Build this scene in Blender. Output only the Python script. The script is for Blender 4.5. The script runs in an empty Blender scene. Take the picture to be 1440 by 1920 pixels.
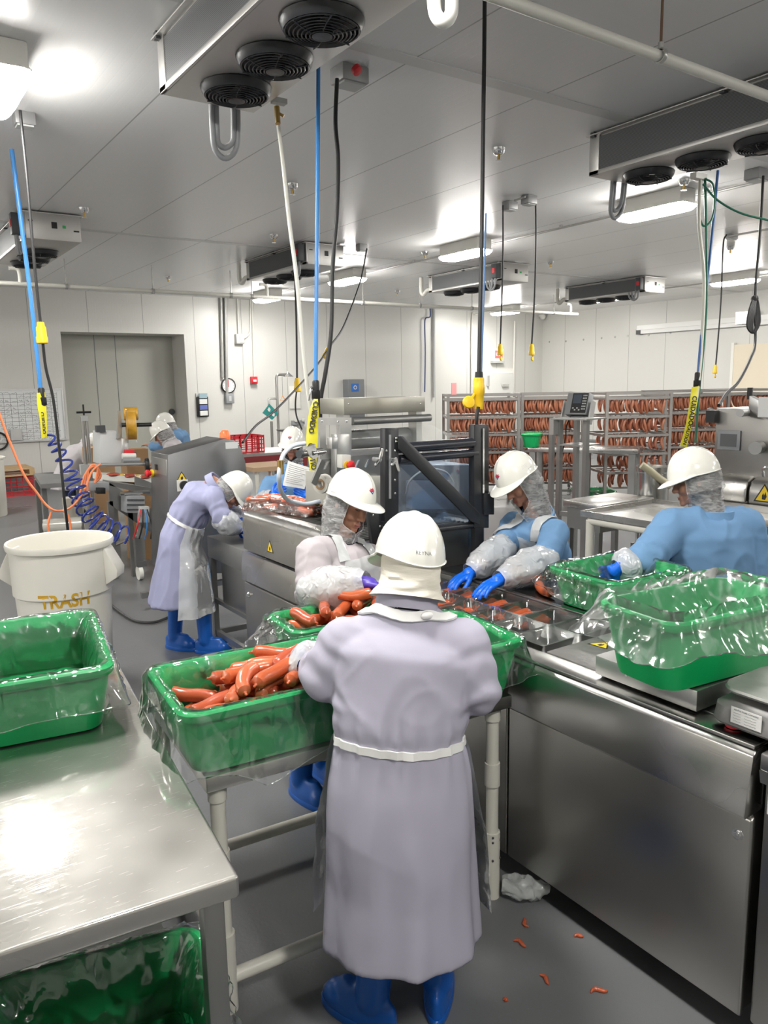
import bpy, bmesh, math, random
import numpy as np
from mathutils import Vector, Matrix, noise
from mathutils.bvhtree import BVHTree
R = random.Random(7)
SC = bpy.context.scene
COL = SC.collection
# ------------------------------------------------------------------ camera
EYE = 1.95
PITCH, ROLL, HEAD, FPX = math.radians(9.4), math.radians(1.0), math.radians(34.5), 1440.0
V = Vector
FW = V((math.sin(HEAD)*math.cos(PITCH), math.cos(HEAD)*math.cos(PITCH), -math.sin(PITCH)))
_r0 = V((math.cos(HEAD), -math.sin(HEAD), 0)); _u0 = _r0.cross(FW)
RT = _r0*math.cos(ROLL) - _u0*math.sin(ROLL)
UP = _u0*math.cos(ROLL) + _r0*math.sin(ROLL)
EYEP = V((0, 0, EYE))
cam = bpy.data.cameras.new('camera'); camo = bpy.data.objects.new('camera', cam); COL.objects.link(camo)
cam.sensor_fit = 'VERTICAL'; cam.sensor_height = 36; cam.lens = 36*FPX/1920
cam.clip_start = 0.05; cam.clip_end = 100
camo.matrix_world = Matrix(((RT.x, UP.x, -FW.x, 0), (RT.y, UP.y, -FW.y, 0), (RT.z, UP.z, -FW.z, EYE), (0, 0, 0, 1)))
SC.camera = camo
# ------------------------------------------------------------------ light and exposure
SC.view_settings.view_transform = 'Standard'; SC.view_settings.look = 'None'
SC.view_settings.gamma = 1; SC.view_settings.use_curve_mapping = False
SC.view_settings.exposure = 0.12
LAMP = 108.0
W = bpy.data.worlds.new('world'); SC.world = W; W.use_nodes = True
W.node_tree.nodes['Background'].inputs[0].default_value = (.7, .75, .8, 1)
W.node_tree.nodes['Background'].inputs[1].default_value = 0.05
SC.cycles.use_denoising = True
SC.cycles.max_bounces = 10; SC.cycles.transparent_max_bounces = 24
SC.cycles.diffuse_bounces = 4; SC.cycles.glossy_bounces = 4; SC.cycles.transmission_bounces = 6
SC.cycles.caustics_reflective = False; SC.cycles.caustics_refractive = False
SC.cycles.sample_clamp_indirect = 6.0

# ------------------------------------------------------------------ survey of the photograph
def ray(px, py): return FW + RT*((px-720)/FPX) + UP*((960-py)/FPX)
def az(px, py, z): r = ray(px, py); return EYEP + r*((z-EYE)/r.z)
def ax(px, py, x): r = ray(px, py); return EYEP + r*(x/r.x)
def ay(px, py, y): r = ray(px, py); return EYEP + r*(y/r.y)
def ad(px, py, d): return EYEP + ray(px, py)*d

# ------------------------------------------------------------------ materials
MATS = {}
def nmat(name):
    m = bpy.data.materials.new(name); m.use_nodes = True; MATS[name] = m
    nt = m.node_tree; return m, nt, nt.nodes['Principled BSDF']
def N(nt, t, **k):
    n = nt.nodes.new(t)
    for a, b in k.items():
        if a.startswith('i_'): n.inputs[int(a[2:])].default_value = b
        else: setattr(n, a, b)
    return n
def mat(name, col, rough=.5, metal=0, bump=0, bscale=20, var=0, vscale=3, stretch=None, coat=0, spec=None, emit=0, sub=0, alpha=1, trans=0):
    m, nt, b = nmat(name); L = nt.links.new
    b.inputs['Base Color'].default_value = (*col, 1); b.inputs['Roughness'].default_value = rough
    b.inputs['Metallic'].default_value = metal
    if spec is not None: b.inputs['Specular IOR Level'].default_value = spec
    if coat: b.inputs['Coat Weight'].default_value = coat; b.inputs['Coat Roughness'].default_value = .12
    if emit: b.inputs['Emission Color'].default_value = (*col, 1); b.inputs['Emission Strength'].default_value = emit
    if sub: b.inputs['Subsurface Weight'].default_value = sub; b.inputs['Subsurface Radius'].default_value = (.01, .004, .002)
    if alpha < 1: b.inputs['Alpha'].default_value = alpha
    if trans: b.inputs['Transmission Weight'].default_value = trans
    if bump or var:
        tc = N(nt, 'ShaderNodeTexCoord'); mp = N(nt, 'ShaderNodeMapping')
        if stretch: mp.inputs['Scale'].default_value = stretch
        L(tc.outputs['Object'], mp.inputs[0])
    if bump:
        nz = N(nt, 'ShaderNodeTexNoise'); nz.inputs['Scale'].default_value = bscale; nz.inputs['Detail'].default_value = 5
        bp = N(nt, 'ShaderNodeBump'); bp.inputs['Strength'].default_value = bump; bp.inputs['Distance'].default_value = .01
        L(mp.outputs[0], nz.inputs['Vector']); L(nz.outputs[0], bp.inputs['Height']); L(bp.outputs[0], b.inputs['Normal'])
    if var:
        nz = N(nt, 'ShaderNodeTexNoise'); nz.inputs['Scale'].default_value = vscale; nz.inputs['Detail'].default_value = 4
        mx = N(nt, 'ShaderNodeMix', data_type='RGBA')
        mx.inputs[6].default_value = (*[c*(1-var) for c in col], 1); mx.inputs[7].default_value = (*[min(1, c*(1+var)) for c in col], 1)
        L(mp.outputs[0], nz.inputs['Vector']); L(nz.outputs[0], mx.inputs[0]); L(mx.outputs[2], b.inputs['Base Color'])
    return m
def panel_mat(name, col, axis, seam, rib, rough=.35, off=0.0):
    """ribbed insulated metal panels: joint line every «seam» metres along «axis», fine ribs every «rib»"""
    m, nt, b = nmat(name); L = nt.links.new
    g = N(nt, 'ShaderNodeNewGeometry'); s = N(nt, 'ShaderNodeSeparateXYZ'); L(g.outputs['Position'], s.inputs[0])
    def M(op, a, bb):
        n = N(nt, 'ShaderNodeMath', operation=op)
        for i, q in enumerate((a, bb)):
            if isinstance(q, (int, float)): n.inputs[i].default_value = q
            else: L(q, n.inputs[i])
        return n.outputs[0]
    c = M('ADD', s.outputs[axis], off)
    f = M('FRACT', M('DIVIDE', c, seam), 0)
    d = M('ABSOLUTE', M('SUBTRACT', f, .5), 0)
    line = M('GREATER_THAN', d, .5-.006/seam)
    ribs = M('ABSOLUTE', M('SUBTRACT', M('FRACT', M('DIVIDE', c, rib), 0), .5), 0)
    ribl = M('GREATER_THAN', ribs, .43)
    h = M('SUBTRACT', M('MULTIPLY', ribl, -.3), line)
    bp = N(nt, 'ShaderNodeBump'); bp.inputs['Strength'].default_value = .5; bp.inputs['Distance'].default_value = .003
    L(h, bp.inputs['Height']); L(bp.outputs[0], b.inputs['Normal'])
    mx = N(nt, 'ShaderNodeMix', data_type='RGBA')
    mx.inputs[6].default_value = (*col, 1); mx.inputs[7].default_value = (*[x*.5 for x in col], 1)
    L(line, mx.inputs[0]); L(mx.outputs[2], b.inputs['Base Color'])
    b.inputs['Roughness'].default_value = rough
    return m
def steel_mat(name, col=(.5, .49, .47), rough=.3, axis='X', scr=.07, metal=1.0, brush=60, smudge=.05):
    """brushed stainless steel with smudges and fine scratches"""
    m, nt, b = nmat(name); L = nt.links.new
    tc = N(nt, 'ShaderNodeTexCoord')
    mp = N(nt, 'ShaderNodeMapping'); sc = {'X': (1, 40, 40), 'Y': (40, 1, 40), 'Z': (40, 40, 1)}[axis]
    mp.inputs['Scale'].default_value = sc; L(tc.outputs['Object'], mp.inputs[0])
    n1 = N(nt, 'ShaderNodeTexNoise'); n1.inputs['Scale'].default_value = brush/20; n1.inputs['Detail'].default_value = 6; L(mp.outputs[0], n1.inputs['Vector'])
    n2 = N(nt, 'ShaderNodeTexNoise'); n2.inputs['Scale'].default_value = 2.5; n2.inputs['Detail'].default_value = 2; L(tc.outputs['Object'], n2.inputs['Vector'])
    a = N(nt, 'ShaderNodeMapRange', interpolation_type='SMOOTHSTEP'); a.inputs[1].default_value = .2; a.inputs[2].default_value = .8
    a.inputs[3].default_value = rough-smudge; a.inputs[4].default_value = rough+smudge
    L(n2.outputs[0], a.inputs[0]); L(a.outputs[0], b.inputs['Roughness'])
    bp = N(nt, 'ShaderNodeBump'); bp.inputs['Strength'].default_value = scr; bp.inputs['Distance'].default_value = .002
    L(n1.outputs[0], bp.inputs['Height']); L(bp.outputs[0], b.inputs['Normal'])
    mx = N(nt, 'ShaderNodeMix', data_type='RGBA')
    mx.inputs[6].default_value = (*[c*.85 for c in col], 1); mx.inputs[7].default_value = (*[c*1.1 for c in col], 1)
    L(n2.outputs[0], mx.inputs[0]); L(mx.outputs[2], b.inputs['Base Color'])
    b.inputs['Metallic'].default_value = metal
    return m
def scratched_mat(name, col, rough):
    """table top steel: many crossing scratches"""
    m, nt, b = nmat(name); L = nt.links.new
    tc = N(nt, 'ShaderNodeTexCoord'); prev = None
    for k, (ang, sx) in enumerate(((.2, 3), (1.1, 4), (2.0, 2.5), (2.7, 5))):
        mp = N(nt, 'ShaderNodeMapping'); mp.inputs['Rotation'].default_value = (0, 0, ang); mp.inputs['Scale'].default_value = (sx*2, 240, 1)
        mp.inputs['Location'].default_value = (k*3.1, k*7.7, 0)
        L(tc.outputs['Object'], mp.inputs[0])
        n = N(nt, 'ShaderNodeTexNoise'); n.inputs['Scale'].default_value = 1.6; n.inputs['Detail'].default_value = 3; n.inputs['Distortion'].default_value = .6; L(mp.outputs[0], n.inputs['Vector'])
        r = N(nt, 'ShaderNodeMapRange'); r.inputs[1].default_value = .64; r.inputs[2].default_value = .74; L(n.outputs[0], r.inputs[0])
        if prev is None: prev = r.outputs[0]
        else:
            q = N(nt, 'ShaderNodeMath', operation='MAXIMUM'); L(prev, q.inputs[0]); L(r.outputs[0], q.inputs[1]); prev = q.outputs[0]
    n2 = N(nt, 'ShaderNodeTexNoise'); n2.inputs['Scale'].default_value = 3; n2.inputs['Detail'].default_value = 2; L(tc.outputs['Object'], n2.inputs['Vector'])
    a = N(nt, 'ShaderNodeMath', operation='MULTIPLY_ADD'); L(n2.outputs[0], a.inputs[0]); a.inputs[1].default_value = .06; a.inputs[2].default_value = rough-.03
    a2 = N(nt, 'ShaderNodeMath', operation='MULTIPLY_ADD'); L(prev, a2.inputs[0]); a2.inputs[1].default_value = .22; L(a.outputs[0], a2.inputs[2])
    L(a2.outputs[0], b.inputs['Roughness'])
    bp = N(nt, 'ShaderNodeBump'); bp.inputs['Strength'].default_value = .01; bp.inputs['Distance'].default_value = .0005
    L(prev, bp.inputs['Height']); L(bp.outputs[0], b.inputs['Normal'])
    b.inputs['Base Color'].default_value = (*col, 1); b.inputs['Metallic'].default_value = 1
    b2 = N(nt, 'ShaderNodeBsdfPrincipled'); b2.inputs['Base Color'].default_value = (*col, 1); b2.inputs['Metallic'].default_value = 1; b2.inputs['Roughness'].default_value = .5
    L(bp.outputs[0], b2.inputs['Normal']); mh = N(nt, 'ShaderNodeMapRange'); mh.inputs[1].default_value = .3; mh.inputs[2].default_value = .75; mh.inputs[3].default_value = .2; mh.inputs[4].default_value = .6; L(n2.outputs[0], mh.inputs[0]); mx = N(nt, 'ShaderNodeMixShader'); L(mh.outputs[0], mx.inputs[0]); L(b.outputs[0], mx.inputs[1]); L(b2.outputs[0], mx.inputs[2]); L(mx.outputs[0], nt.nodes['Material Output'].inputs[0])
    return m
def film_mat(name, col=(.92, .95, .93), white=.12, gloss=.5, bump=.6, bscale=14, rough=.12, wvar=.5, thr=.55, stretch=(1, 1, 1)):
    """thin polythene: see-through, glossy, whitening along its creases"""
    m, nt, b = nmat(name); L = nt.links.new; nt.nodes.remove(b)
    out = nt.nodes['Material Output']
    tr = N(nt, 'ShaderNodeBsdfTransparent'); tr.inputs[0].default_value = (*[min(1, c*1.07) for c in col], 1)
    df = N(nt, 'ShaderNodeBsdfDiffuse'); df.inputs[0].default_value = (*col, 1)
    tl = N(nt, 'ShaderNodeBsdfTranslucent'); tl.inputs[0].default_value = (*col, 1)
    gl = N(nt, 'ShaderNodeBsdfGlossy'); gl.inputs[0].default_value = (1, 1, 1, 1); gl.inputs['Roughness'].default_value = rough
    tc0 = N(nt, 'ShaderNodeTexCoord'); tc = N(nt, 'ShaderNodeMapping'); tc.inputs['Scale'].default_value = stretch; L(tc0.outputs['Object'], tc.inputs[0])
    n1 = N(nt, 'ShaderNodeTexNoise'); n1.inputs['Scale'].default_value = bscale; n1.inputs['Detail'].default_value = 3; n1.inputs['Distortion'].default_value = 1.2; n1.noise_type = 'RIDGED_MULTIFRACTAL'
    L(tc.outputs[0], n1.inputs['Vector'])
    bp = N(nt, 'ShaderNodeBump'); bp.inputs['Strength'].default_value = bump; bp.inputs['Distance'].default_value = .01; L(n1.outputs[0], bp.inputs['Height'])
    for s in (df, gl): L(bp.outputs[0], s.inputs['Normal'])
    n2 = N(nt, 'ShaderNodeTexNoise'); n2.inputs['Scale'].default_value = bscale*.7; n2.inputs['Detail'].default_value = 6; n2.inputs['Distortion'].default_value = 2.0
    L(tc.outputs[0], n2.inputs['Vector'])
    mr = N(nt, 'ShaderNodeMapRange'); mr.inputs[1].default_value = thr; mr.inputs[2].default_value = thr+.17; mr.inputs[3].default_value = white; mr.inputs[4].default_value = min(1, white+wvar)
    L(n2.outputs[0], mr.inputs[0])
    ds = N(nt, 'ShaderNodeMixShader'); ds.inputs[0].default_value = .4; L(df.outputs[0], ds.inputs[1]); L(tl.outputs[0], ds.inputs[2])
    mx = N(nt, 'ShaderNodeMixShader'); L(mr.outputs[0], mx.inputs[0]); L(tr.outputs[0], mx.inputs[1]); L(ds.outputs[0], mx.inputs[2])
    fr = N(nt, 'ShaderNodeFresnel'); fr.inputs[0].default_value = 1.45; L(bp.outputs[0], fr.inputs['Normal'])
    ma = N(nt, 'ShaderNodeMath', operation='MULTIPLY_ADD'); L(fr.outputs[0], ma.inputs[0]); ma.inputs[1].default_value = gloss*1.2; ma.inputs[2].default_value = gloss*.06; ma.use_clamp = True
    m2 = N(nt, 'ShaderNodeMixShader'); L(ma.outputs[0], m2.inputs[0]); L(mx.outputs[0], m2.inputs[1]); L(gl.outputs[0], m2.inputs[2])
    L(m2.outputs[0], out.inputs[0])
    return m

def gauze_mat(name, col, op, streak=.25, scale=22, stretch=(1, 1, 3)):
    """thin spun net: part see-through, with soft pale creases"""
    m, nt, b = nmat(name); L = nt.links.new; nt.nodes.remove(b); out = nt.nodes['Material Output']
    tr = N(nt, 'ShaderNodeBsdfTransparent'); df = N(nt, 'ShaderNodeBsdfDiffuse'); df.inputs[0].default_value = (*col, 1)
    tc = N(nt, 'ShaderNodeTexCoord'); mp = N(nt, 'ShaderNodeMapping'); mp.inputs['Scale'].default_value = stretch; L(tc.outputs['Object'], mp.inputs[0])
    n1 = N(nt, 'ShaderNodeTexNoise'); n1.inputs['Scale'].default_value = scale; n1.inputs['Detail'].default_value = 3; n1.inputs['Distortion'].default_value = 1.5; L(mp.outputs[0], n1.inputs['Vector'])
    mr = N(nt, 'ShaderNodeMapRange'); mr.inputs[1].default_value = .35; mr.inputs[2].default_value = .8; mr.inputs[3].default_value = op-streak*.4; mr.inputs[4].default_value = op+streak; L(n1.outputs[0], mr.inputs[0])
    bp = N(nt, 'ShaderNodeBump'); bp.inputs['Strength'].default_value = .4; bp.inputs['Distance'].default_value = .01; L(n1.outputs[0], bp.inputs['Height']); L(bp.outputs[0], df.inputs['Normal'])
    mx = N(nt, 'ShaderNodeMixShader'); L(mr.outputs[0], mx.inputs[0]); L(tr.outputs[0], mx.inputs[1]); L(df.outputs[0], mx.inputs[2]); L(mx.outputs[0], out.inputs[0])
    return m
# ------------------------------------------------------------------ mesh collector
class MB:
    def __init__(s): s.v = []; s.f = []; s.mi = []; s.cur = 0
    def add(s, vs, fs):
        o = len(s.v); s.v += [V(p) for p in vs]; s.f += [tuple(i+o for i in f) for f in fs]; s.mi += [s.cur]*len(fs); return s
    def box(s, a, b, M=None):
        (x0, y0, z0), (x1, y1, z1) = a, b
        p = [V(q) for q in ((x0, y0, z0), (x1, y0, z0), (x1, y1, z0), (x0, y1, z0), (x0, y0, z1), (x1, y0, z1), (x1, y1, z1), (x0, y1, z1))]
        if M is not None: p = [M @ q for q in p]
        return s.add(p, [(0, 3, 2, 1), (4, 5, 6, 7), (0, 1, 5, 4), (1, 2, 6, 5), (2, 3, 7, 6), (3, 0, 4, 7)])
    def cbox(s, c, size, M=None):
        c = V(c); h = V(size)/2; Mt = Matrix.Translation(c)
        if M is not None: Mt = Mt @ M.to_4x4()
        return s.box(-h, h, Mt)
    def prism(s, poly, ext):
        """poly: list of 3-D points, ext: extrusion vector"""
        n = len(poly); e = V(ext); p = [V(q) for q in poly]
        return s.add(p+[q+e for q in p], [tuple(range(n))[::-1], tuple(range(n, 2*n))]+[(i, (i+1) % n, (i+1) % n+n, i+n) for i in range(n)])
    def tube(s, pts, r, n=10, cap=True, closed=False):
        pts = [V(p) for p in pts]; m = len(pts); rr = r if isinstance(r, (list, tuple)) else [r]*m
        t0 = (pts[1]-pts[0]).normalized(); a = t0.orthogonal().normalized(); rings = []; vs = []
        for i in range(m):
            if closed: t = (pts[(i+1) % m]-pts[i-1]).normalized()
            else: t = (pts[min(i+1, m-1)]-pts[max(i-1, 0)]).normalized()
            a = (a-t*a.dot(t)).normalized(); b = t.cross(a)
            vs += [pts[i]+(a*math.cos(k*2*math.pi/n)+b*math.sin(k*2*math.pi/n))*rr[i] for k in range(n)]
        fs = []
        for i in range(m if closed else m-1):
            j = (i+1) % m
            for k in range(n): fs.append((i*n+k, i*n+(k+1) % n, j*n+(k+1) % n, j*n+k))
        if cap and not closed: fs += [tuple(range(n))[::-1], tuple(range((m-1)*n, m*n))]
        return s.add(vs, fs)
    def rings(s, rings, cap=(True, True), wrap=True):
        n = len(rings[0]); vs = [p for r in rings for p in r]; fs = []
        for i in range(len(rings)-1):
            for k in range(n if wrap else n-1): fs.append((i*n+k, i*n+(k+1) % n, (i+1)*n+(k+1) % n, (i+1)*n+k))
        if cap[0]: fs.append(tuple(range(n))[::-1])
        if cap[1]: fs.append(tuple(range((len(rings)-1)*n, len(rings)*n)))
        return s.add(vs, fs)
    def lathe(s, prof, c, axis=(0, 0, 1), n=24, cap=(False, False), arc=2*math.pi):
        ax = V(axis).normalized(); a = ax.orthogonal().normalized(); b = ax.cross(a); c = V(c)
        return s.rings([[c+ax*h+(a*math.cos(k*arc/n)+b*math.sin(k*arc/n))*r for k in range(n)] for r, h in prof], cap)
    def cyl(s, p, q, r, n=14, r2=None):
        return s.tube([p, q], [r, r if r2 is None else r2], n)
    def ell(s, c, rad, M=None, n=16, m=10):
        c = V(c); vs = []; fs = []
        for i in range(1, m):
            th = math.pi*i/m
            for k in range(n):
                p = V((rad[0]*math.sin(th)*math.cos(2*math.pi*k/n), rad[1]*math.sin(th)*math.sin(2*math.pi*k/n), rad[2]*math.cos(th)))
                vs.append(c+(M @ p if M is not None else p))
        t = V((0, 0, rad[2])); vs += [c+(M @ t if M is not None else t), c-(M @ t if M is not None else t)]
        for i in range(m-2):
            for k in range(n): fs.append((i*n+k, (i+1)*n+k, (i+1)*n+(k+1) % n, i*n+(k+1) % n))
        T, B = len(vs)-2, len(vs)-1
        for k in range(n): fs.append((T, k, (k+1) % n)); fs.append((B, (m-2)*n+(k+1) % n, (m-2)*n+k))
        return s.add(vs, fs)
    def capsule(s, a, b, ra, rb, n=14, h=4):
        a, b = V(a), V(b); d = b-a; L = d.length
        if L < 1e-6: return s.ell(a, (ra,)*3, n=n)
        t = d/L; pts = []; rs = []
        for i in range(h+1): th = math.pi/2*i/h; pts.append(a-t*ra*math.cos(th)); rs.append(max(ra*math.sin(th), .02*ra))
        for i in range(h+1): th = math.pi/2*i/h; pts.append(b+t*rb*math.sin(th)); rs.append(max(rb*math.cos(th), .02*rb))
        return s.tube(pts, rs, n)
    def quad(s, a, b, c, d): return s.add([a, b, c, d], [(0, 1, 2, 3)])
    def mesh(s, name, mats, bev=0, smooth=True, seg=2):
        me = bpy.data.meshes.new(name); me.from_pydata([tuple(p) for p in s.v], [], s.f)
        for m in (mats if isinstance(mats, (list, tuple)) else [mats]): me.materials.append(m)
        if any(s.mi): me.polygons.foreach_set('material_index', s.mi)
        bm = bmesh.new(); bm.from_mesh(me)
        bmesh.ops.recalc_face_normals(bm, faces=bm.faces)
        if bev:
            ed = [e for e in bm.edges if len(e.link_faces) == 2 and e.calc_face_angle(0) > .6]
            bmesh.ops.bevel(bm, geom=ed, offset=bev, segments=seg, affect='EDGES', profile=.5, clamp_overlap=True)
        for e in bm.edges:
            if len(e.link_faces) == 2 and e.calc_face_angle(0) > .7: e.smooth = False
        for f in bm.faces: f.smooth = smooth
        bm.to_mesh(me); bm.free(); return me
    def build(s, name, mats, parent=None, bev=0, smooth=True, seg=2, loc=None):
        return link(name, s.mesh(name, mats, bev, smooth, seg), parent, loc)
def root_of(o):
    while o.parent: o = o.parent
    return o
def link(name, me, parent=None, loc=None):
    """me is in world coordinates; a part is moved into its thing's frame, a top-level mesh gets its origin at its base"""
    o = bpy.data.objects.new(name, me); COL.objects.link(o)
    if parent is not None:
        q = V((0, 0, 0)); p = parent
        while p: q += p.location; p = p.parent
        me.transform(Matrix.Translation(-q)); o.parent = parent
    else:
        n = len(me.vertices); a = np.empty(n*3); me.vertices.foreach_get('co', a); a = a.reshape(-1, 3)
        if loc is None: loc = V(((a[:, 0].min()+a[:, 0].max())/2, (a[:, 1].min()+a[:, 1].max())/2, a[:, 2].min()))
        me.transform(Matrix.Translation(-V(loc))); o.location = loc
    return o
def thing(name, label, cat, loc, group=None):
    o = bpy.data.objects.new(name, None); COL.objects.link(o); o.location = loc; o.empty_display_size = .1
    return tag(o, label, cat, group)
def tag(o, label, cat, group=None, kind=None):
    o['label'] = label; o['category'] = cat
    if group: o['group'] = group
    if kind: o['kind'] = kind
    return o
def struct(name, mb, m, bev=0, smooth=False):
    o = mb.build(name, m, bev=bev, smooth=smooth); o['kind'] = 'structure'; return o
def dup(root, delta, label=None, group=None):
    r = root.copy(); COL.objects.link(r); r.location = root.location+V(delta)
    if label: r['label'] = label
    if group: r['group'] = group
    for ch in list(root.children):
        c = ch.copy(); COL.objects.link(c); c.parent = r
        for g in list(ch.children):
            d = g.copy(); COL.objects.link(d); d.parent = c
    return r
def rotz(a): return Matrix.Rotation(a, 4, 'Z')
def frame(o, x, z):
    """matrix with origin o, X axis x, Z axis as near z as may be"""
    x = V(x).normalized(); z = V(z); z = (z-x*z.dot(x)).normalized(); y = z.cross(x)
    return Matrix(((x.x, y.x, z.x, o[0]), (x.y, y.y, z.y, o[1]), (x.z, y.z, z.z, o[2]), (0, 0, 0, 1)))
def spline(pts, n=8):
    """Catmull-Rom through pts"""
    p = [V(q) for q in pts]; p = [p[0]*2-p[1]]+p+[p[-1]*2-p[-2]]; out = []
    for i in range(1, len(p)-2):
        a, b, c, d = p[i-1:i+3]
        for k in range(n):
            t = k/n
            out.append(.5*((2*b)+(c-a)*t+(2*a-5*b+4*c-d)*t*t+(3*b-a-3*c+d)*t**3))
    out.append(p[-2]); return out
def text_mesh(body, size, extrude=0.0004, align='CENTER', bold=0):
    c = bpy.data.curves.new('lettering', 'FONT'); c.body = body; c.size = size; c.extrude = extrude; c.align_x = align; c.align_y = 'CENTER'; c.resolution_u = 3; c.offset = bold
    o = bpy.data.objects.new('lettering', c); COL.objects.link(o)
    me = bpy.data.meshes.new_from_object(o.evaluated_get(bpy.context.evaluated_depsgraph_get()))
    bpy.data.objects.remove(o); bpy.data.curves.remove(c); return me
def text(name, body, size, o, x, up, m, parent, extrude=.0004, align='CENTER', bold=0):
    """lettering lying in the plane of x and up, centred at o"""
    me = text_mesh(body, size, extrude, align, bold); x = V(x).normalized(); y = V(up); y = (y-x*y.dot(x)).normalized(); z = x.cross(y)
    me.transform(Matrix(((x.x, y.x, z.x, o[0]), (x.y, y.y, z.y, o[1]), (x.z, y.z, z.z, o[2]), (0, 0, 0, 1))))
    me.materials.clear(); me.materials.append(m)
    return link(name, me, parent)
def nz3(p, s, seed=0): return noise.noise_vector(V((p[0]*s+seed, p[1]*s-seed*.7, p[2]*s+seed*1.3)))

# palette
steel = steel_mat('stainless', (.46, .45, .43), .33, 'X')
steelZ = steel_mat('stainless_panel', (.40, .39, .37), .34, 'Z', brush=30)
steelY = steel_mat('stainless_top', (.55, .54, .52), .28, 'Y')
tabletop_m = scratched_mat('scratched_stainless', (.56, .545, .51), .075)
dsteel = steel_mat('dull_steel', (.36, .36, .35), .42, 'Z')
chrome = mat('chrome', (.8, .8, .8), .12, 1)
galv = mat('galvanised_casing', (.55, .54, .52), .42, .75, var=.06, vscale=5)
alu = mat('aluminium', (.62, .62, .61), .35, .9)
black = mat('black_rubber', (.012, .012, .013), .5)
blackg = mat('black_powdercoat', (.016, .017, .02), .35)
dgrey = mat('dark_grey_plastic', (.06, .063, .068), .5)
grey = mat('grey_plastic', (.28, .29, .3), .45)
lgrey = mat('light_grey_plastic', (.5, .51, .5), .45)
white = mat('white_plastic', (.78, .77, .72), .32)
pvc = mat('white_pvc_pipe', (.74, .72, .64), .38, bump=.05, bscale=30)
pipew = mat('painted_white_pipe', (.70, .69, .63), .4)
yellow = mat('yellow_plastic', (.85, .55, .02), .35)
red = mat('red_plastic', (.62, .02, .03), .35)
orange = mat('orange_hose', (.85, .25, .1), .45)
blueh = mat('blue_hose', (.05, .25, .62), .35)
navy = mat('navy_coil_hose', (.02, .04, .25), .25, coat=.5)
greenh = mat('green_hose', (.02, .16, .1), .4)
whiteh = mat('cream_hose', (.75, .74, .66), .35)
tape = mat('caution_tape', (.82, .74, .03), .35, var=.1, vscale=20)
ink = mat('black_ink', (.02, .02, .02), .6)
greyink = mat('grey_ink', (.2, .2, .2), .6)
paper = mat('white_paper', (.75, .75, .73), .7)
brass = mat('brass', (.5, .34, .12), .35, 1)
lampm = mat('lamp_lens', (1, .975, .93), .3, emit=LAMP)
# ================================================================== the room
XL, XR, YF, YB, CZ = -6.5, 17.68, -5.0, 17.0, 3.97
floor_m, nt, b = nmat('grey_epoxy_floor')
tc = N(nt, 'ShaderNodeTexCoord'); L = nt.links.new
n1 = N(nt, 'ShaderNodeTexNoise'); n1.inputs['Scale'].default_value = 1.3; n1.inputs['Detail'].default_value = 3; L(tc.outputs['Object'], n1.inputs['Vector'])
n2 = N(nt, 'ShaderNodeTexNoise'); n2.inputs['Scale'].default_value = 85; n2.inputs['Detail'].default_value = 2; L(tc.outputs['Object'], n2.inputs['Vector'])
n3 = N(nt, 'ShaderNodeTexVoronoi'); n3.inputs['Scale'].default_value = 45; L(tc.outputs['Object'], n3.inputs['Vector'])
mx = N(nt, 'ShaderNodeMix', data_type='RGBA'); mx.inputs[6].default_value = (.12, .123, .128, 1); mx.inputs[7].default_value = (.17, .173, .178, 1); L(n1.outputs[0], mx.inputs[0])
gt = N(nt, 'ShaderNodeMath', operation='LESS_THAN'); gt.inputs[1].default_value = .03; L(n3.outputs[0], gt.inputs[0])
n4 = N(nt, 'ShaderNodeTexNoise'); n4.inputs['Scale'].default_value = 2.2; L(tc.outputs['Object'], n4.inputs['Vector'])
g2 = N(nt, 'ShaderNodeMath', operation='GREATER_THAN'); g2.inputs[1].default_value = .56; L(n4.outputs[0], g2.inputs[0])
g3 = N(nt, 'ShaderNodeMath', operation='MULTIPLY'); L(gt.outputs[0], g3.inputs[0]); L(g2.outputs[0], g3.inputs[1])
m3 = N(nt, 'ShaderNodeMix', data_type='RGBA'); m3.inputs[7].default_value = (.5, .48, .45, 1); L(mx.outputs[2], m3.inputs[6]); L(g3.outputs[0], m3.inputs[0]); L(m3.outputs[2], b.inputs['Base Color'])
mr = N(nt, 'ShaderNodeMapRange'); mr.inputs[3].default_value = .24; mr.inputs[4].default_value = .34; L(n1.outputs[0], mr.inputs[0]); L(mr.outputs[0], b.inputs['Roughness'])
bp = N(nt, 'ShaderNodeBump'); bp.inputs['Strength'].default_value = .16; bp.inputs['Distance'].default_value = .004; L(n2.outputs[0], bp.inputs['Height']); L(bp.outputs[0], b.inputs['Normal'])

wallm = panel_mat('white_wall_panel_x', (.64, .633, .60), 0, 1.15, .052, off=.31)
wallmy = panel_mat('white_wall_panel_y', (.64, .633, .60), 1, 1.15, .052)
ceilm = panel_mat('white_ceiling_panel', (.86, .86, .85), 0, 1.15, .075, rough=.3, off=.29)
struct('floor', MB().box((XL, YF, -.1), (XR, YB+1.2, 0)), floor_m)
struct('ceiling', MB().box((XL, YF, CZ), (XR, YB+1, CZ+.1)), ceilm)
DX0, DX1, DZ = 3.73, 6.34, 3.14
w = MB(); w.box((XL, YB, 0), (DX0, YB+.9, CZ)).box((DX1, YB, 0), (XR+.2, YB+.9, CZ)).box((DX0, YB, DZ), (DX1, YB+.9, CZ))
struct('wall_back', w, wallm)
struct('wall_right', MB().box((XR, YF, 0), (XR+.2, YB, CZ)), wallmy)
struct('wall_left', MB().box((XL-.2, YF, 0), (XL, YB, CZ)), wallmy)
struct('wall_front', MB().box((XL, YF-.2, 0), (XR, YF, CZ)), wallm)
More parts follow.
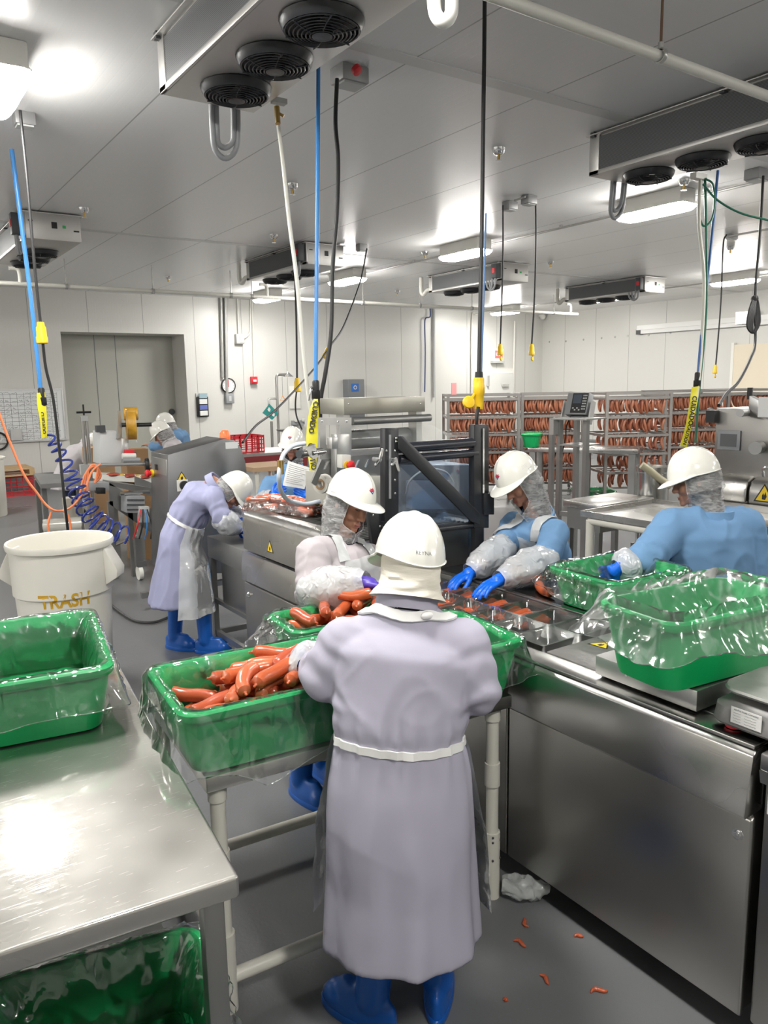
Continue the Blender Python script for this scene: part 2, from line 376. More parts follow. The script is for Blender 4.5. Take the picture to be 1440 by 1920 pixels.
kerbm = mat('grey_floor_coving', (.13, .135, .14), .35)
struct('baseboard_back', MB().prism([(XL, YB, 0), (XL, YB-.16, 0), (XL, YB-.1, .24), (XL, YB, .28)], (DX0-XL, 0, 0)).prism([(DX1, YB, 0), (DX1, YB-.16, 0), (DX1, YB-.1, .24), (DX1, YB, .28)], (XR-DX1, 0, 0)), kerbm)
struct('baseboard_right', MB().prism([(XR, YF, 0), (XR-.16, YF, 0), (XR-.1, YF, .24), (XR, YF, .28)], (0, YB-.2-YF, 0)), kerbm)
# big recessed sliding door in the back wall
doorm = mat('grey_green_door_skin', (.42, .42, .37), .45)
d = struct('door_1', MB().box((DX0, YB+.8, 0), (DX1, YB+.88, DZ)), doorm)
MB().box((DX0+.85, YB+.795, 0), (DX0+.862, YB+.8, DZ)).box((DX0+1.3, YB+.795, 0), (DX0+1.312, YB+.8, DZ)).build('panel_joint', kerbm, d)
p = ad(322, 772, 1); p = ay(322, 772, YB+.79); MB().lathe([(.0, -.03), (.07, -.03), (.07, 0), (.0, 0)], p, (0, 1, 0), 16).build('bumper_knob', dgrey, d)
# pale sliding door and its track on the right wall
d2 = struct('door_2', MB().box((XR-.1, 8.0, 0), (XR-.02, ax(1378, 640, XR).y, 2.75)), mat('cream_door_skin', (.72, .64, .5), .4))
MB().box((XR-.11, ax(1378, 640, XR).y-.05, 0), (XR-.015, ax(1378, 640, XR).y+.02, 2.8)).build('door_edge', white, d2)
a = ax(1195, 618, XR-.1); bq = ax(1440, 593, XR-.1)
tr_ = thing('sliding_door_track', 'long pale horizontal door track high on right wall', 'track', (XR-.08, (a.y+7)/2, a.z-.15))
MB().box((XR-.12, 7.5, a.z-.12), (XR-.0, a.y, a.z+.1)).box((XR-.14, 7.5, a.z-.02), (XR, a.y, a.z+.01)).build('rail', mat('pale_rail', (.78, .78, .76), .3), tr_)
MB().box((XR-.13, a.y-.12, a.z-.13), (XR-.001, a.y+.02, a.z+.0)).build('end_stop', dgrey, tr_)
q = ax(1392, 600, XR-.1); MB().box((XR-.22, q.y-.3, q.z-.1), (XR-.1, q.y+.1, q.z+.18)).build('trolley', alu, tr_)
# small cooler door at the far end of back wall
c0, c1 = ay(905, 699, YB-.05), ay(960, 735, YB-.05)
d3 = struct('door_3', MB().box((c0.x, YB-.1, 0), (c1.x, YB-.002, c0.z)), mat('white_cooler_door', (.72, .72, .69), .35), bev=.01)
MB().box((c0.x-.12, YB-.06, 0), (c0.x, YB-.001, c0.z+.12)).box((c1.x, YB-.06, 0), (c1.x+.1, YB-.001, c0.z+.12)).box((c0.x, YB-.06, c0.z), (c1.x, YB-.001, c0.z+.12)).build('door_frame', white, d3)
q = ay(915, 711, YB-.12); MB().box((q.x-.03, YB-.16, q.z-.2), (q.x+.03, YB-.1, q.z+.1)).build('hinge', chrome, d3)
q = ay(948, 723, YB-.12); MB().box((q.x-.14, YB-.16, q.z-.03), (q.x+.1, YB-.1, q.z+.04)).build('latch', chrome, d3)
# joint covers across the ceiling
for k, y in enumerate((-2.2, 4.2, 10.6)):
    struct('trim_%d' % (k+1), MB().box((XL, y-.06, CZ-.006), (XR, y+.06, CZ)), mat('ceiling_joint_cover_%d' % k, (.68, .68, .66), .35))
wboard_m = mat('whiteboard_skin', (.74, .76, .76), .25)

# ================================================================== ceiling lights
def lamp(x, y, label):
    t = thing('ceiling_light', label, 'light', (x, y, 3.78), 'vapour-tight ceiling lights')
    Lh, Wh = .44, .16
    MB().box((x-Wh*.86, y-Lh*.95, 3.815), (x+Wh*.86, y+Lh*.95, CZ)).build('housing', white, t, bev=.012)
    m = MB(); n = 22; s = []
    for (sx, sy, z) in ((.84, .93, 3.822), (1.04, 1.03, 3.818), (1.04, 1.03, 3.806), (1.03, 1.02, 3.804), (1.02, 1.0, 3.785), (.86, .93, 3.755), (.6, .85, 3.748)):
        r = []
        for k in range(40):
            th = 2*math.pi*k/40; c, q = math.cos(th), math.sin(th); w = 1+.015*(k % 2)
            r.append((x+Wh*sx*w*math.copysign(abs(c)**.3, c), y+Lh*sy*w*math.copysign(abs(q)**.3, q), z))
        s.append(r)
    MB().rings(s[:3], (False, False)).build('bezel', white, t); m.rings(s[2:], (False, True)); m.build('lens', lampm, t, smooth=False)
    return t
LP = [(.95, 5.6, 'bright ceiling light at the top left edge, nearest on the left'),
      (7.6, 5.65, 'ceiling light under the right hand cooler, largest on the right'),
      (7.6, 8.87, 'ceiling light beside the thick central black cord'),
      (7.6, 12.1, 'ceiling light right of the blue hose, above the conduit line'),
      (7.6, 15.3, 'ceiling light nearest the back wall, left of the white hose'),
      (14.7, 15.5, 'small ceiling light low beside the corner camera'),
      (14.4, 8.8, 'ceiling light at the right edge near the right wall')]
for x, y, l in LP: lamp(x, y, l)
for x, y in ((.95, 2.35), (.95, -1.0), (7.6, 2.4), (7.6, -.9), (14.4, 5.5), (14.4, 2.2), (14.5, 12.1), (-5.2, 5.5), (-5.2, 9), (-5.2, 2.3), (-5.2, 12.2), (.95, 12.2), (7.6, -4)):
    lamp(x, y, 'ceiling light of the same row, out of the picture')
# conduits on the ceiling
def pipe(name, label, cat, pts, r, m, grp=None, n=10, clips=None, cm=None):
    t = thing(name, label, cat, pts[0], grp)
    MB().tube(pts, r, n).build('pipe_run', m, t)
    if clips:
        for c in clips: MB().cbox(c, (.035, .035, .036)).build('pipe_clip', cm or alu, t)
    return t
galvp = mat('grey_conduit', (.42, .42, .4), .4, .6)
pipe('conduit', 'thin grey conduit running along the ceiling between the lights', 'conduit', [(7.9, -4, 3.93), (7.9, 16.6, 3.93)], .014, galvp, clips=[(7.9, y, 3.95) for y in (2.5, 4.6, 7.3, 10.5, 13.7)])
pipe('conduit', 'thin grey conduit crossing the ceiling towards the right wall', 'conduit', [(10.45, 6.5, 3.93), (10.45, -3, 3.93)], .014, galvp, clips=[(10.45, y, 3.95) for y in (5.2, 3.4)])
pipe('conduit', 'thin conduit on ceiling joining the far row of lights', 'conduit', [(15.0, 16.7, 3.93), (15.0, 3, 3.93)], .014, galvp, clips=[(15.0, 13, 3.95)])
# long pipe before the back wall, hung on rods
py_, pz_ = 13.0, 3.55
bp_ = thing('sprinkler_main_pipe', 'long pale pipe hung on rods in front of back wall', 'pipe', (6, py_, pz_))
MB().tube([(XL+.3, py_, pz_), (14.7, py_, pz_)], .033, 12).build('pipe_run', pipew, bp_)
for px in (125, 287, 433, 472, 680, 787, 885, 1039):
    x = ay(px, 546, py_).x
    MB().cyl((x, py_, pz_), (x, py_, CZ), .009, 8).build('hanger_rod', galvp, bp_)
    MB().lathe([(.036, -.02), (.044, -.02), (.044, .02), (.036, .02)], (x, py_, pz_), (1, 0, 0), 12).build('clamp', galvp, bp_)
for px, py in ((35, 500), (500, 540), (1070, 570)):
    x = ay(px, py, py_).x
    MB().tube(spline([(x, py_, pz_), (x, py_, pz_+.17), (x-.04, py_, pz_+.22), (x-.14, py_, pz_+.22)], 4), .03, 10).build('branch', pipew, bp_)
# near pipe at the top right
fp = thing('ceiling_water_pipe', 'thick cream pipe hung on a rod across top right', 'pipe', (4, 2.6, 3.55))
MB().tube([(1.6, 2.62, 3.55), (9, 2.66, 3.55)], .028, 16).build('pipe_run', pipew, fp)
hx = az(1241, 103, 3.55).x
MB().cyl((hx, 2.62, 3.57), (hx, 2.62, CZ), .007, 8).build('hanger_rod', mat('rusty_rod', (.2, .12, .08), .6, .5), fp)
MB().lathe([(.03, -.012), (.036, -.012), (.036, .012), (.03, .012)], (hx, 2.62, 3.55), (1, 0, 0), 16).build('clamp', galvp, fp)
MB().cyl((hx, 2.62, 3.577), (hx, 2.62, 3.61), .014, 10).build('rod_nut', galvp, fp)
# U trap at the top
q = [ad(a_, b_, 2.7) for a_, b_ in ((812, -60), (814, 10), (820, 32), (832, 40), (844, 30), (847, 8), (845, -60))]
tag(MB().tube(spline(q, 6), .024, 14).build('drain_trap', mat('white_insulated_pipe', (.78, .77, .73), .4)), 'white U shaped drain trap cut off by top edge', 'pipe')

# ================================================================== evaporator coolers
finm, nt, b = nmat('coil_fins')
tc = N(nt, 'ShaderNodeTexCoord'); wv = N(nt, 'ShaderNodeTexWave'); wv.bands_direction = 'Z'; wv.inputs['Scale'].default_value = 34
L = nt.links.new; L(tc.outputs['Object'], wv.inputs['Vector']); cr = N(nt, 'ShaderNodeMix', data_type='RGBA'); cr.inputs[6].default_value = (.045, .047, .05, 1); cr.inputs[7].default_value = (.17, .175, .18, 1)
L(wv.outputs[0], cr.inputs[0]); L(cr.outputs[2], b.inputs['Base Color']); b.inputs['Roughness'].default_value = .5; b.inputs['Metallic'].default_value = .4
sticker_g = mat('green_sticker', (.03, .45, .12), .5)
def fan(m, c, r):
    m.cur = 0; m.lathe([(r*1.02, 0), (r*1.05, -.008), (r*1.0, -.035), (r*.94, -.052), (r*.9, -.05), (r*.93, -.03), (r*.93, .0)], c, (0, 0, 1), 28)
    for k in range(8):
        rr = r*(.9-.1*k); z = -.053-.022*math.sin(k/7*math.pi/2)
        m.tube([(c[0]+rr*math.cos(t*2*math.pi/28), c[1]+rr*math.sin(t*2*math.pi/28), c[2]+z) for t in range(28)], .004, 5, closed=True)
    for k in range(6):
        a = k*math.pi/3; m.tube([(c[0]+r*u*math.cos(a+.25*u), c[1]+r*u*math.sin(a+.25*u), c[2]-.076+.022*max(0, u-.2)) for u in (.05, .35, .65, .93)], .004, 5)
    m.lathe([(.0, -.08), (.05, -.078), (.055, -.04), (0, -.04)], c, (0, 0, 1), 14)
    for k in range(5):
        a = k*2*math.pi/5; mm = Matrix.Translation(V(c)+V((0, 0, -.025))) @ rotz(a) @ Matrix.Rotation(.5, 4, 'X')
        m.box((.05, -.045, -.003), (r*.88, .05, .003), mm)
def cooler(x0, y0, y1, label, ends='near', wx=.62, loops='near', zb=3.66, drain=True):
    t = thing('evaporator_cooler', label, 'cooler', (x0+wx/2, (y0+y1)/2, zb-.1), 'ceiling evaporator coolers')
    x1 = x0+wx; Lh = y1-y0
    m = MB(); m.box((x0+.02, y0, zb), (x1, y1, 3.95)).box((x0, y0, zb), (x0+.02, y1, zb+.035)).box((x0, y1-.1, zb), (x0+.02, y1, 3.95)).box((x0, y0, zb), (x0+.02, y0+.12, 3.95))
    m.box((x0-.03, y0-.02, 3.945), (x1+.03, y1+.02, 3.956)).build('casing', galv, t, bev=.004)
    cl = MB().box((x0+.006, y0+.12, zb+.035), (x0+.024, y1-.1, 3.93)).build('coil', finm, t)
    for k in range(3):
        fr = MB(); fan(fr, (x0+wx/2+.03, y1-.34-.49*k, zb), .195); fr.build('fan', blackg, t)
    for yy in (y0+.05, (y0+y1)/2, y1-.05):
        MB().box((x0-.028, yy-.02, 3.93), (x0+.02, yy+.02, CZ)).build('hanger_bracket', dgrey, t)
    yl = y0+.05 if loops == 'near' else y1+.0
    sg = -1 if loops == 'near' else 1
    for k in range(2):
        xx = x0+.22+k*.0; o = .07*k
        if loops == 'near':
            pts = [(x0-.05-.0, y0+.1+o, 3.93), (x0-.06, y0+.1+o, zb+.02), (x0-.05, y0+.13+o, zb-.1), (x0-.02, y0+.24, zb-.14+o*.3), (x0-.0, y0+.36-o, zb-.07), (x0+.0, y0+.38-o, zb+.03)]
        else:
            pts = [(x0+.33+o*.4, y1+.02, zb+.05), (x0+.33+o*.4, y1+.03, zb-.12), (x0+.35+o*.3, y1+.05, zb-.24+o*.6), (x0+.42, y1+.06, zb-.28+o*.9), (x0+.49-o*.3, y1+.05, zb-.22+o*.6), (x0+.50-o*.4, y1+.03, zb-.1), (x0+.5-o*.4, y1+.02, zb+.05)]
        MB().tube(spline(pts, 6), .018, 10).build('coolant_hose', grey, t)
    if ends == 'near':
        MB().box((x0+.3, y0-.006, 3.79), (x0+.36, y0, 3.86)).build('vent_plate', black, t)
        MB().box((x0+.42, y0-.006, 3.8), (x0+.455, y0, 3.83)).build('green_sticker', sticker_g, t)
        MB().box((x0+.05, y0-.006, 3.85), (x0+.1, y0, 3.862)).build('slot', black, t); MB().box((x0+.54, y0-.006, 3.77), (x0+.6, y0, 3.785)).build('slot', black, t)
        bx = MB().box((x0-.12, y0+.02, zb+.04), (x0-.01, y0+.14, 3.93)).build('isolator_box', dgrey, t, bev=.008)
        MB().box((x0-.128, y0+.045, zb+.12), (x0-.12, y0+.11, zb+.2)).build('switch', red, bx)
    if drain:
        MB().tube(spline([(x0+.06, y1+.02, zb+.06), (x0+.02, y1+.08, zb+.05), (x0-.02, y1+.14, zb-.02), (x0-.04, y1+.18, zb+.05), (x0-.04, y1+.18, 3.96)], 5), .04, 12).build('drain_pipe', pipew, t)
    return t
cooler(1.7, 2.3, 4.72, 'large steel ceiling cooler at top centre with three fans', ends='far', loops='far', drain=False, wx=.6, zb=3.655)
cooler(5.3, 2.2, 4.6, 'dark finned ceiling cooler at upper right edge', ends='far', loops='far', drain=False, zb=3.64)
cooler(1.84, 9.75, 11.9, 'ceiling cooler at left edge above the blue hose')
cooler(5.55, 9.9, 11.9, 'ceiling cooler behind the blue and white hoses, centre left')
cooler(9.3, 9.9, 11.9, 'ceiling cooler behind the pair of thin yellow plug cords')
cooler(13.05, 9.85, 11.9, 'ceiling cooler farthest right, over the sausage racks')
# ================================================================== steel tables
def E2(a): return V((math.cos(a), math.sin(a), 0)), V((-math.sin(a), math.cos(a), 0))
# near left table
T1Z = .88
t1 = thing('work_table', 'large scratched stainless table in the left foreground', 'table', (.2, 2.2, 0))
a1 = math.radians(-6.3); ex, ey = E2(a1); c1 = V((.603, 1.47, 0))
def P1_(u, v, z): return c1+ex*u+ey*v+V((0, 0, z))
M1 = Matrix.Translation(c1) @ rotz(a1)
MB().box((-1.05, 0, T1Z-.055), (0, 1.75, T1Z), M1).build('table_top', tabletop_m, t1, bev=.009, seg=3)
for u, v in ((-.055, .045), (-.055, 1.68), (-1.0, .045), (-1.0, 1.68)):
    MB().box((u-.024, v-.024, 0), (u+.024, v+.024, T1Z-.05), M1).build('leg', dsteel, t1, bev=.004)
MB().box((-1.03, .04, .2), (-.03, 1.7, .225), M1).build('undershelf', dsteel, t1, bev=.004)
for v in (.3, 1.2): MB().box((-1.0, v, T1Z-.1), (-.04, v+.05, T1Z-.055), M1).build('cross_brace', dsteel, t1)
# table on white pipe legs
T2Z = .82
t2 = thing('pipe_leg_table', 'steel table on white pipe legs carrying the sausage tubs', 'table', (1.3, 2.4, 0))
a2 = math.radians(-4.5); c2 = V((.744, 2.03, 0)); M2 = Matrix.Translation(c2) @ rotz(a2); LX, LY = 1.15, .75
MB().prism([M2 @ V(q) for q in ((0, 0, T2Z-.05), (LX, 0, T2Z-.05), (LX-.04, LY, T2Z-.05), (0, LY, T2Z-.05))], (0, 0, .05)).build('table_top', steel_mat('table_edge_steel', (.5, .49, .46), .3, 'X'), t2, bev=.006)
def T2(u, v, z): return M2 @ V((u, v, z))
lr = .0235
for u, v in ((.045, .045), (LX-.055, .045), (.045, LY-.05), (LX-.09, LY-.05)):
    lg = MB().cyl(T2(u, v, 0), T2(u, v, T2Z-.05), lr, 16).build('leg', pvc, t2)
    for z0, z1, r in ((0, .2, .03), (.2, .27, .031), (.46, .55, .029), (T2Z-.1, T2Z-.05, .029)):
        MB().cyl(T2(u, v, z0), T2(u, v, z1), r, 16).build('pipe_fitting', pvc, lg)
    if v < .1 and u > 1:
        for z, aa in ((.165, -2.2), (.165, -.9), (.24, -2.2), (.26, -2.2), (.24, -.9)):
            q = T2(u, v, z)+V((math.cos(aa)*.03, math.sin(aa)*.03, 0)); MB().ell(q, (.005,)*3, n=8, m=6).build('bolt_head', dgrey, lg)
for u, u2 in ((.045, .045), (LX-.055, LX-.09)): MB().cyl(T2(u, .05, .2), T2(u2, LY-.05, .2), lr, 14).build('side_rail', pvc, t2)
for v, z in ((.05, .105), (LY-.05, .13)): MB().cyl(T2(.045, v, z), T2(LX-.05, v, z), lr, 14).build('cross_rail', pvc, t2)

# ================================================================== green tubs and their liners
tubm = mat('green_tub_plastic', (.003, .40, .11), .38, bump=.08, bscale=60, var=.12, vscale=7)
filmm = film_mat('clear_liner_film', white=.02, wvar=.25, thr=.60, gloss=1.0, bump=.9, bscale=15, rough=.09, stretch=(1, 1, .4))
def rrect(hx, hy, r, z, k=7):
    o = []; r = min(r, hx, hy)
    for (sx, sy, a0) in ((1, 1, 0), (-1, 1, math.pi/2), (-1, -1, math.pi), (1, -1, 1.5*math.pi)):
        for i in range(k):
            a = a0+math.pi/2*i/(k-1); o.append(V((sx*(hx-r)+r*math.cos(a), sy*(hy-r)+r*math.sin(a), z)))
    return o
def even(P_, n):
    """n points spaced evenly along the closed outline P_"""
    m = len(P_); s = [0]
    for i in range(m): s.append(s[-1]+(P_[(i+1) % m]-P_[i]).length)
    o = []; i = 0
    for k in range(n):
        t = s[-1]*k/n
        while s[i+1] < t: i += 1
        o.append(P_[i].lerp(P_[(i+1) % m], (t-s[i])/max(1e-9, s[i+1]-s[i])))
    return o
def tub(x, y, z, rot, lx, ly, h, label, mt=None):
    hx, hy = lx/2, ly/2; tp = .042
    rings = [rrect(hx-tp-.02, hy-tp-.02, .05, 0), rrect(hx-tp-.004, hy-tp-.004, .06, .004), rrect(hx-tp, hy-tp, .06, .018), rrect(hx-.014, hy-.014, .06, h-.03), rrect(hx-.004, hy-.004, .062, h-.03),
             rrect(hx, hy, .065, h-.024), rrect(hx, hy, .065, h-.006), rrect(hx-.006, hy-.006, .062, h), rrect(hx-.016, hy-.016, .058, h), rrect(hx-.021, hy-.021, .055, h-.006), rrect(hx-tp-.007, hy-tp-.007, .055, .016), rrect(hx-tp-.02, hy-tp-.02, .05, .008)]
    M = Matrix.Translation((x, y, z)) @ rotz(rot)
    m = MB().rings([[M @ p for p in r] for r in rings])
    return tag(m.build('green_tub', mt or tubm, loc=(x, y, z)), label, 'tub', 'green plastic tubs')
def liner(x, y, z, rot, lx, ly, h, label, drop=.12, flare=.02, seed=0, rag=.014, m=None, amp=.006, floor=True, tips=(), name='tub_liner', slump=0, lift=0):
    """bag film: up the inside wall, over the rim, down the outside to a ragged hem; slump lets the inner film stand off the wall"""
    hx, hy = lx/2, ly/2; tp = .042; n = 150; M = Matrix.Translation((x, y, z)) @ rotz(rot); rings = []
    prof = []
    if floor:
        for f in (.15, .5, .8): prof.append(((hx-tp-.02)*f, (hy-tp-.02)*f, .014, 0))
    ni, no = 12, 14
    for i in range(ni): t = i/(ni-1); d = -(tp+.016)*(1-t)-.03*t-slump*math.sin(math.pi*t); prof.append((hx+d, hy+d, .016+(h-.018)*t, 0))
    prof += [(hx-.022, hy-.022, h+.004+lift*.6, 0), (hx-.008, hy-.008, h+.008+lift, 0), (hx+.005, hy+.005, h+.003+lift*.5, 0)]
    for i in range(no): t = (i+1)/no; prof.append((hx+.008+flare*t**1.3-.02*t*(1-t), hy+.008+flare*t**1.3-.02*t*(1-t), h, t))
    for (a, b, zz, t) in prof:
        r = []
        for j, p in enumerate(even(rrect(max(a, .01), max(b, .01), .055, zz, 9), n)):
            th = 2*math.pi*j/n
            d = drop*(1+.35*noise.noise(V((math.cos(th)*1.7, math.sin(th)*1.7, seed)))+rag/drop*noise.noise(V((math.cos(th)*3.5, math.sin(th)*3.5, seed+5))))
            for (ta, td) in tips: d += td*max(0, 1-abs((th-ta+math.pi) % (2*math.pi)-math.pi)/.6)**2
            d = min(d, z and h*1.2 or d)
            if t > 0: p.z -= d*t
            q = V((p.x, p.y, 0)).normalized()
            fold = .5+.5*noise.noise(V((math.cos(th)*9+p.z*3, math.sin(th)*9, seed*2+p.z*5)))
            w = nz3((p.x, p.y, p.z), 16, seed); w2 = nz3((p.x, p.y, p.z), 45, seed+9)
            if t > 0: p += q*(abs(w.x)*amp*1.6+fold*amp*2.4*t+abs(w2.x)*amp*.5)
            else: p -= q*(abs(w.x)*amp*1.6+abs(w2.y)*amp*.6)*(1 if zz > .02 else 0); p.z += (abs(w.z)*amp*.9 if zz >= h else w.z*amp*.3)
            if zz < .02: p.z = max(p.z, .012)
            r.append(M @ p)
        rings.append(r)
    mm = MB().rings(rings, (False, False)); mm.tube(rings[-1], .0016, 5, closed=True)
    o = mm.build(name, m or filmm, loc=(x, y, z))
    return tag(o, label, 'liner', 'clear bag liners')
TUBS = {}
def tub_set(key, x, y, z, rot, lx, ly, h, lab, llab, **k):
    z += .0015; TUBS[key] = (x, y, z, rot, lx, ly, h); tub(x, y, z, rot, lx, ly, h, lab)
    if llab: liner(x, y, z, rot, lx, ly, h, llab, **k)
tub_set(1, .43, 2.76, T1Z, math.radians(-9), .46, .72, .215, 'empty green tub on the near left stainless table', 'clear film lining the empty tub on left table', seed=1, drop=.12, flare=.025, tips=((6.1, .05), (4.9, .04)), slump=.02)
tub_set(2, 1.035, 2.215, T2Z, math.radians(-5), .68, .47, .21, 'green tub full of sausages left of the nearest worker', 'clear film over the sausage tub left of nearest worker', seed=2, drop=.17, flare=.03, tips=((3.9, .06),), amp=.007)
tub_set(3, 1.57, 2.615, T2Z, math.radians(-6), .54, .32, .21, 'green tub of sausages below the folded sleeve of the second worker', 'bunched clear film on the tub behind the sausage tub', seed=3, drop=.14, flare=.05, amp=.014)
tub_set(4, 1.755, 2.16, T2Z, math.radians(-5), .42, .46, .21, 'green tub at table end, right of the nearest worker', 'clear film on tub right of the nearest worker', seed=4, drop=.14, flare=.03)
tub_set(6, 2.17, 1.385, 1.03, math.radians(-7), .60, .33, .23, 'green tub standing on the platform scale at right', 'loose clear film around the tub on the platform scale', seed=6, drop=.10, flare=.05, amp=.009, slump=.06, lift=.025, m=film_mat('milky_liner_film', white=.06, wvar=.3, thr=.58, gloss=.8, bump=.9, bscale=12, rough=.12, stretch=(1, 1, .4)))
tub_set(7, 2.76, 2.17, .957, math.radians(-3), .5, .42, .17, 'green tub on far side of machine at blue worker hands', 'clear film in the tub at the right hand blue worker', seed=7, drop=.1, flare=.03, amp=.012, slump=.05)
tub_set(5, .345, 1.765, .225, math.radians(-12), .56, .44, .235, 'green tub on the shelf beneath the near left table', 'crumpled clear film in the tub beneath the table', seed=5, drop=.08, flare=.004, amp=.016, slump=.03)

# ================================================================== the packing machine
mf = thing('packing_machine', 'long stainless packing machine running diagonally away from right foreground', 'machine', (2.4, 2.6, 0))
X0, X1 = 1.95, 2.93
MB().box((X0+.02, 1.06, .107), (X1, 3.2, .74)).build('lower_cabinet', steelZ, mf, bev=.004)
def front_panel(y0, y1, name='front_panel'):
    o = MB().prism([(X0+.02, y0, .105), (X0+.005, y0, .105), (X0, y0, .115), (X0, y0, .73), (X0+.02, y0, .74)], (0, y1-y0, 0)).build(name, steelZ, mf, bev=.008, seg=3); return o
pn = front_panel(1.05, 2.02); front_panel(2.03, 3.18)
kl = V((X0, 1.09, .672)); MB().lathe([(0, -.008), (.01, -.008), (.011, -.002), (.017, -.002), (.018, 0), (.0, 0)], kl, (1, 0, 0), 18).lathe([(0, -.011), (.004, -.011), (.004, -.008)], kl, (1, 0, 0), 8).build('quarter_turn_lock', chrome, pn)
def apron_cover(y0, y1, zt=.935, x=X0, name='slanted_cover'):
    return MB().prism([(x+.06, y0, .745), (x-.03, y0, .742), (x-.034, y0, .752), (x-.006, y0, zt-.012), (x+.006, y0, zt), (x+.06, y0, zt)], (0, y1-y0, 0)).build(name, steelY, mf, bev=.004)
apron_cover(1.055, 2.0); apron_cover(2.0, 3.19)
MB().box((X0+.03, 1.06, .74), (X1, 3.2, .87)).build('bed', dsteel, mf)
# deck: plates around the pocket bay
MB().box((X0+.005, 1.06, .937), (X0+.1, 3.2, .95)).build('edge_strip', steelY, mf, bev=.003)
MB().box((X0+.105, 1.06, .935), (X1, 1.62, .951)).build('deck_plate', dsteel, mf, bev=.002)
wp = MB().box((X0+.105, 1.63, .935), (2.49, 1.93, .953)).build('worn_cover_plate', mat('worn_grey_plate', (.42, .41, .4), .38, .8, bump=.25, bscale=45, var=.25, vscale=16), mf, bev=.002)
MB().box((2.50, 1.2, .93), (2.53, 3.2, .965)).build('film_guide_rail', steelY, mf, bev=.003)
MB().box((2.555, 1.63, .93), (X1, 3.2, .957)).build('far_counter', steel_mat('dark_counter', (.2, .2, .2), .22, 'Y'), mf, bev=.003)
MB().box((X1-.02, 1.06, .107), (X1, 3.2, .95)).build('rear_panel', steelZ, mf)
for y in (1.3, 2.1, 3.0, 3.9):
    for x in (2.2, 2.8):
        MB().lathe([(.045, 0), (.045, .012), (.018, .02), (.018, .11)], (x, y, 0), n=14).build('foot', dsteel, mf)
warnm = mat('warning_yellow', (.85, .6, .03), .45)
def warn(c, x, up, s, parent, m=warnm):
    """yellow warning triangle with black edge and hand mark"""
    x = V(x).normalized(); up = V(up).normalized(); nrm = x.cross(up)*.0006; c = V(c)
    def T(k, o): return [c+o+up*(s*.58*k), c+o-x*(s*.5*k)-up*(s*.29*k), c+o+x*(s*.5*k)-up*(s*.29*k)]
    o = MB().prism(T(1, nrm*.2), nrm*.4).build('warning_sign', ink, parent)
    MB().prism(T(.8, nrm*.6), nrm*.4).build('yellow_field', m, o)
    MB().prism([c+nrm+up*(s*q)+x*(s*p) for p, q in ((-.1, -.16), (.06, -.18), (.12, -.02), (.05, .2), (.0, .02), (-.04, .14), (-.1, .02))], nrm*.4).build('black_symbol', ink, o)
    return o
q = az(1127, 1209, .954); warn(q, (.1, -1, 0), (1, .1, 0), .09, mf)
# raised sealing section at the far end
MB().prism([(X0, 3.2, .745), (X0-.004, 3.2, .93), (X0+.02, 3.2, .93), (X0+.02, 3.2, .745)], (0, 1.22, 0)).build('seam_rail', steelY, mf, bev=.003)
MB().box((X0+.02, 3.2, .107), (X1, 4.42, .93)).build('lower_cabinet', steelZ, mf, bev=.004)
lp = MB().prism([(X0+.02, 3.21, .105), (X0, 3.21, .115), (X0, 3.21, .73), (X0+.02, 3.21, .74)], (0, 1.21, 0)).build('front_panel', steelZ, mf, bev=.006)
MB().lathe([(0, -.012), (.012, -.012), (.016, -.003), (.018, 0), (.0, 0)], (X0, 4.36, .66), (1, 0, 0), 14).build('quarter_turn_lock', chrome, lp)
MB().prism([(X0+.04, 3.22, .76), (X0-.022, 3.22, .755), (X0-.004, 3.22, .925), (X0+.04, 3.22, .93)], (0, 1.2, 0)).build('slanted_cover', steelY, mf, bev=.004)
sh = [(X0+.005, .945), (X0, .95), (X0, 1.13)]+[(X0+.06-.06*math.cos(a), 1.13+.06*math.sin(a)) for a in (.4, .8, 1.2, 1.57)]+[(X0+.12, 1.19), (X0+.12, .945)]
MB().prism([(x, 3.25, z) for x, z in sh], (0, 1.15, 0)).build('rounded_cover', steelY, mf)
sh2 = [(X1, .945), (X1, 1.13), (X1-.03, 1.18), (X1-.12, 1.19), (X1-.12, .945)]
MB().prism([(x, 3.25, z) for x, z in sh2], (0, 1.15, 0)).build('rounded_cover', steelY, mf)
MB().box((X0+.12, 3.25, .94), (X1-.12, 4.40, 1.155)).build('belt_bed', dsteel, mf)
bl = MB()
bl.box((X0+.13, 3.27, 1.156), (X1-.13, 4.4, 1.163))
bl.build('conveyor_belt', mat('dark_belt', (.05, .05, .05), .3, .5, bump=.3, bscale=40), mf)
rods = MB()
for k in range(30): rods.cur = 0; rods.cyl((X0+.13, 3.3+k*.037, 1.166), (X1-.13, 3.3+k*.037, 1.166), .005, 6)
o = rods.build('belt_rods', dsteel, mf)
MB().prism([(X0+.002, 4.38, 1.05), (X0+.1, 4.38, 1.19), (X0+.12, 4.46, 1.22), (X0+.01, 4.46, 1.1)], (.03, 0, 0)).build('corner_guard', steelY, mf)
q = ax(506, 1028, X0-.001); warn(q, (0, -1, 0), (0, 0, 1), .085, mf)
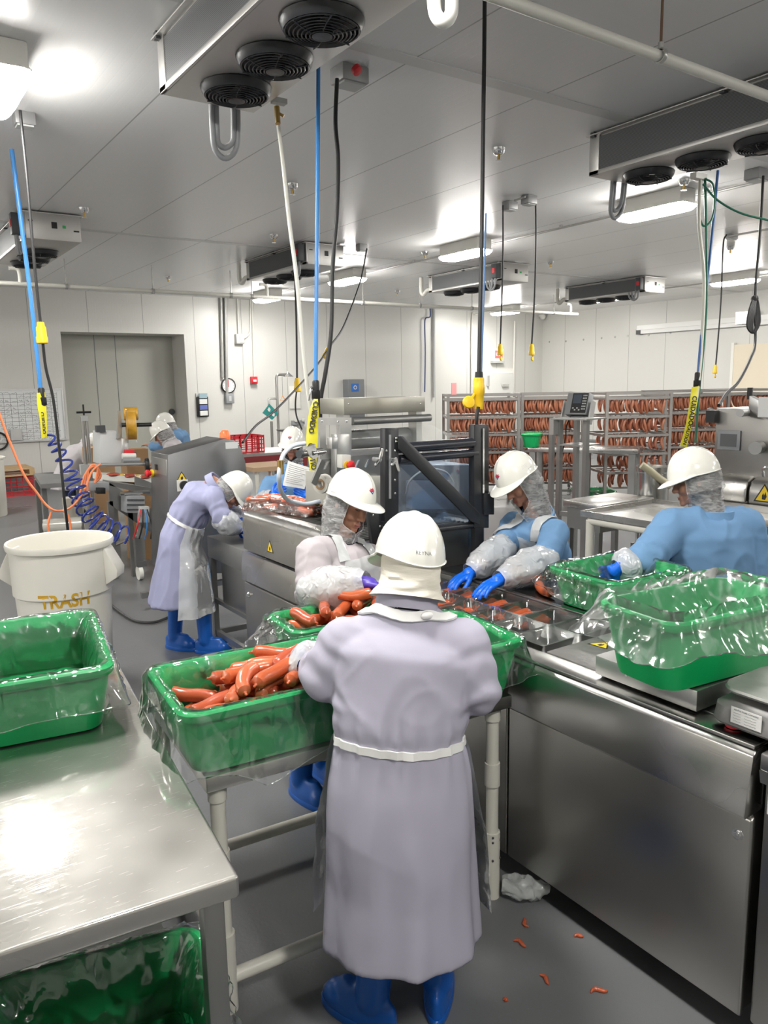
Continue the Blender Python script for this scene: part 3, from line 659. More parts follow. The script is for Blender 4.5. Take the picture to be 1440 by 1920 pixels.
# short out-feed bench past its end, where the stooping worker stands
ob = thing('outfeed_bench', 'low stainless bench before the stooping lavender worker', 'bench', (2.35, 4.95, 0))
MB().box((2.1, 4.47, .70), (2.75, 5.4, .86)).build('trough', dsteel, ob, bev=.006)
MB().box((2.12, 4.5, .38), (2.74, 5.2, .70)).build('side_panel', steelZ, ob, bev=.004)
for x in (2.12, 2.72):
    for y in (4.5, 5.36): MB().box((x-.02, y-.02, 0), (x+.02, y+.02, .7)).build('leg', dsteel, ob)
MB().box((2.11, 4.5, .1), (2.14, 5.36, .14)).build('stretcher', dsteel, ob); MB().box((2.11, 4.5, .36), (2.14, 5.36, .39)).build('stretcher', dsteel, ob)
MB().box((2.12, 5.34, .1), (2.72, 5.37, .14)).build('stretcher', dsteel, ob)
# next machine module at the right edge
m2 = thing('control_module', 'steel machine module at the bottom right edge of photo', 'machine', (2.4, .3, 0))
MB().box((1.965, -.9, .1), (2.93, 1.03, .9)).build('cabinet', steelZ, m2, bev=.01)
MB().box((1.93, -.9, .9), (2.93, 1.03, .95)).build('top_plate', steelY, m2, bev=.006)
MB().prism([(1.965, -.9, .86), (1.94, -.9, .86), (1.93, -.9, .9), (1.965, -.9, .9)], (0, 1.93, 0)).build('drip_edge', steelY, m2)
for x in (2.1, 2.8):
    for y in (-.7, .9): MB().lathe([(.045, 0), (.045, .012), (.018, .02), (.018, .11)], (x, y, 0), n=14).build('foot', dsteel, m2)
st = MB().box((1.962, .87, .765), (1.965, 1.018, .875)).build('rating_label', paper, m2)
for k in range(3): MB().box((1.9612, .972, .84-k*.028), (1.962, 1.005, .846-k*.028)).build('label_print', greyink, st)
# ------------------------------------------------------------------ clear moulded pockets
pk = film_mat('clear_rigid_web', white=.06, wvar=.12, thr=.6, gloss=.8, bump=.12, bscale=9, rough=.06)
web = thing('film_pocket_web', 'clear moulded film web of open pockets on machine bed', 'film', (2.27, 2.4, .94))
PY0, PYS, PNX = 1.96, .165, 2
PX = (2.065, 2.275, 2.485)
pm = MB()
for i in range(7):
    for j in range(2):
        xa, xb, ya, yb = PX[j]+.008, PX[j+1]-.008, PY0+i*PYS+.006, PY0+(i+1)*PYS-.006
        pm = MB()
        cx, cy = (xa+xb)/2, (ya+yb)/2
        R_ = lambda f, z, r: [V((cx, cy, z))+p for p in rrect((xb-xa)/2-f, (yb-ya)/2-f, r, 0, 5)]
        pm.rings([R_(-.008, .962, .004), R_(0, .962, .018), R_(.004, .955, .018), R_(.014, .893, .02), R_(.024, .884, .015)], (False, True))
        pm.build('pocket', pk, web)
# ------------------------------------------------------------------ scales
ps = thing('platform_scale', 'brushed steel platform scale box under the green tub', 'scale', (2.2, 1.4, .95))
MS = Matrix.Translation((2.0, 1.27, 0)) @ rotz(math.radians(-1))
MB().box((0, 0, .962), (.42, .39, 1.028), MS).build('platform', steel_mat('scale_box_steel', (.6, .6, .58), .38, 'Y'), ps, bev=.003)
for u, v in ((.04, .03), (.38, .03), (.04, .36), (.38, .36)): MB().box((u-.02, v-.02, .9525), (u+.02, v+.02, .963), MS).build('foot', black, ps)
for v in (.13, .26): MB().lathe([(0, -.003), (.004, -.003), (.005, 0), (0, 0)], MS @ V((0, v, .995)), (1, 0, 0), 10).build('screw', chrome, ps)
bs = thing('bench_scale', 'small grey bench scale with steel platter at right edge', 'scale', (2.13, 1.1, .95))
body = [[V((2.13, 1.015, 0))+p for p in rrect(a, b, .05, z, 6)] for a, b, z in ((.15, .2, .968), (.155, .205, .975), (.15, .2, 1.02), (.125, .17, 1.045), (.1, .14, 1.05))]
bd = MB().rings(body).build('scale_body', mat('scale_grey', (.17, .165, .16), .4), bs)
MB().rings([[V((2.13, 1.025, 0))+p for p in rrect(.14*a, .172*a, .06, z, 8)] for a, z in ((.9, 1.062), (1, 1.064), (1.02, 1.07), (1, 1.077), (.96, 1.076), (.9, 1.073))]).build('platter', mat('dull_platter', (.4, .4, .38), .5, .6, var=.3, vscale=14, bump=.05), bs)
MB().cyl((2.13, 1.0, 1.045), (2.13, 1.0, 1.066), .05, 16).build('platter_post', black, bs)
for x, y in ((2.02, 1.16), (2.24, 1.16), (2.02, .85), (2.24, .85)): MB().cyl((x, y, .9525), (x, y, .97), .024, 18).build('red_foot', mat('red_foot_%.1f' % (x*y), (.65, .03, .05), .35), bs)
lb = MB().box((1.9732, 1.055, .985), (1.9742, 1.145, 1.033)).build('service_label', paper, bs)
text('label_print', 'All Pro Scale Company', .0078, (1.9728, 1.10, 1.026), (0, -1, 0), (0, 0, 1), greyink, lb, extrude=.0001)
for k in range(4):
    for y0, y1 in ((1.115, 1.138), (1.07, 1.105)): MB().tube([(1.973, y1-(y1-y0)*i/6, 1.0165-k*.008+.0008*math.sin(i*2.3+k)) for i in range(7)], .0004, 4).build('handwriting', greyink, lb)
# litter on the floor
sausm = mat('sausage_skin', (.52, .105, .038), .28, var=.3, vscale=30, bump=.06, bscale=60, coat=.25)
for k, (px, py, l, a, lab) in enumerate(((985, 1732, .045, 1.9, 'torn sausage scrap on floor nearest the white bag'), (975, 1770, .05, -.5, 'pale sausage scrap on the floor below the first'), (1085, 1757, .03, .2, 'round red sausage scrap at the dark machine gap'), (1022, 1838, .045, -.9, 'pointed sausage scrap in middle of the bare floor'), (1122, 1860, .055, .3, 'thin sliver of sausage on floor farthest right'), (948, 1877, .015, .2, 'tiny sausage crumb beside the right blue boot'))):
    c = az(px, py, 0); d = (RT*math.cos(a)+V((0, 0, 1)).cross(RT)*math.sin(a)); d.z = 0
    pts = [c+d*l*(t-.5)+V((0, 0, 1)).cross(d)*l*.18*math.sin(t*5)+V((0, 0, .005)) for t in [i/6 for i in range(7)]]
    tag(MB().tube(spline(pts, 3), [.002+.0055*math.sin(math.pi*(i+.3)/19)*(1+.12*math.sin(i*1.9)) for i in range(19)], 10).build('sausage_scrap', sausm), lab, 'scrap', 'sausage scraps on the floor')
m = MB(); c = az(985, 1665, .045); ax_ = V((RT.x, RT.y, 0)).normalized(); ax_ = (ax_+V((.0, -.35, 0))).normalized()
r_ = []
for i in range(41):
    t = i/40; rad = .055*(math.sin(math.pi*min(max(t*.86+.12, 0), 1))**.5)*(1-.25*t)
    cc = c+ax_*(t-.5)*.17; s_ = ax_.cross(V((0, 0, 1)))
    rg = []
    for j in range(64):
        a = 2*math.pi*j/64; p = cc+s_*math.cos(a)*rad*1.0+V((0, 0, 1))*math.sin(a)*rad*.8; w = nz3(p, 20, 3); w2 = nz3(p, 30, 8); p += w*.013+(p-cc).normalized()*(.009*max(0, 1-abs(w2.y)*3)-.004); p.z = max(p.z, .002); rg.append(p)
    r_.append(rg)
m.rings(r_); tag(m.build('plastic_bag', film_mat('white_bag_film', white=.62, wvar=.3, gloss=.45, bump=.5)), 'crumpled white plastic bag on floor by pipe leg', 'bag')
# ================================================================== people
skinm = mat('skin', (.42, .2, .125), .5, sub=.15, bump=.04, bscale=120)
lipm = mat('lip', (.36, .11, .09), .45)
hairm = mat('dark_hair', (.018, .013, .011), .5, bump=.3, bscale=60, stretch=(1, 1, .1))
hatm = mat('hard_hat_shell', (.82, .81, .75), .17, coat=.4)
bootm = mat('blue_rubber_boot', (.006, .105, .46), .33, bump=.05, bscale=12)
glovem = mat('blue_nitrile_glove', (.005, .14, .75), .36, bump=.25, bscale=40)
netm = gauze_mat('hair_net', (.8, .8, .8), .29)
hoodm = mat('cream_hood_cloth', (.73, .69, .60), .85, bump=.35, bscale=14, stretch=(1, 1, 5))
apronm = film_mat('white_apron_film', col=(.9, .92, .92), white=.86, gloss=.55, bump=.45, bscale=8, wvar=.2, rough=.16)
sleevem = film_mat('sleeve_film', col=(.9, .92, .93), white=.8, gloss=.6, bump=.9, bscale=22, wvar=.18, rough=.18)
tiem = mat('apron_tie', (.8, .8, .78), .5)
blackcloth = mat('black_hood', (.012, .012, .014), .85)
def coat_mat(n, c): return mat(n, c, .88, bump=.12, bscale=9, var=.05, vscale=4, spec=.2)
lavender = coat_mat('lavender_coat', (.40, .385, .47)); pinkish = coat_mat('mauve_coat', (.45, .41, .43)); violet = coat_mat('violet_coat', (.33, .34, .50))
blue = coat_mat('blue_coat', (.16, .30, .50)); paleL = coat_mat('pale_lavender_coat', (.50, .475, .49))
trousers = mat('navy_trousers', (.015, .025, .06), .8)
def remesh(mb, vox, smooth=3, fold=None):
    me = mb.mesh('tmp', skinm); o = bpy.data.objects.new('tmp', me); COL.objects.link(o)
    m = o.modifiers.new('r', 'REMESH'); m.mode = 'VOXEL'; m.voxel_size = vox; m.use_smooth_shade = True
    if smooth: s = o.modifiers.new('s', 'SMOOTH'); s.iterations = smooth; s.factor = .5
    bpy.context.view_layer.update()
    out = bpy.data.meshes.new_from_object(o.evaluated_get(bpy.context.evaluated_depsgraph_get()))
    bpy.data.objects.remove(o); bpy.data.meshes.remove(me)
    if fold:
        n = len(out.vertices); co = np.empty(n*3); no = np.empty(n*3)
        out.vertices.foreach_get('co', co); out.vertices.foreach_get('normal', no)
        co = co.reshape(-1, 3); no = no.reshape(-1, 3)
        d = np.array([fold(co[i]) for i in range(n)]); co += no*d[:, None]
        out.vertices.foreach_set('co', co.ravel()); out.update()
    for f in out.polygons: f.use_smooth = True
    return out
def setmat(me, m): me.materials.clear(); me.materials.append(m); return me
def HD(az, pitch=0):
    """direction: az degrees to the right of the way the camera looks, pitch degrees up"""
    f = V((FW.x, FW.y, 0)).normalized(); r = V((RT.x, RT.y, 0)).normalized(); a = math.radians(az); p = math.radians(pitch)
    return (f*math.cos(a)+r*math.sin(a))*math.cos(p)+V((0, 0, math.sin(p)))
def ringat(c, X, Y, hx, hy, n=28, e=1.0, mod=None):
    o = []
    for k in range(n):
        th = 2*math.pi*k/n; q = mod(th) if mod else 1
        ct, st = math.cos(th), math.sin(th)
        o.append(c+X*(hx*q*math.copysign(abs(ct)**e, ct))+Y*(hy*q*math.copysign(abs(st)**e, st)))
    return o
def hand_caps(m, wr, d, nrm, side, k=1.0, curl=(.25, .35, .3), spread=.12, infl=0):
    d = V(d).normalized(); nrm = V(nrm); nrm = (nrm-d*nrm.dot(d)).normalized(); s = d.cross(nrm)*side   # s points to the thumb side
    kn = []
    for i, (off, L, base) in enumerate(((.027, .068, .083), (.009, .076, .087), (-.010, .070, .084), (-.027, .055, .077))):
        b = wr+(d*base+s*off)*k; kn.append(b)
        m.capsule(wr+(d*.012+s*off*.75)*k, b, (.0135+infl)*k, (.0115+infl)*k, 10)
        fd = (d+s*(spread*(1.2-.8*i))).normalized(); p = b; a = 0; r = (.0098-.0006*(i == 3))*k+infl
        for j, f in enumerate((.45, .31, .24)):
            a += curl[j]; dd = fd*math.cos(a)-nrm*math.sin(a); q = p+dd*(L*f*k); m.capsule(p, q, r*(1-.07*j), r*(1-.07*(j+1)), 10); p = q
    m.capsule(kn[0], kn[3], (.0105+infl)*k, (.0105+infl)*k, 10)
    b = wr+(d*.022+s*.024)*k; q = b+(d*.034+s*.030-nrm*.010)*k; m.capsule(b, q, (.0150+infl)*k, (.0115+infl)*k, 10)
    q2 = q+(d*.030+s*.010-nrm*.012)*k; m.capsule(q, q2, (.0108+infl)*k, (.0098+infl)*k, 10); q3 = q2+(d*.024-nrm*.010)*k; m.capsule(q2, q3, (.0098+infl)*k, (.0085+infl)*k, 10)
def hat(root, hc, X, Y, Z, back_dip=.02, vis=.045, mm=None):
    """bump cap on head frame X right, Y forward, Z up"""
    n, mU = 72, 18; A, B, Cc = .104, .124, .118; base = hc+Z*.03; rows = []; inner = []
    def drop(th):                       # rim height: lower at the nape, visor sags in front
        st = math.sin(th); return -.012-back_dip*max(0, -st)**1.5-.012*max(0, st)**2
    for i in range(mU+1):
        u = i/mU*math.pi/2; r = []
        for k in range(n):
            th = 2*math.pi*k/n; x = math.sin(u)*math.cos(th); y = math.sin(u)*math.sin(th); z = math.cos(u)
            rid = .0035*math.exp(-(x/.10)**2)+.0028*math.exp(-((abs(x)-.36)/.09)**2); rid *= max(0, z)**.6
            q = 1+rid/.11
            r.append(base+X*(A*x*q)+Y*(B*y*q)+Z*(Cc*z*q+drop(th)*(math.sin(u)**6)))
        rows.append(r)
    lip = []
    for (g, dz) in ((.25, -.004), (.6, -.010), (1, -.020)):
        r = []
        for k in range(n):
            th = 2*math.pi*k/n; st = math.sin(th); f = max(0, (st-.3)/.70)**.7*vis*g if st > .3 else 0; f += .004*g
            dirv = (X*math.cos(th)+Y*st).normalized()
            p = rows[mU][k]; r.append(p+dirv*f*(1 if st < .1 else 1)+Z*(dz*(max(0, st)**1.2 if st > 0 else 0)*1.3-.003*g))
        lip.append(r)
    und = []
    for s_ in (1, .5, 0):
        und.append([(lip[2][k]*s_+(rows[mU][k]*(1-s_)))-Z*.0035-(rows[mU][k]-base).normalized()*.003 for k in range(n)])
    inn = [[base+(p-base)*.955 for p in r] for r in rows[::-1][2::3]]
    o = MB().rings(rows+lip+und+inn, (True, True)).build('hard_hat', mm or hatm, root)
    return o
def project_mesh(me, tree, ctr, off):
    for v in me.vertices:
        d = (v.co-ctr); L = d.length; h = tree.ray_cast(ctr+d.normalized()*.4, -d.normalized())
        if h[0] is not None: v.co = h[0]+h[1]*(off+(.0003 if False else 0))
def hat_marks(root, ho, hc, X, Y, Z, name=None, name_az=-90, side=None, emblem=True, name_el=.0, nsz=.014):
    """printed name, vent dots and front emblem laid on the shell"""
    bm = bmesh.new(); bm.from_mesh(ho.data); off = root.location
    bm.transform(Matrix.Translation(off)); tree = BVHTree.FromBMesh(bm); bm.free(); ctr = hc+Z*.03
    def onhat(me, nm, m, az, el, up=.0006):
        th = math.radians(az); o = X*math.cos(th)+Y*math.sin(th); o = (o*math.cos(el)+Z*math.sin(el)).normalized()
        x = Z.cross(o).normalized(); u = o.cross(x); c = ctr+o*.13
        me.transform(Matrix(((x.x, u.x, o.x, c.x), (x.y, u.y, o.y, c.y), (x.z, u.z, o.z, c.z), (0, 0, 0, 1))))
        for v in me.vertices:
            d = v.co-ctr; L = d.length; h = tree.ray_cast(ctr+d.normalized()*.4, -d.normalized())
            if h[0] is not None: v.co = h[0]+d.normalized()*up
        me.materials.clear(); me.materials.append(m); return link(nm, me, ho)
    if name:
        me = text_mesh(name, nsz, .0); bm = bmesh.new(); bm.from_mesh(me); bmesh.ops.triangulate(bm, faces=bm.faces); bmesh.ops.subdivide_edges(bm, edges=bm.edges, cuts=1); bm.to_mesh(me); bm.free()
        onhat(me, 'name_lettering', greyink, name_az, name_el)
    for s in (side or ()):
        m = MB()
        for i in range(6):
            for j in range(3):
                c = V((-.0225+i*.008+j*.003, .008*j-.008, 0)); m.add([c+V((.0012*math.cos(a), .0012*math.sin(a), 0)) for a in (0, 1.05, 2.1, 3.14, 4.2, 5.2)], [(0, 1, 2, 3, 4, 5)])
        onhat(m.mesh('vent_dots', greyink), 'vent_dots', greyink, s, .34)
    if emblem:
        def poly(p, nm, m, up):
            mb = MB(); c = V((0, 0, 0)); q = [V((a*.0013, b*.0013, 0)) for a, b in p]; mb.add(q, [tuple(range(len(q)))])
            me = mb.mesh(nm, m); bm = bmesh.new(); bm.from_mesh(me); bmesh.ops.triangulate(bm, faces=bm.faces); bmesh.ops.subdivide_edges(bm, edges=bm.edges, cuts=2); bm.to_mesh(me); bm.free()
            onhat(me, nm, m, 90, .3, up)
        poly([(-15, 2), (0, -13), (15, 2), (9, 3), (0, 4), (-9, 3)], 'emblem_blue', mat_emb[1], .0006)
        poly([(-16, 4), (-7, -1), (7, -1), (16, 4), (10, 5), (12, 12), (5, 8), (1, 13), (-3, 8), (-11, 11), (-9, 5)], 'emblem_red', mat_emb[0], .0009)
        poly([(-3, -3), (0, -7), (3, -3)], 'emblem_white', white, .0012)
mat_emb = (mat('emblem_red', (.55, .03, .06), .35), mat('emblem_blue', (.02, .05, .25), .35))

def person(label, J, coatm, hf, hu=None, coat=True, s_from=None, hat_tilt=0, black_neck=False, neck_band=False, crease=1.0, collar_k=1.0, vox=.007, cvox=.011, hem=.30, hemw=(.23, .20), waist_tie=True, net='net', apron=None, sleeves=(), gloves=(), glove_m=None, hands=None, legs='boots', bulk=1.0, toes=None, face=True,
           hatkw=None, marks=None, cuff=None, seed=0, collar=True, blackhood=False, netlen=.17, puff=1.0, hemc=None, armr=1.0):
    Jv = {k: V(v) for k, v in J.items()}
    hip, waist, chest, neck, head = (Jv[k] for k in ('hip', 'waist', 'chest', 'neck', 'head'))
    base = V((Jv['anL'].x+Jv['anR'].x, Jv['anL'].y+Jv['anR'].y, 0))/2
    root = thing('person', label, 'person', base, 'workers in white hard hats')
    Rt = (Jv['shR']-Jv['shL']).normalized()
    # head frame
    Y = V(hf).normalized(); Z = V(hu) if hu else (neck*-1+head); Z = (Z-Y*Z.dot(Y)).normalized(); X = Y.cross(Z)
    HM = lambda x, y, z: head+X*x+Y*y+Z*z
    HR = Matrix((X, Y, Z)).transposed()
    def spine_axes(t): t = t.normalized(); x = (Rt-t*Rt.dot(t)).normalized(); return x, t.cross(x)
    # ---- body
    b = MB()
    b.ell(HM(0, -.008, .022), (.073, .09, .086), HR); b.ell(HM(0, .022, -.04), (.057, .066, .085), HR); b.ell(HM(0, .028, -.088), (.046, .053, .042), HR)
    if face:
        b.ell(HM(0, .074, -.115), (.02, .017, .017), HR, 10, 8); b.capsule(HM(0, .084, -.008), HM(0, .104, -.05), .0085, .0125, 10)
        for s in (-1, 1):
            b.ell(HM(.012*s, .092, -.054), (.009, .011, .008), HR, 10, 8); b.ell(HM(.034*s, .062, -.048), (.024, .024, .026), HR, 10, 8)
            b.capsule(HM(.012*s, .083, .014), HM(.043*s, .068, .012), .010, .009, 10); b.ell(HM(.029*s, .076, -.008), (.015, .0105, .0085), HR, 10, 8)
            b.ell(HM(.074*s, -.006, -.028), (.009, .02, .031), HR, 10, 8)
        b.capsule(HM(-.016, .082, -.083), HM(.016, .082, -.083), .0075, .0075, 8); b.capsule(HM(-.013, .081, -.094), HM(.013, .081, -.094), .0078, .0078, 8)
    b.capsule(neck+(neck-head).normalized()*.03, HM(0, -.012, -.05), .055, .05)
    tx, ty = spine_axes(neck-chest)
    up1 = (neck-chest).normalized()
    b.rings([ringat(hip-V((0, 0, .09)), *spine_axes(waist-hip), .13, .1), ringat(hip, *spine_axes(waist-hip), .155*bulk, .11*bulk), ringat(waist, *spine_axes(chest-hip), .13*bulk, .1*bulk), ringat(chest, tx, ty, .15*bulk, .11*bulk), ringat((Jv['shL']+Jv['shR'])/2, tx, ty, .14, .08), ringat(neck, tx, ty, .06, .055)])
    for s in 'LR':
        sh, el, wr = Jv['sh'+s], Jv['el'+s], Jv['wr'+s]
        b.capsule(chest*.35+neck*.3+sh*.35, sh, .06, .055); b.capsule(sh, el, .053, .042); b.capsule(el, wr, .041, .027)
        hd = (hands or {}).get(s) or ((wr-el).normalized(), V((0, 0, 1)), {})
        hand_caps(b, wr, hd[0], hd[1], 1 if s == 'L' else -1, .98, infl=-.0005, **hd[2])
        hj = hip+(Rt*(.085 if s == 'R' else -.085)); kn, an = Jv['kn'+s], Jv['an'+s]
        b.capsule(hj, kn, .085, .058); b.capsule(kn, an, .056, .036)
        td = V((toes or {}).get(s, ty if abs(ty.z) < .8 else Y)); td.z = 0; td = td.normalized()
        b.capsule(an-V((0, 0, .045)), an+td*.12-V((0, 0, .05)), .034, .028)
    bo = link('body', setmat(remesh(b, vox, 2), skinm), root)
    # ---- face details
    if face:
        m = MB(); m.tube([HM(x, .0895-.12*x*x*8, -.0832+.6*abs(x)*.04-.0025) for x in (-.021, -.012, 0, .012, .021)], [.001, .0042, .0046, .0042, .001], 8)
        m.cur = 0; m.tube([HM(x, .0885-.12*x*x*8, -.0935) for x in (-.017, -.009, 0, .009, .017)], [.001, .0042, .005, .0042, .001], 8); m.build('lips', lipm, root)
        for s in (-1, 1):
            MB().tube([HM(s*x, y, z) for x, y, z in ((.011, .0945, .022), (.022, .0925, .0265), (.034, .086, .0275), (.045, .0755, .022))], [.002, .0028, .0024, .001], 7).build('eyebrow', hairm, root)
            MB().tube([HM(s*x, y, z) for x, y, z in ((.016, .0855, -.0115), (.023, .0865, -.0145), (.031, .086, -.0152), (.04, .081, -.0125), (.046, .0745, -.0095))], [.0008, .0015, .0018, .0017, .0008], 6).build('eyelashes', hairm, root)
    # ---- hair and net
    def shell(scale, nm, m, lo, opening, wr, dz=0, thick=False, op2=None, top=.03):
        rows = []; nn = 72; K = 34
        for i in range(K+1):
            t = i/K; zz = top-(top+lo)*t
            if zz > -.07:
                f = math.sqrt(max(.02, 1-(max(zz-.0, 0)/.115)**2)) if zz > 0 else 1
                c = HM(0, -.012, zz); hx, hy = .080*f*scale, .099*f*scale; ax_, ay_ = X, Y
            else:
                q = min(1, (-.07-zz)/(lo-.07)); c = HM(0, -.012-.0*q, -.07).lerp(neck+up1*.01, q); hx, hy = ((.080+.026*q)*scale, (.099+.006*q)*scale) if nm == 'hood' else ((.080-.008*q)*scale, (.099-.024*q)*scale); ax_, ay_ = X.lerp(tx, q), Y.lerp(ty, q)
            q = min(1, max(0, (-.085-zz)/.06)); o_ = max(.004, opening*(1-q*q*(3-2*q)))
            r2 = []
            for k in range(nn+1):
                th = math.pi/2+o_+(2*math.pi-2*o_)*k/nn; p = c+ax_*(hx*math.cos(th))+ay_*(hy*math.sin(th))
                w = nz3((p.x, p.y, p.z*3.2), 13, seed+3); r2.append(p+(p-c).normalized()*(abs(w.x)*wr*1.8+abs(w.y)*wr*.7)*(1 if zz < -.05 else .3))
            rows.append(r2)
        mb = MB().rings(rows, (False, False), wrap=False)
        if opening > .5 and nm != 'hair': mb.tube([r[0] for r in rows], .0022, 6); mb.tube([r[-1] for r in rows], .0022, 6)
        return mb.build(nm, m, root)
    if net == 'hood': shell(1.07, 'hood', hoodm, .235, .75, .006)
    elif net == 'net': shell(1.02, 'hair', hairm, .09, 1.0, .002); shell(1.13, 'hair_net', netm, netlen, .93, .006)
    if blackhood: shell(1.06, 'black_hood', blackcloth, .20, .62, .004)
    Tm = Matrix.Rotation(math.radians(hat_tilt), 3, X); Yh, Zh = Tm @ Y, Tm @ Z
    ho = hat(root, head, X, Yh, Zh, **(hatkw or {}))
    hat_marks(root, ho, head, X, Yh, Zh, **(marks or {}))
    # ---- coat
    c = MB(); w_, d_ = .185*bulk, .135*bulk
    sm = (Jv['shL']+Jv['shR'])/2
    hx_, hy_ = spine_axes(waist-hip)
    fx = V((hx_.x, hx_.y, 0)).normalized(); fy = V((0, 0, 1)).cross(fx)
    fold = lambda th, a=.035: 1+a*math.sin(th*9+seed)+a*.6*math.sin(th*14+2*seed)
    hc = V(hemc) if hemc else V(((Jv['anL'].x+Jv['anR'].x)/2*.5+hip.x*.5, (Jv['anL'].y+Jv['anR'].y)/2*.5+hip.y*.5, hem))
    hc.z = hem
    W2 = spine_axes(chest-hip)
    if coat:
        rows = [ringat(hc-V((0, 0, .0)), fx, fy, hemw[0], hemw[1], 56, mod=fold), ringat(hc.lerp(hip, .4), fx, fy, (hemw[0]*.6+w_*.4)*1.0, (hemw[1]*.6+d_*.4), 56, mod=lambda th: fold(th, .028)), ringat(hc.lerp(hip, .8), fx, fy, w_*1.08, d_*1.15, 56, mod=lambda th: fold(th, .014)), ringat(hip, hx_, hy_, w_*1.05, d_*1.1, 56, mod=lambda th: fold(th, .008)),
                ringat(waist.lerp(hip, .12), *W2, w_*.95, d_*.98, 56, mod=lambda th: fold(th, .02)), ringat(waist, *W2, w_*.9, d_*.95, 56), ringat(waist.lerp(chest, .2), *W2, w_*.98, d_*1.02, 56, mod=lambda th: fold(th, .012)), ringat(chest, tx, ty, w_, d_, 56), ringat(chest.lerp(sm, .7), tx, ty, w_*.98, d_*.92, 56), ringat(sm+up1*.03, tx, ty, w_*.72, d_*.7, 56), ringat(neck, tx, ty, .085, .082, 56), ringat(neck+up1*.012, tx, ty, .07, .07, 56)]
        c.rings(rows)
    tm = MB(); tm.v = list(c.v); tm.f = list(c.f); tm.mi = list(c.mi)
    for s in 'LR':
        sh, el, wr = Jv['sh'+s], Jv['el'+s], Jv['wr'+s]; cut = wr.lerp(el, .5 if s in sleeves else .12)
        k_ = bulk*armr
        c.capsule(neck-up1*.035, sh-up1*.012, .056*bulk, .062*k_, 20); c.capsule(sm+(sh-sm)*.45+up1*.0, sh, .08*bulk, .071*k_, 20); c.capsule(sh, el, .073*k_, .066*k_, 20); c.capsule(el, cut, .066*k_, .05*k_, 20)
    arms = [(Jv['sh'+s], Jv['el'+s], Jv['wr'+s]) for s in 'LR']
    def wr_fold(p):
        p = V(p); d = 0
        for sh, el, wr in arms:
            de = (p-el).length
            if de < .17:
                t = (p-sh).dot((el-sh).normalized()); d += .007*(1-de/.17)*math.sin(t*95+4*noise.noise(p*9))
        n1 = noise.noise(V((p.x*6+seed, p.y*6, p.z*3.0))); n2 = noise.noise(V((p.x*15, p.y*15+seed, p.z*7))); n3 = noise.noise(V((p.x*5-seed, p.y*5, p.z*9)))
        q = p-waist; h = q.dot(wax); n1 = noise.noise(V((p.x*8+seed, p.y*8, p.z*1.6))) if h < 0 else n1
        d += crease*(.006 if h < 0 else .009)*max(0, 1-abs(n1)*4)**1.5+(crease*.004*max(0, 1-abs(n3)*5)**1.5 if h > 0 else 0)+.0025*n2
        if coat and waist_tie and abs(h) < .2:
            th = math.atan2(q.dot(W2[1]), q.dot(W2[0])); d += .0045*math.exp(-(abs(h)/.075)**2)*math.sin(th*19+3*noise.noise(V((math.cos(th)*3, math.sin(th)*3, seed))))
        return d
    wax = W2[0].cross(W2[1])
    co = link('coat', setmat(remesh(c, cvox, 7, wr_fold), coatm), root)
    bmc = bmesh.new(); bmc.from_mesh((tm if coat else c).mesh('tmp', coatm)); tree = BVHTree.FromBMesh(bmc); bmc.free()
    bmc = bmesh.new(); bmc.from_mesh(co.data); bmc.transform(Matrix.Translation(root.location)); ctree = BVHTree.FromBMesh(bmc); bmc.free()
    def hugging(cen, dirs, off):
        o = []
        for d in dirs:
            h = ctree.ray_cast(cen, d)
            o.append(cen+d*(min((h[0]-cen).length, .27) if h[0] is not None else .15)+d*off)
        return o
    if waist_tie and coat:
        X_, Y_ = W2; ax_ = X_.cross(Y_); nn = 64
        dirs = [X_*math.cos(2*math.pi*k/nn)+Y_*math.sin(2*math.pi*k/nn) for k in range(nn)]
        rr = []
        for dz, of in ((-.012, -.002), (-.011, .007), (.011, .007), (.012, -.002)):
            cc = waist+ax_*(dz); q = [waist+ax_*(dz+.006*math.sin(4*math.pi*k/nn+seed))+d*max(.05, min(.32, (h-waist-ax_*dz).dot(d)+of)) for k, (d, h) in enumerate(zip(dirs, hugging(cc, dirs, 0)))]; rr.append(q)
        MB().rings(rr, (False, False)).build('apron_tie', tiem, root)
    if collar:
        u = up1; nn = 40; A0 = .5
        rr = [[neck+u*zz+tx*(math.cos(th)*rx*collar_k)+ty*(math.sin(th)*ry*collar_k) for th in [math.pi/2+A0+(2*math.pi-2*A0)*k/nn for k in range(nn+1)]] for rx, ry, zz in ((.098, .098, -.025), (.088, .09, .028), (.08, .082, .03), (.085, .087, -.02))]
        MB().rings(rr, (False, False), wrap=False).build('collar', coatm, root)
    if black_neck:
        nn = 40; MB().rings([[neck+up1*zz+tx*(math.cos(2*math.pi*k/nn)*rx)+ty*(math.sin(2*math.pi*k/nn)*rx*1.02) for k in range(nn)] for rx, zz in ((.088, -.03), (.083, .03), (.078, .036), (.074, .0))], (False, False)).build('black_neck_cloth', blackcloth, root)
    if neck_band:
        nn = 60; rr = [[], [], [], []]
        for k in range(nn):
            th = 2*math.pi*k/nn; p = neck-up1*(.035+.012*math.sin(th*3))+tx*math.cos(th)*.135+ty*math.sin(th)*.125; h = ctree.find_nearest(p); q = h[0]+h[1]*.007; w = (neck+up1*.1-q).normalized(); w = (w-h[1]*w.dot(h[1])).normalized()
            for i_, (a_, b_) in enumerate(((-.016, -.004), (-.014, .003), (.014, .003), (.016, -.004))): rr[i_].append(q+w*a_+h[1]*b_)
        MB().rings(rr, (False, False)).build('apron_neck_band', tiem, root)
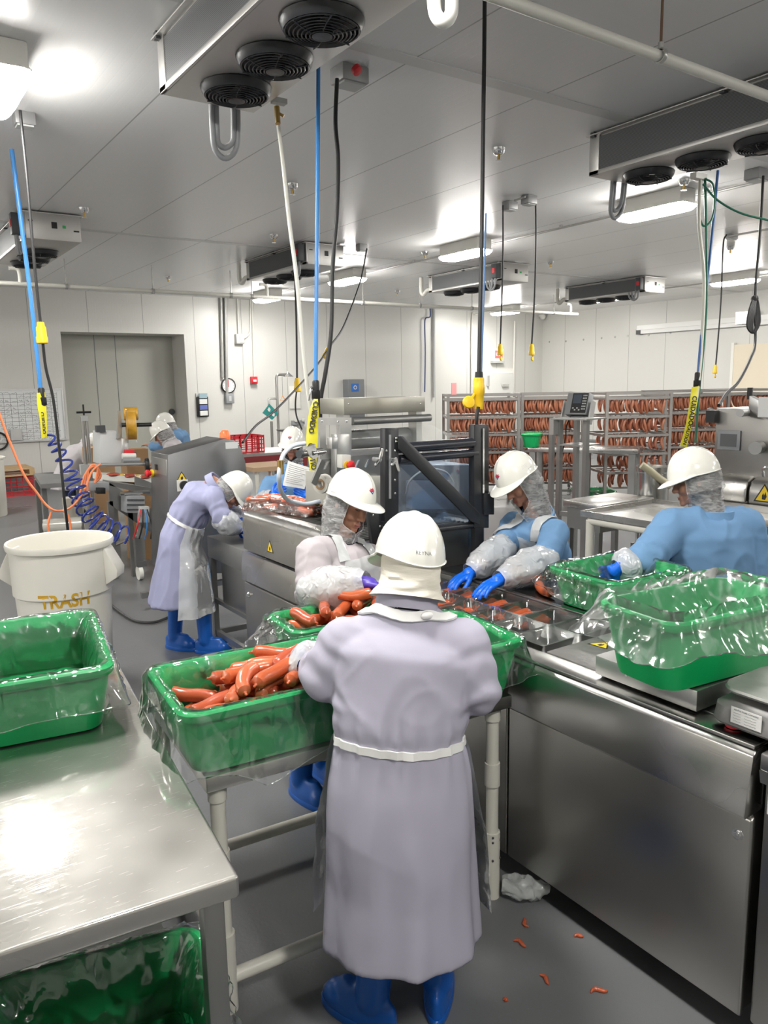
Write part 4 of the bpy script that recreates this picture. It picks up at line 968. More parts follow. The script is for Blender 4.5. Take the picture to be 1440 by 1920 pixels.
        kp = neck-ty*.12+tx*.085-up1*.03; kq = ctree.find_nearest(kp); MB().ell(kq[0]+kq[1]*.012, (.02, .014, .012)).build('neck_knot', tiem, root)
    # ---- apron, sleeves, gloves
    if apron:
        a0, a1 = apron.get('arc', (15, 165)); bib = apron.get('bib', True); low = apron.get('low', hem-.03); nn = 34; rows = []
        def arow(cc, X_, Y_, off, a0=a0, a1=a1, sc=None):
            ths = [math.radians(a0+(a1-a0)*k/nn) for k in range(nn+1)]; dirs = [X_*math.cos(t)+Y_*math.sin(t) for t in ths]
            if sc is None: return hugging(cc, dirs, off)
            return [cc+X_*math.cos(t)*sc[0]*(1+.03*math.sin(t*8+seed))+Y_*math.sin(t)*sc[1]*(1+.04*math.sin(t*8+seed)) for t in ths]
        if bib:
            for t, sq in ((1.02, .55), (.8, .6), (.55, .7), (.28, .85)):
                mid = (a0+a1)/2; hw = (a1-a0)/2*sq; rows.append(arow(waist.lerp(chest+(sm-chest)*1.0, t), tx, ty, .012, mid-hw, mid+hw))
        rows.append(arow(waist, *W2, .012)); rows.append(arow(hip, hx_, hy_, .014))
        for t in (.35, .7, 1):
            cc = hip.lerp(V((hc.x, hc.y, low)), t); sc = (w_*1.1+(hemw[0]*apron.get('w', 1.05)-w_*1.05)*t+.02, d_*1.15+(hemw[1]*1.08-d_*1.05)*t+.03); rows.append(arow(cc, fx, fy, 0, sc=sc))
        fine = []
        for i in range(len(rows)-1):
            for k in range(5): fine.append([rows[i][j].lerp(rows[i+1][j], k/5) for j in range(nn+1)])
        fine.append(rows[-1])
        for r in fine:
            for j, p in enumerate(r): w = nz3(p, 9, seed+2); w2 = nz3(p, 26, seed); r[j] = p+w*.008+w2*.003
        MB().rings(fine, (False, False), wrap=False).build('apron', apronm, root)
        if bib:
            top = fine[0]
            for e, sgn in ((top[0], 1), (top[-1], -1)):
                pts = spline([e, sm.lerp(Jv['sh'+('R' if sgn > 0 else 'L')], .45)+up1*.10+ty*.06, neck+tx*sgn*.10+up1*.035, neck-ty*.09+up1*.01+tx*sgn*.03], 8)
                rr = []
                for i, p in enumerate(pts):
                    d = (pts[min(i+1, len(pts)-1)]-pts[max(i-1, 0)]).normalized(); hq = ctree.find_nearest(p); tk = hq[1] if hq[0] is not None else ty; wv = d.cross(tk).normalized(); p = (hq[0] if hq[0] is not None else p)+tk*.010
                    rr.append([p-wv*.026, p+tk*.004, p+wv*.026, p-tk*.002])
                MB().rings(rr).build('apron_strap', apronm, root)
    for s in sleeves:
        el, wr = Jv['el'+s], Jv['wr'+s]; d = (wr-el).normalized(); a = d.orthogonal().normalized(); bb = d.cross(a); rows = []; K = 26; nn = 40
        up_ = el-d*.05 if not s_from else el.lerp(wr, s_from); dn = wr+d*.012
        for i in range(K+1):
            t = i/K; cc = up_.lerp(dn, t); rad = (.058+.033*math.sin(math.pi*min(1, t*1.05))**.6*1.0)*puff*(1-.32*t**2.5)
            if t < .07: rad *= .93
            if i >= K-1: rad = .043
            r = []
            for k in range(nn):
                th = 2*math.pi*k/nn; p = cc+a*math.cos(th)*rad+bb*math.sin(th)*rad; w = nz3(p, 17, seed+7); w2 = nz3(p, 48, seed)
                r.append(p+(p-cc).normalized()*(w.x*.013+w2.y*.005))
            rows.append(r)
        MB().rings(rows, (False, False)).build('plastic_sleeve', sleevem, root)
    for s in gloves:
        hd = (hands or {}).get(s) or ((Jv['wr'+s]-Jv['el'+s]).normalized(), V((0, 0, 1)), {})
        g = MB(); hand_caps(g, Jv['wr'+s], hd[0], hd[1], 1 if s == 'L' else -1, 1.02, infl=.0018, **hd[2]); g.capsule(Jv['wr'+s]-V(hd[0]).normalized()*.025, Jv['wr'+s]+V(hd[0]).normalized()*.02, .031, .032, 14)
        link('glove', setmat(remesh(g, .0042, 2), glove_m or glovem), root)
    # ---- legs
    for s in 'LR':
        kn, an = Jv['kn'+s], Jv['an'+s]; td = V((toes or {}).get(s, ty if abs(ty.z) < .8 else Y)); td.z = 0; td = td.normalized(); sd = td.cross(V((0, 0, 1)))
        fl = V((an.x, an.y, 0)); g = MB()
        g.capsule(V((an.x, an.y, .1)), an.lerp(kn, .92)+V((0, 0, .02)), .052, .066, 20)
        sole = []
        for z, k1, k2 in ((.0, .94, .9), (.012, 1, 1), (.05, 1, 1), (.085, .86, .8), (.12, .6, .55)):
            sole.append([fl+td*(.055+(.142*k1)*math.sin(t)-(.02 if z > .08 else 0))+sd*(.047*k2*(1+.13*math.sin(t))*math.cos(t))+V((0, 0, z)) for t in [2*math.pi*q/24 for q in range(24)]])
        g.rings(sole); g.ell(fl+td*.135+V((0, 0, .05)), (.05, .05, .045))
        if legs == 'boots':
            bt = link('boot', setmat(remesh(g, .008, 3), bootm), root)
            MB().rings([[fl+td*(.055+.147*q*math.sin(t))+sd*(.0495*q*(1+.13*math.sin(t))*math.cos(t))+V((0, 0, z)) for t in [2*math.pi*k/32 for k in range(32)]] for z, q in ((.0, .98), (.004, 1), (.022, 1), (.026, .97))]).build('sole', bootm, bt)
        else:
            g2 = MB(); g2.capsule(an+V((0, 0, -.02)), kn, .06, .075); g2.capsule(kn, hip+Rt*(.08 if s == 'R' else -.08), .075, .1); link('trouser_leg', setmat(remesh(g2, .012, 3), trousers), root)
            link('boot', setmat(remesh(g, .01, 2), blackg), root)
    return root
def stance(J, cx, cy, fwd, gap=.1, kz=.48, turn=0):
    f = V(fwd); f.z = 0; f = f.normalized(); r = f.cross(V((0, 0, 1)))
    for s, k in (('R', 1), ('L', -1)):
        J['an'+s] = V((cx, cy, .09))+r*gap*k; J['kn'+s] = V((cx, cy, kz))+r*gap*k+f*.03
    return J

# nearest woman, back to the camera
D = 2.33
J = dict(head=ad(768, 1050, D), neck=ad(763, 1128, D-.03), chest=ad(752, 1235, D-.06), waist=ad(748, 1388, D-.08), hip=ad(748, 1465, D-.07), shL=ad(645, 1208, D-.03), shR=ad(868, 1208, D-.05), elL=ad(612, 1266, D-.03), wrL=ad(572, 1238, D+.20), elR=ad(893, 1292, D-.07), wrR=ad(893, 1270, D+.17),
         anL=V((1.13, 1.75, .09)), anR=V((1.335, 1.69, .09)), knL=V((1.15, 1.74, .46)), knR=V((1.29, 1.70, .46)))
person('worker in long lavender coat with back to camera, centre foreground', J, lavender, HD(-22, -12), hu=V((0, 0, 1))+HD(0)*.12+HD(90)*.15, hem=.345, hemw=(.232, .19), net='hood', apron=dict(arc=(5, 175), bib=False, low=.40, w=1.0), sleeves='LR', s_from=.62, puff=.82, gloves='LR', bulk=1.09, marks=dict(name='REYNA', name_az=-94, name_el=-.10, nsz=.017, side=(0, 180)), hatkw=dict(back_dip=.036, vis=.04), hands=dict(L=(HD(45, -35), V((0, 0, 1)), {}), R=(HD(-20, -30), V((0, 0, 1)), {})), toes=dict(L=HD(-55), R=HD(8)), hemc=ad(752, 1795, 2.28), seed=1, crease=.45, black_neck=True, neck_band=True, vox=.006, cvox=.009, armr=1.02)
# woman facing her from behind the tubs
D = 3.53
J = dict(head=ad(658, 938, D), neck=ad(636, 1022, D+.04), chest=ad(640, 1075, D+.05), waist=ad(640, 1145, D+.08), hip=ad(640, 1190, D+.1), shR=ad(588, 1040, D-.11), shL=ad(692, 1050, D+.14), elR=ad(586, 1108, D-.19), wrR=ad(685, 1094, D-.32), elL=ad(735, 1120, D+.1), wrL=ad(728, 1130, D-.14))
f = HD(118); stance(J, 1.68, 3.1, f)
person('worker in mauve coat and white bib apron facing right behind the tubs', J, pinkish, HD(132, -20), hat_tilt=13, hem=.32, bulk=1.12, apron=dict(arc=(20, 160)), sleeves='R', gloves='LR', marks=dict(name='ELENA', name_az=-15, name_el=.0, nsz=.012, side=(0, 180)), black_neck=True, glove_m=mat('violet_glove', (.09, .05, .42), .4), seed=2, vox=.0052, cvox=.009, puff=1.12, hatkw=dict(back_dip=.0, vis=.05), blackhood=False, netlen=.19, hands=dict(R=(HD(95, -10), HD(0, 80), {}), L=(HD(150, -30), V((0, 0, 1)), {})))
# stooping woman in violet
D = 5.62
J = dict(head=ad(437, 918, D-.02), neck=ad(405, 908, D-.02), chest=ad(372, 932, D), waist=ad(349, 978, D+.02), hip=ad(338, 1010, D+.03), shR=ad(402, 935, D-.16), shL=ad(410, 925, D+.16), elR=ad(418, 975, D-.18), wrR=ad(447, 992, D-.08), elL=ad(440, 968, D+.2), wrL=ad(455, 980, D+.04),
         anR=V((2.0, 5.28, .09)), anL=V((1.85, 5.52, .09)), knR=V((2.01, 5.33, .47)), knL=V((1.9, 5.55, .47)))
person('worker in violet coat stooping over the far end of the machine', J, violet, HD(100, -52), hem=.40, hemw=(.255, .21), apron=dict(arc=(8, 110), bib=False, low=.33, w=.98), sleeves='RL', gloves='LR', seed=3, cvox=.012, hemc=ad(333, 1143, D+.05), marks=dict(side=(0,), emblem=False), toes=dict(L=HD(110), R=HD(95)), netlen=.15)
# woman reading a sheet
D = 6.6
J = dict(head=ad(548, 832, D), neck=ad(549, 876, D+.06), chest=ad(549, 930, D+.08), waist=ad(549, 985, D+.1), hip=ad(549, 1020, D+.12), shR=ad(507, 908, D+.04), shL=ad(592, 908, D+.05), elR=ad(487, 950, D-.05), wrR=ad(511, 930, D-.24), elL=ad(606, 950, D-.05), wrL=ad(580, 932, D-.24))
f = HD(178); stance(J, J['hip'].x, J['hip'].y, f)
person('worker in blue coat and black hood reading a sheet of paper', J, blue, HD(184, -3), sleeves='RL', gloves='LR', seed=4, cvox=.012, blackhood=True, net='net', marks=dict(side=(0, 180)), puff=1.1, hands=dict(R=(HD(70, 35), HD(180, 10), dict(curl=(.5, .5, .4))), L=(HD(-80, 20), HD(180), {})))
P = [ad(540, 864, D-.24), ad(581, 877, D-.22), ad(571, 917, D-.26), ad(530, 910, D-.28)]
m = MB(); rows = []
for i in range(9):
    t = i/8; rows.append([P[0].lerp(P[1], s/8).lerp(P[3].lerp(P[2], s/8), t)+HD(180)*(.02*math.sin(s/8*math.pi)*math.sin(t*3)) for s in range(9)])
m.rings(rows, (False, False), wrap=False); rows2 = [[p+HD(0)*.0006 for p in r] for r in rows]; m.rings(rows2, (False, False), wrap=False)
pp = tag(m.build('paper_sheet', paper), 'white written sheet held up by the blue coated reader', 'paper')
ln = MB()
for i in range(10):
    t = .12+i*.08; a, bq = P[0].lerp(P[3], t), P[1].lerp(P[2], t)
    ln.cur = 0; q = [a.lerp(bq, s)+HD(180)*(.02*math.sin(s*math.pi)*math.sin(t*3)+.003) for s in (.1, .3, .5, .7, .88-.1*(i % 3))]; ln.tube(q, .0012, 4)
ln.build('handwriting', greyink, pp)
# young worker in blue laying sausages
D = 4.08
J = dict(head=ad(970, 897, D), neck=ad(1008, 968, D+.06), chest=ad(1010, 1030, D+.18), waist=ad(1025, 1095, D+.36), hip=ad(1040, 1145, D+.52), shL=ad(1043, 1000, D-.06), shR=ad(962, 985, D+.16), elL=ad(1022, 1050, D-.22), wrL=ad(938, 1086, 3.66), elR=ad(942, 1028, D+.0), wrR=ad(884, 1072, 3.92))
f = HD(-118); stance(J, J['hip'].x+.05, J['hip'].y, f)
person('worker in blue coat and white bib apron laying sausages into pockets', J, blue, HD(-124, -32), hat_tilt=10, bulk=.98, hem=.34, apron=dict(arc=(15, 165)), sleeves='LR', gloves='LR', seed=5, vox=.0052, cvox=.009, puff=1.0, hatkw=dict(back_dip=.0, vis=.05), marks=dict(name='ADALIS', name_az=196, name_el=.12, nsz=.011, side=(0, 180)), netlen=.17,
       hands=dict(L=(ad(880, 1120, 3.58)-J['wrL'], V((0, 0, 1)), dict(curl=(.2, .25, .2), spread=.16)), R=(ad(836, 1100, 3.86)-J['wrR'], V((0, 0, 1)), dict(curl=(.2, .25, .2), spread=.16))))
# man in blue at the right
D = 3.76
J = dict(head=ad(1302, 895, D), neck=ad(1332, 968, D+.0), chest=ad(1330, 1040, D+.02), waist=ad(1330, 1135, D+.08), hip=ad(1330, 1195, D+.1), shR=ad(1398, 985, D+.02), shL=ad(1258, 990, D-.05), elL=ad(1207, 1052, D-.14), wrL=ad(1160, 1066, D-.18), elR=ad(1408, 1110, D+.05), wrR=ad(1330, 1150, D+.18))
f = HD(-52); stance(J, J['hip'].x, J['hip'].y, f)
person('worker in blue coat, back turned, behind the tub at right', J, blue, HD(-78, -12), bulk=1.24, hem=.36, waist_tie=False, collar_k=1.22, sleeves='L', s_from=.42, puff=1.0, gloves='LR', seed=6, vox=.006, cvox=.010, hatkw=dict(back_dip=-.004, vis=.05), marks=dict(name='JAVIER', name_az=-60, name_el=.05, nsz=.013, side=(180, 0), emblem=False), netlen=.17, hands=dict(L=(HD(-60, -50), HD(180, 30), {})))
# far workers
D = 12.1
J = dict(head=ad(174, 826, D-.1), neck=ad(163, 829, D), chest=ad(150, 850, D), waist=ad(134, 876, D), hip=ad(128, 897, D), shR=ad(160, 845, D-.25), shL=ad(165, 842, D+.25), elR=ad(171, 868, D-.2), wrR=ad(186, 866, D-.2), elL=ad(178, 862, D+.2), wrL=ad(190, 860, D+.1))
f = HD(85); stance(J, J['hip'].x, J['hip'].y, f)
person('worker in pale coat bending over boxes, far left by whiteboard', J, paleL, HD(80, -40), vox=.012, cvox=.016, hem=.42, hemw=(.30, .27), seed=7, legs='trousers', face=False, marks=dict(emblem=False), bulk=1.5, waist_tie=False)
D = 9.2
J = dict(head=ad(302, 811, D), neck=ad(317, 828, D+.03), chest=ad(326, 846, D+.05), waist=ad(333, 875, D+.1), hip=ad(336, 900, D+.12), shL=ad(318, 840, D-.17), shR=ad(330, 834, D+.18), elL=ad(308, 868, D-.2), wrL=ad(290, 875, D-.1), elR=ad(305, 858, D+.2), wrR=ad(288, 868, D+.1))
f = HD(-95); stance(J, J['hip'].x, J['hip'].y, f)
person('worker in pale coat looking down, in front of the blue coated one', J, paleL, HD(-100, -30), vox=.009, cvox=.013, seed=8, apron=dict(arc=(20, 160)), legs='boots', waist_tie=False)
D = 10.0
J = dict(head=ad(311, 795, D), neck=ad(328, 812, D+.03), chest=ad(338, 830, D+.05), waist=ad(341, 862, D+.1), hip=ad(343, 885, D+.12), shL=ad(330, 820, D-.18), shR=ad(343, 816, D+.18), elL=ad(300, 840, D-.25), wrL=ad(283, 836, D-.2), elR=ad(322, 840, D+.2), wrR=ad(305, 850, D+.1))
f = HD(-90); stance(J, J['hip'].x, J['hip'].y, f)
person('worker in blue coat half hidden behind the pale coated one', J, blue, HD(-95, -15), vox=.009, cvox=.013, seed=9, legs='boots', waist_tie=False)
# ================================================================== film unwinder and guard frame on the packing machine
def plate(px, y, thick, m, name, parent, bev=0, d=None):
    """outline in the plane Y=y, given real thickness away from the viewer"""
    return MB().prism([ay(a, b, y) for a, b in px], (0, thick, 0)).build(name, m, parent, bev=bev)
def rectp(x0, y0, x1, y1): return [(x0, y0), (x1, y0), (x1, y1), (x0, y1)]
uw = thing('film_unwinder', 'steel film unwinder with pale top hood above the packing machine', 'machine', (2.5, 3.7, 1.0))
YU = 3.6
h0, h1 = ay(645, 778, YU), ay(797, 743, YU)
MB().box((h0.x, YU, h0.z), (h1.x, YU+.26, h1.z)).build('top_hood', steel_mat('hood_steel', (.44, .43, .38), .42, 'X'), uw, bev=.003)
for px in (654, 789):
    q = ay(px, 757, YU); MB().ell(q, (.005, .003, .005), n=8, m=6).build('hood_screw', chrome, uw)
r0, r1 = ay(660, 790, YU), ay(806, 787, YU)
MB().cyl(r0, V((r1.x, r0.y, r0.z)), .022, 20).build('idler_roller', dsteel, uw)
a, b_ = ay(658, 828, YU), ay(800, 828, YU)
MB().cyl(a+V((0, .12, 0)), V((b_.x, a.y+.12, a.z)), .055, 28).build('film_roll', mat('film_roll_plastic', (.42, .43, .43), .15, coat=.5), uw)
MB().cyl(a+V((0, .02, -.13)), V((b_.x, a.y+.02, a.z-.13)), .03, 18).build('lower_roller', dsteel, uw)
def holed(px, hole, y, th, m, nm):
    (x0, y0, x1, y1), (a0, b0, a1, b1) = px, hole; mm = MB()
    for r in ((x0, y0, x1, b0), (x0, b1, x1, y1), (x0, b0, a0, b1), (a1, b0, x1, b1)): mm.prism([ay(p, q, y) for p, q in rectp(*r)], (0, th, 0))
    return mm.build(nm, m, uw)
sp = holed((600, 783, 659, 862), (611, 797, 637, 833), YU-.02, .02, alu, 'side_plate')
for px, py in ((604, 790), (634, 790), (650, 790), (604, 852), (652, 852)):
    MB().ell(ay(px, py, YU-.02), (.007, .004, .007), n=8, m=6).build('plate_bolt', chrome, sp)
plate(rectp(631, 814, 656, 900), YU-.1, .06, alu, 'upright', uw, .003)
plate(rectp(622, 820, 634, 842), YU-.12, .05, alu, 'clamp_block', uw, .003)
sl = plate([(600, 862), (725, 850), (725, 890), (590, 905)], YU-.03, .02, dsteel, 'slotted_plate', uw)
for k in range(7):
    x = 607+k*19; MB().prism([ay(x+p, 872+q-k, YU-.032) for p, q in ((0, 8), (7, -7), (10, -7), (3, 8))], (0, -.004, 0)).build('slot_bar', chrome, sl)
plate(rectp(640, 893, 724, 955), YU-.08, .4, mat('pale_housing', (.52, .51, .46), .4, .4), 'sealing_housing', uw, .004)
for x in (h0.x+.01, h1.x-.05): MB().box((x, YU+.02, 1.172), (x+.04, YU+.1, h0.z+.01)).build('support_post', alu, uw)
e = plate(rectp(641, 853, 658, 878), YU-.16, .05, mat('estop_box', (.62, .62, .58), .4), 'stop_box', uw, .002)
q = ay(652, 872, YU-.165); kb = MB().lathe([(0, -.012), (.02, -.012), (.022, 0), (.0, 0)], q, (0, -1, 0), 18).build('yellow_collar', yellow, e)
MB().lathe([(.014, 0), (.016, .014), (.024, .016), (.024, .028), (.016, .036), (0, .037)], q, (.55, -1, 0), 18).build('red_button', red, e)
a, b_ = ay(565, 851, YU-.25), ay(602, 846, YU-.2)
MB().cyl(a, b_, .019, 18).build('clamp_tube', steel, uw); MB().cyl(a-(b_-a).normalized()*.02, a, .021, 18).build('end_plug', dgrey, uw)
q = ay(585, 850, YU-.26); MB().prism([q+V((x, 0, z)) for x, z in ((-.03, .03), (.02, .045), (.035, -.02), (.01, -.03), (-.02, -.005))], (0, .02, 0)).cyl(q, q+V((.1, .05, 0)), .012, 12).build('wing_knob', chrome, uw)
plate([(584, 905), (603, 862), (611, 866), (593, 911)], YU-.2, .015, dsteel, 'lever_arm', uw)
q = ay(600, 908, YU-.12); MB().lathe([(.026, 0), (.048, 0), (.05, .01), (.05, .05), (.026, .05), (.026, 0)], q, (1, .45, 0), 24).build('film_reel', mat('pale_film_roll', (.62, .6, .55), .3), uw)
MB().lathe([(.02, -.002), (.03, -.002), (.03, .004), (.02, .004), (.02, -.002)], q, (1, .45, 0), 20).build('cardboard_core', mat('cardboard', (.36, .23, .12), .8), uw)
YG = 3.05
hb = plate(rectp(752, 872, 898, 1010), YU-.05, .35, mat('dark_sealing_head', (.10, .11, .125), .4, .5), 'sealing_head', uw, .004)
plate(rectp(772, 902, 852, 955), YU-.12, .06, mat('blue_grey_box', (.13, .16, .21), .4), 'drive_cover', hb, .004)
MB().tube(spline([ay(762, 925, YU-.1), ay(770, 900, YU-.2), ay(800, 880, YU-.25), ay(835, 885, YU-.2), ay(850, 905, YU-.1)], 6), .007, 8).build('air_tube', lgrey, hb)
gf = thing('guard_frame', 'black film guide frame with diagonal brace and clear pane', 'frame', (2.4, YG, .95))
def gbar(px, nm='post', m=blackg, th=.045, y=YG, bev=.004): return plate(px, y, th, m, nm, gf, bev)
lp_ = gbar(rectp(722, 803, 748, 1000)); rp_ = gbar(rectp(889, 796, 917, 990))
MB().prism([ay(p, q, YG-.002) for p, q in rectp(729, 815, 733, 935)], (0, -.002, 0)).build('scale_slot', grey, lp_)
MB().prism([ay(p, q, YG-.002) for p, q in rectp(904, 803, 907, 925)], (0, -.006, 0)).build('guide_rail', chrome, rp_)
for px, py in ((743, 822), (743, 828), (741, 845), (741, 900), (741, 925), (725, 845)): MB().ell(ay(px, py, YG-.001), (.006, .003, .006), n=8, m=6).build('bolt_head', chrome, lp_)
gbar([(748, 818), (757, 818), (900, 962), (900, 984), (884, 978), (748, 842)], 'diagonal_brace', th=.012, y=YG-.02)
for (x0, y0, x1, y1, r) in ((748, 840, 886, 830, .026), (748, 861, 893, 849, .022)):
    a, b_ = ay(x0, y0, YG+.02), ay(x1, y1, YG+.02); MB().cyl(a, b_, r, 18).build('roller', mat('black_roller_%d' % y0, (.02, .022, .03), .22), gf)
a, b_ = ay(752, 1000, YG+.02), ay(890, 984, YG+.02); MB().cyl(a, b_, .018, 14).build('roller', blackg, gf)
pane = film_mat('tinted_guard_pane', col=(.72, .78, .86), white=.05, wvar=.05, thr=.6, gloss=.5, bump=.02, bscale=5, rough=.05)
MB().prism([ay(p, q, YG+.06) for p, q in ((748, 858), (889, 848), (889, 985), (748, 1000))], (0, .004, 0)).build('clear_pane', pane, gf)
for px, py, l in ((742, 862, 1), (712, 862, 0)):
    q = ay(px, py, YG-.03)
    MB().cyl(q, q+V((0, .05, 0)), .012, 12).capsule(q, q+V((.01, -.01, -.055 if l else .05)), .009, .006, 8).capsule(q, q+V((-.03, -.01, -.02)), .008, .008, 8).build('clamp_lever', chrome, gf)
gbar([(690, 958), (722, 955), (745, 1000), (745, 1030), (700, 1030)], 'bracket', th=.03, y=YG+.03)
for k in range(7): MB().ell(ay(700+(k*17) % 36, 966+(k*13) % 44, YG+.028), (.006, .003, .006), n=8, m=6).build('bracket_bolt', chrome, gf)
gbar(rectp(908, 925, 927, 965), 'mount_block', th=.06, y=YG-.01)
for px in (730, 900):
    q = ay(px, 985, YG); MB().box((q.x-.03, YG+.005, .956), (q.x+.03, YG+.04, q.z+.02)).build('foot_post', blackg, gf)
# film drawn from the unwinder down to the frame
fs = [[ay(660, 796, YU), ay(806, 796, YU)], [ay(748, 842, YG+.02), ay(886, 832, YG+.02)]]
rows = [[fs[0][0].lerp(fs[0][1], s/10).lerp(fs[1][0].lerp(fs[1][1], s/10), t/10)+V((0, 0, .004*math.sin(s*2+t))) for s in range(11)] for t in range(11)]
tag(MB().rings(rows, (False, False), wrap=False).build('packing_film', film_mat('stretched_film', white=.03, wvar=.1, thr=.62, gloss=.12, bump=.05, bscale=4, rough=.5)), 'clear film stretched from unwinder roller to black frame', 'film')
hs = spline([ay(572, 831, 3.4), ay(549, 836, 3.4), ay(533, 850, 3.4), ay(526, 870, 3.4), ay(523, 894, 3.4), ay(526, 918, 3.45), ay(540, 937, 3.55), ay(570, 945, 3.6), ay(600, 940, 3.6)], 6)
hz_ = tag(MB().tube(hs, .0115, 12).build('air_hose', mat('pale_blue_hose', (.62, .68, .74), .3)), 'pale hose looping in front of the paper reader', 'hose')
q = ay(526, 876, 3.4); MB().cyl(q+V((0, 0, .035)), q-V((0, 0, .035)), .016, 12).build('brass_fitting', brass, hz_)

# ================================================================== trash can, dolly and far bins
D_ = 4.9; tc_ = ad(112, 1011, D_); R0 = 95.5/1440*D_
can = thing('trash_can', 'big round white can stencilled TRASH behind left table', 'can', (tc_.x, tc_.y, 0))
zt = tc_.z; zb_ = .17; cx_, cy_ = tc_.x, tc_.y
wc = mat('white_can_plastic', (.76, .74, .67), .42, var=.05, vscale=5, bump=.03, bscale=30)
prof = [(0, zb_), (R0*.80, zb_), (R0*.815, zb_+.02), (R0*.885, zb_+(zt-zb_)*.60), (R0*.925, zb_+(zt-zb_)*.615), (R0*.935, zt-.045), (R0*.985, zt-.04), (R0*1.0, zt-.015), (R0*.985, zt), (R0*.945, zt-.004), (R0*.93, zt-.03), (R0*.86, zb_+.3), (R0*.79, zb_+.03), (0, zb_+.02)]
cb = MB().lathe(prof, (cx_, cy_, 0), n=64).build('can_body', wc, can)
for s in (-1, 1):
    c = V((cx_, cy_, 0))+V((RT.x, RT.y, 0)).normalized()*s*R0*.93; o = V((RT.x, RT.y, 0)).normalized()*s; f = o.cross(V((0, 0, 1)))
    mm = MB(); mm.prism([c+f*.07+V((0, 0, zt-.05)), c+f*.07+o*.075+V((0, 0, zt-.19)), c+f*.07+o*.07+V((0, 0, zt-.24)), c+f*.07-o*.005+V((0, 0, zt-.29)), c+f*.07-o*.01+V((0, 0, zt-.05))], f*-.14); mm.build('handle', wc, can, bev=.012, seg=3)
me = text_mesh('TRASH', .118, 0, bold=.0035); bm = bmesh.new(); bm.from_mesh(me); bmesh.ops.triangulate(bm, faces=bm.faces); bmesh.ops.subdivide_edges(bm, edges=bm.edges, cuts=2); bm.to_mesh(me); bm.free()
bm = bmesh.new(); bm.from_mesh(cb.data); bm.transform(Matrix.Translation(can.location)); tree = BVHTree.FromBMesh(bm); bm.free()
zc = ad(110, 1135, D_-.28).z
th0 = math.atan2(-cy_, -cx_)
for v in me.vertices:
    x, y = v.co.x*.82, v.co.y; th = th0+x/(R0*.88); d = V((math.cos(th), math.sin(th), 0)); z = zc+y
    h = tree.ray_cast(V((cx_, cy_, z))+d*.8, -d); v.co = (h[0] if h[0] else V((cx_, cy_, z))+d*R0*.9)+d*.0012
me.materials.clear(); me.materials.append(mat('stencil_ochre', (.62, .36, .02), .6)); ts = link('stencil_lettering', me, cb)
gaps = MB()
dl = thing('can_dolly', 'low round dolly with castors under the white trash can', 'dolly', (cx_, cy_, 0))
MB().lathe([(0, .13), (.25, .13), (.265, .14), (.265, .165), (.25, .168), (0, .168)], (cx_, cy_, 0), n=32).build('disc', dgrey, dl)
for k in range(4):
    a = k*math.pi/2+.4; p = V((cx_+.2*math.cos(a), cy_+.2*math.sin(a), 0)); MB().cyl(p+V((-.012, 0, .04)), p+V((.012, 0, .04)), .04, 14).build('castor', black, dl); MB().cyl(p+V((0, 0, .06)), p+V((0, 0, .13)), .012, 8).build('castor_stem', dsteel, dl)
p = az(-22, 968, 0); tag(MB().lathe([(0, 0), (.27, 0), (.28, .02), (.30, .9), (.325, .905), (.33, .93), (.31, .94), (.29, .93), (.26, .03), (0, .03)], p, n=40).build('white_bin', wc), 'white round bin cut by the left edge near the wall', 'bin')
wood = mat('pallet_wood', (.52, .36, .19), .75, var=.25, vscale=6, stretch=(1, 8, 8), bump=.1)
pal = az(12, 925, 0); pal.y -= .6; pt = thing('pallet', 'raised wooden pallet by back wall at far left', 'pallet', (pal.x, pal.y, 0))
for k in range(6): MB().box((pal.x-.8, pal.y-.1+k*.16, .50), (pal.x+.42, pal.y+.0+k*.16, .525)).build('slat', wood, pt)
for k in range(3): MB().box((pal.x-.75+k*.54, pal.y-.1, .41), (pal.x-.66+k*.54, pal.y+.8, .50)).build('runner', wood, pt)
for k in range(3): MB().box((pal.x-.8, pal.y-.1+k*.4, .385), (pal.x+.42, pal.y+.0+k*.4, .41)).build('bottom_slat', wood, pt)
def crate(c, sx, sy, sz, label, m, ny=4, nx=5):
    t = thing('crate', label, 'crate', c); x, y, z = c; mm = MB()
    mm.box((x-sx/2, y-sy/2, z), (x+sx/2, y+sy/2, z+.012))
    for zz in [z+sz*k/ny for k in range(1, ny+1)]:
        hh = .012 if zz < z+sz-.01 else .03
        for s in (-1, 1):
            mm.box((x-sx/2, y+s*sy/2-.006, zz-hh), (x+sx/2, y+s*sy/2+.006, zz)); mm.box((x+s*sx/2-.006, y-sy/2, zz-hh), (x+s*sx/2+.006, y+sy/2, zz))
    for k in range(nx+1):
        u = -1+2*k/nx
        for s in (-1, 1): mm.box((x+u*sx/2-.007, y+s*sy/2-.006, z), (x+u*sx/2+.007, y+s*sy/2+.006, z+sz)); mm.box((x+s*sx/2-.006, y+u*sy/2-.007, z), (x+s*sx/2+.006, y+u*sy/2+.007, z+sz))
    mm.build('crate_basket', m, t); return t
crate((pal.x-.1, pal.y+.35, 0), 1.05, .7, .38, 'red plastic crate under the pallet at far left', red)
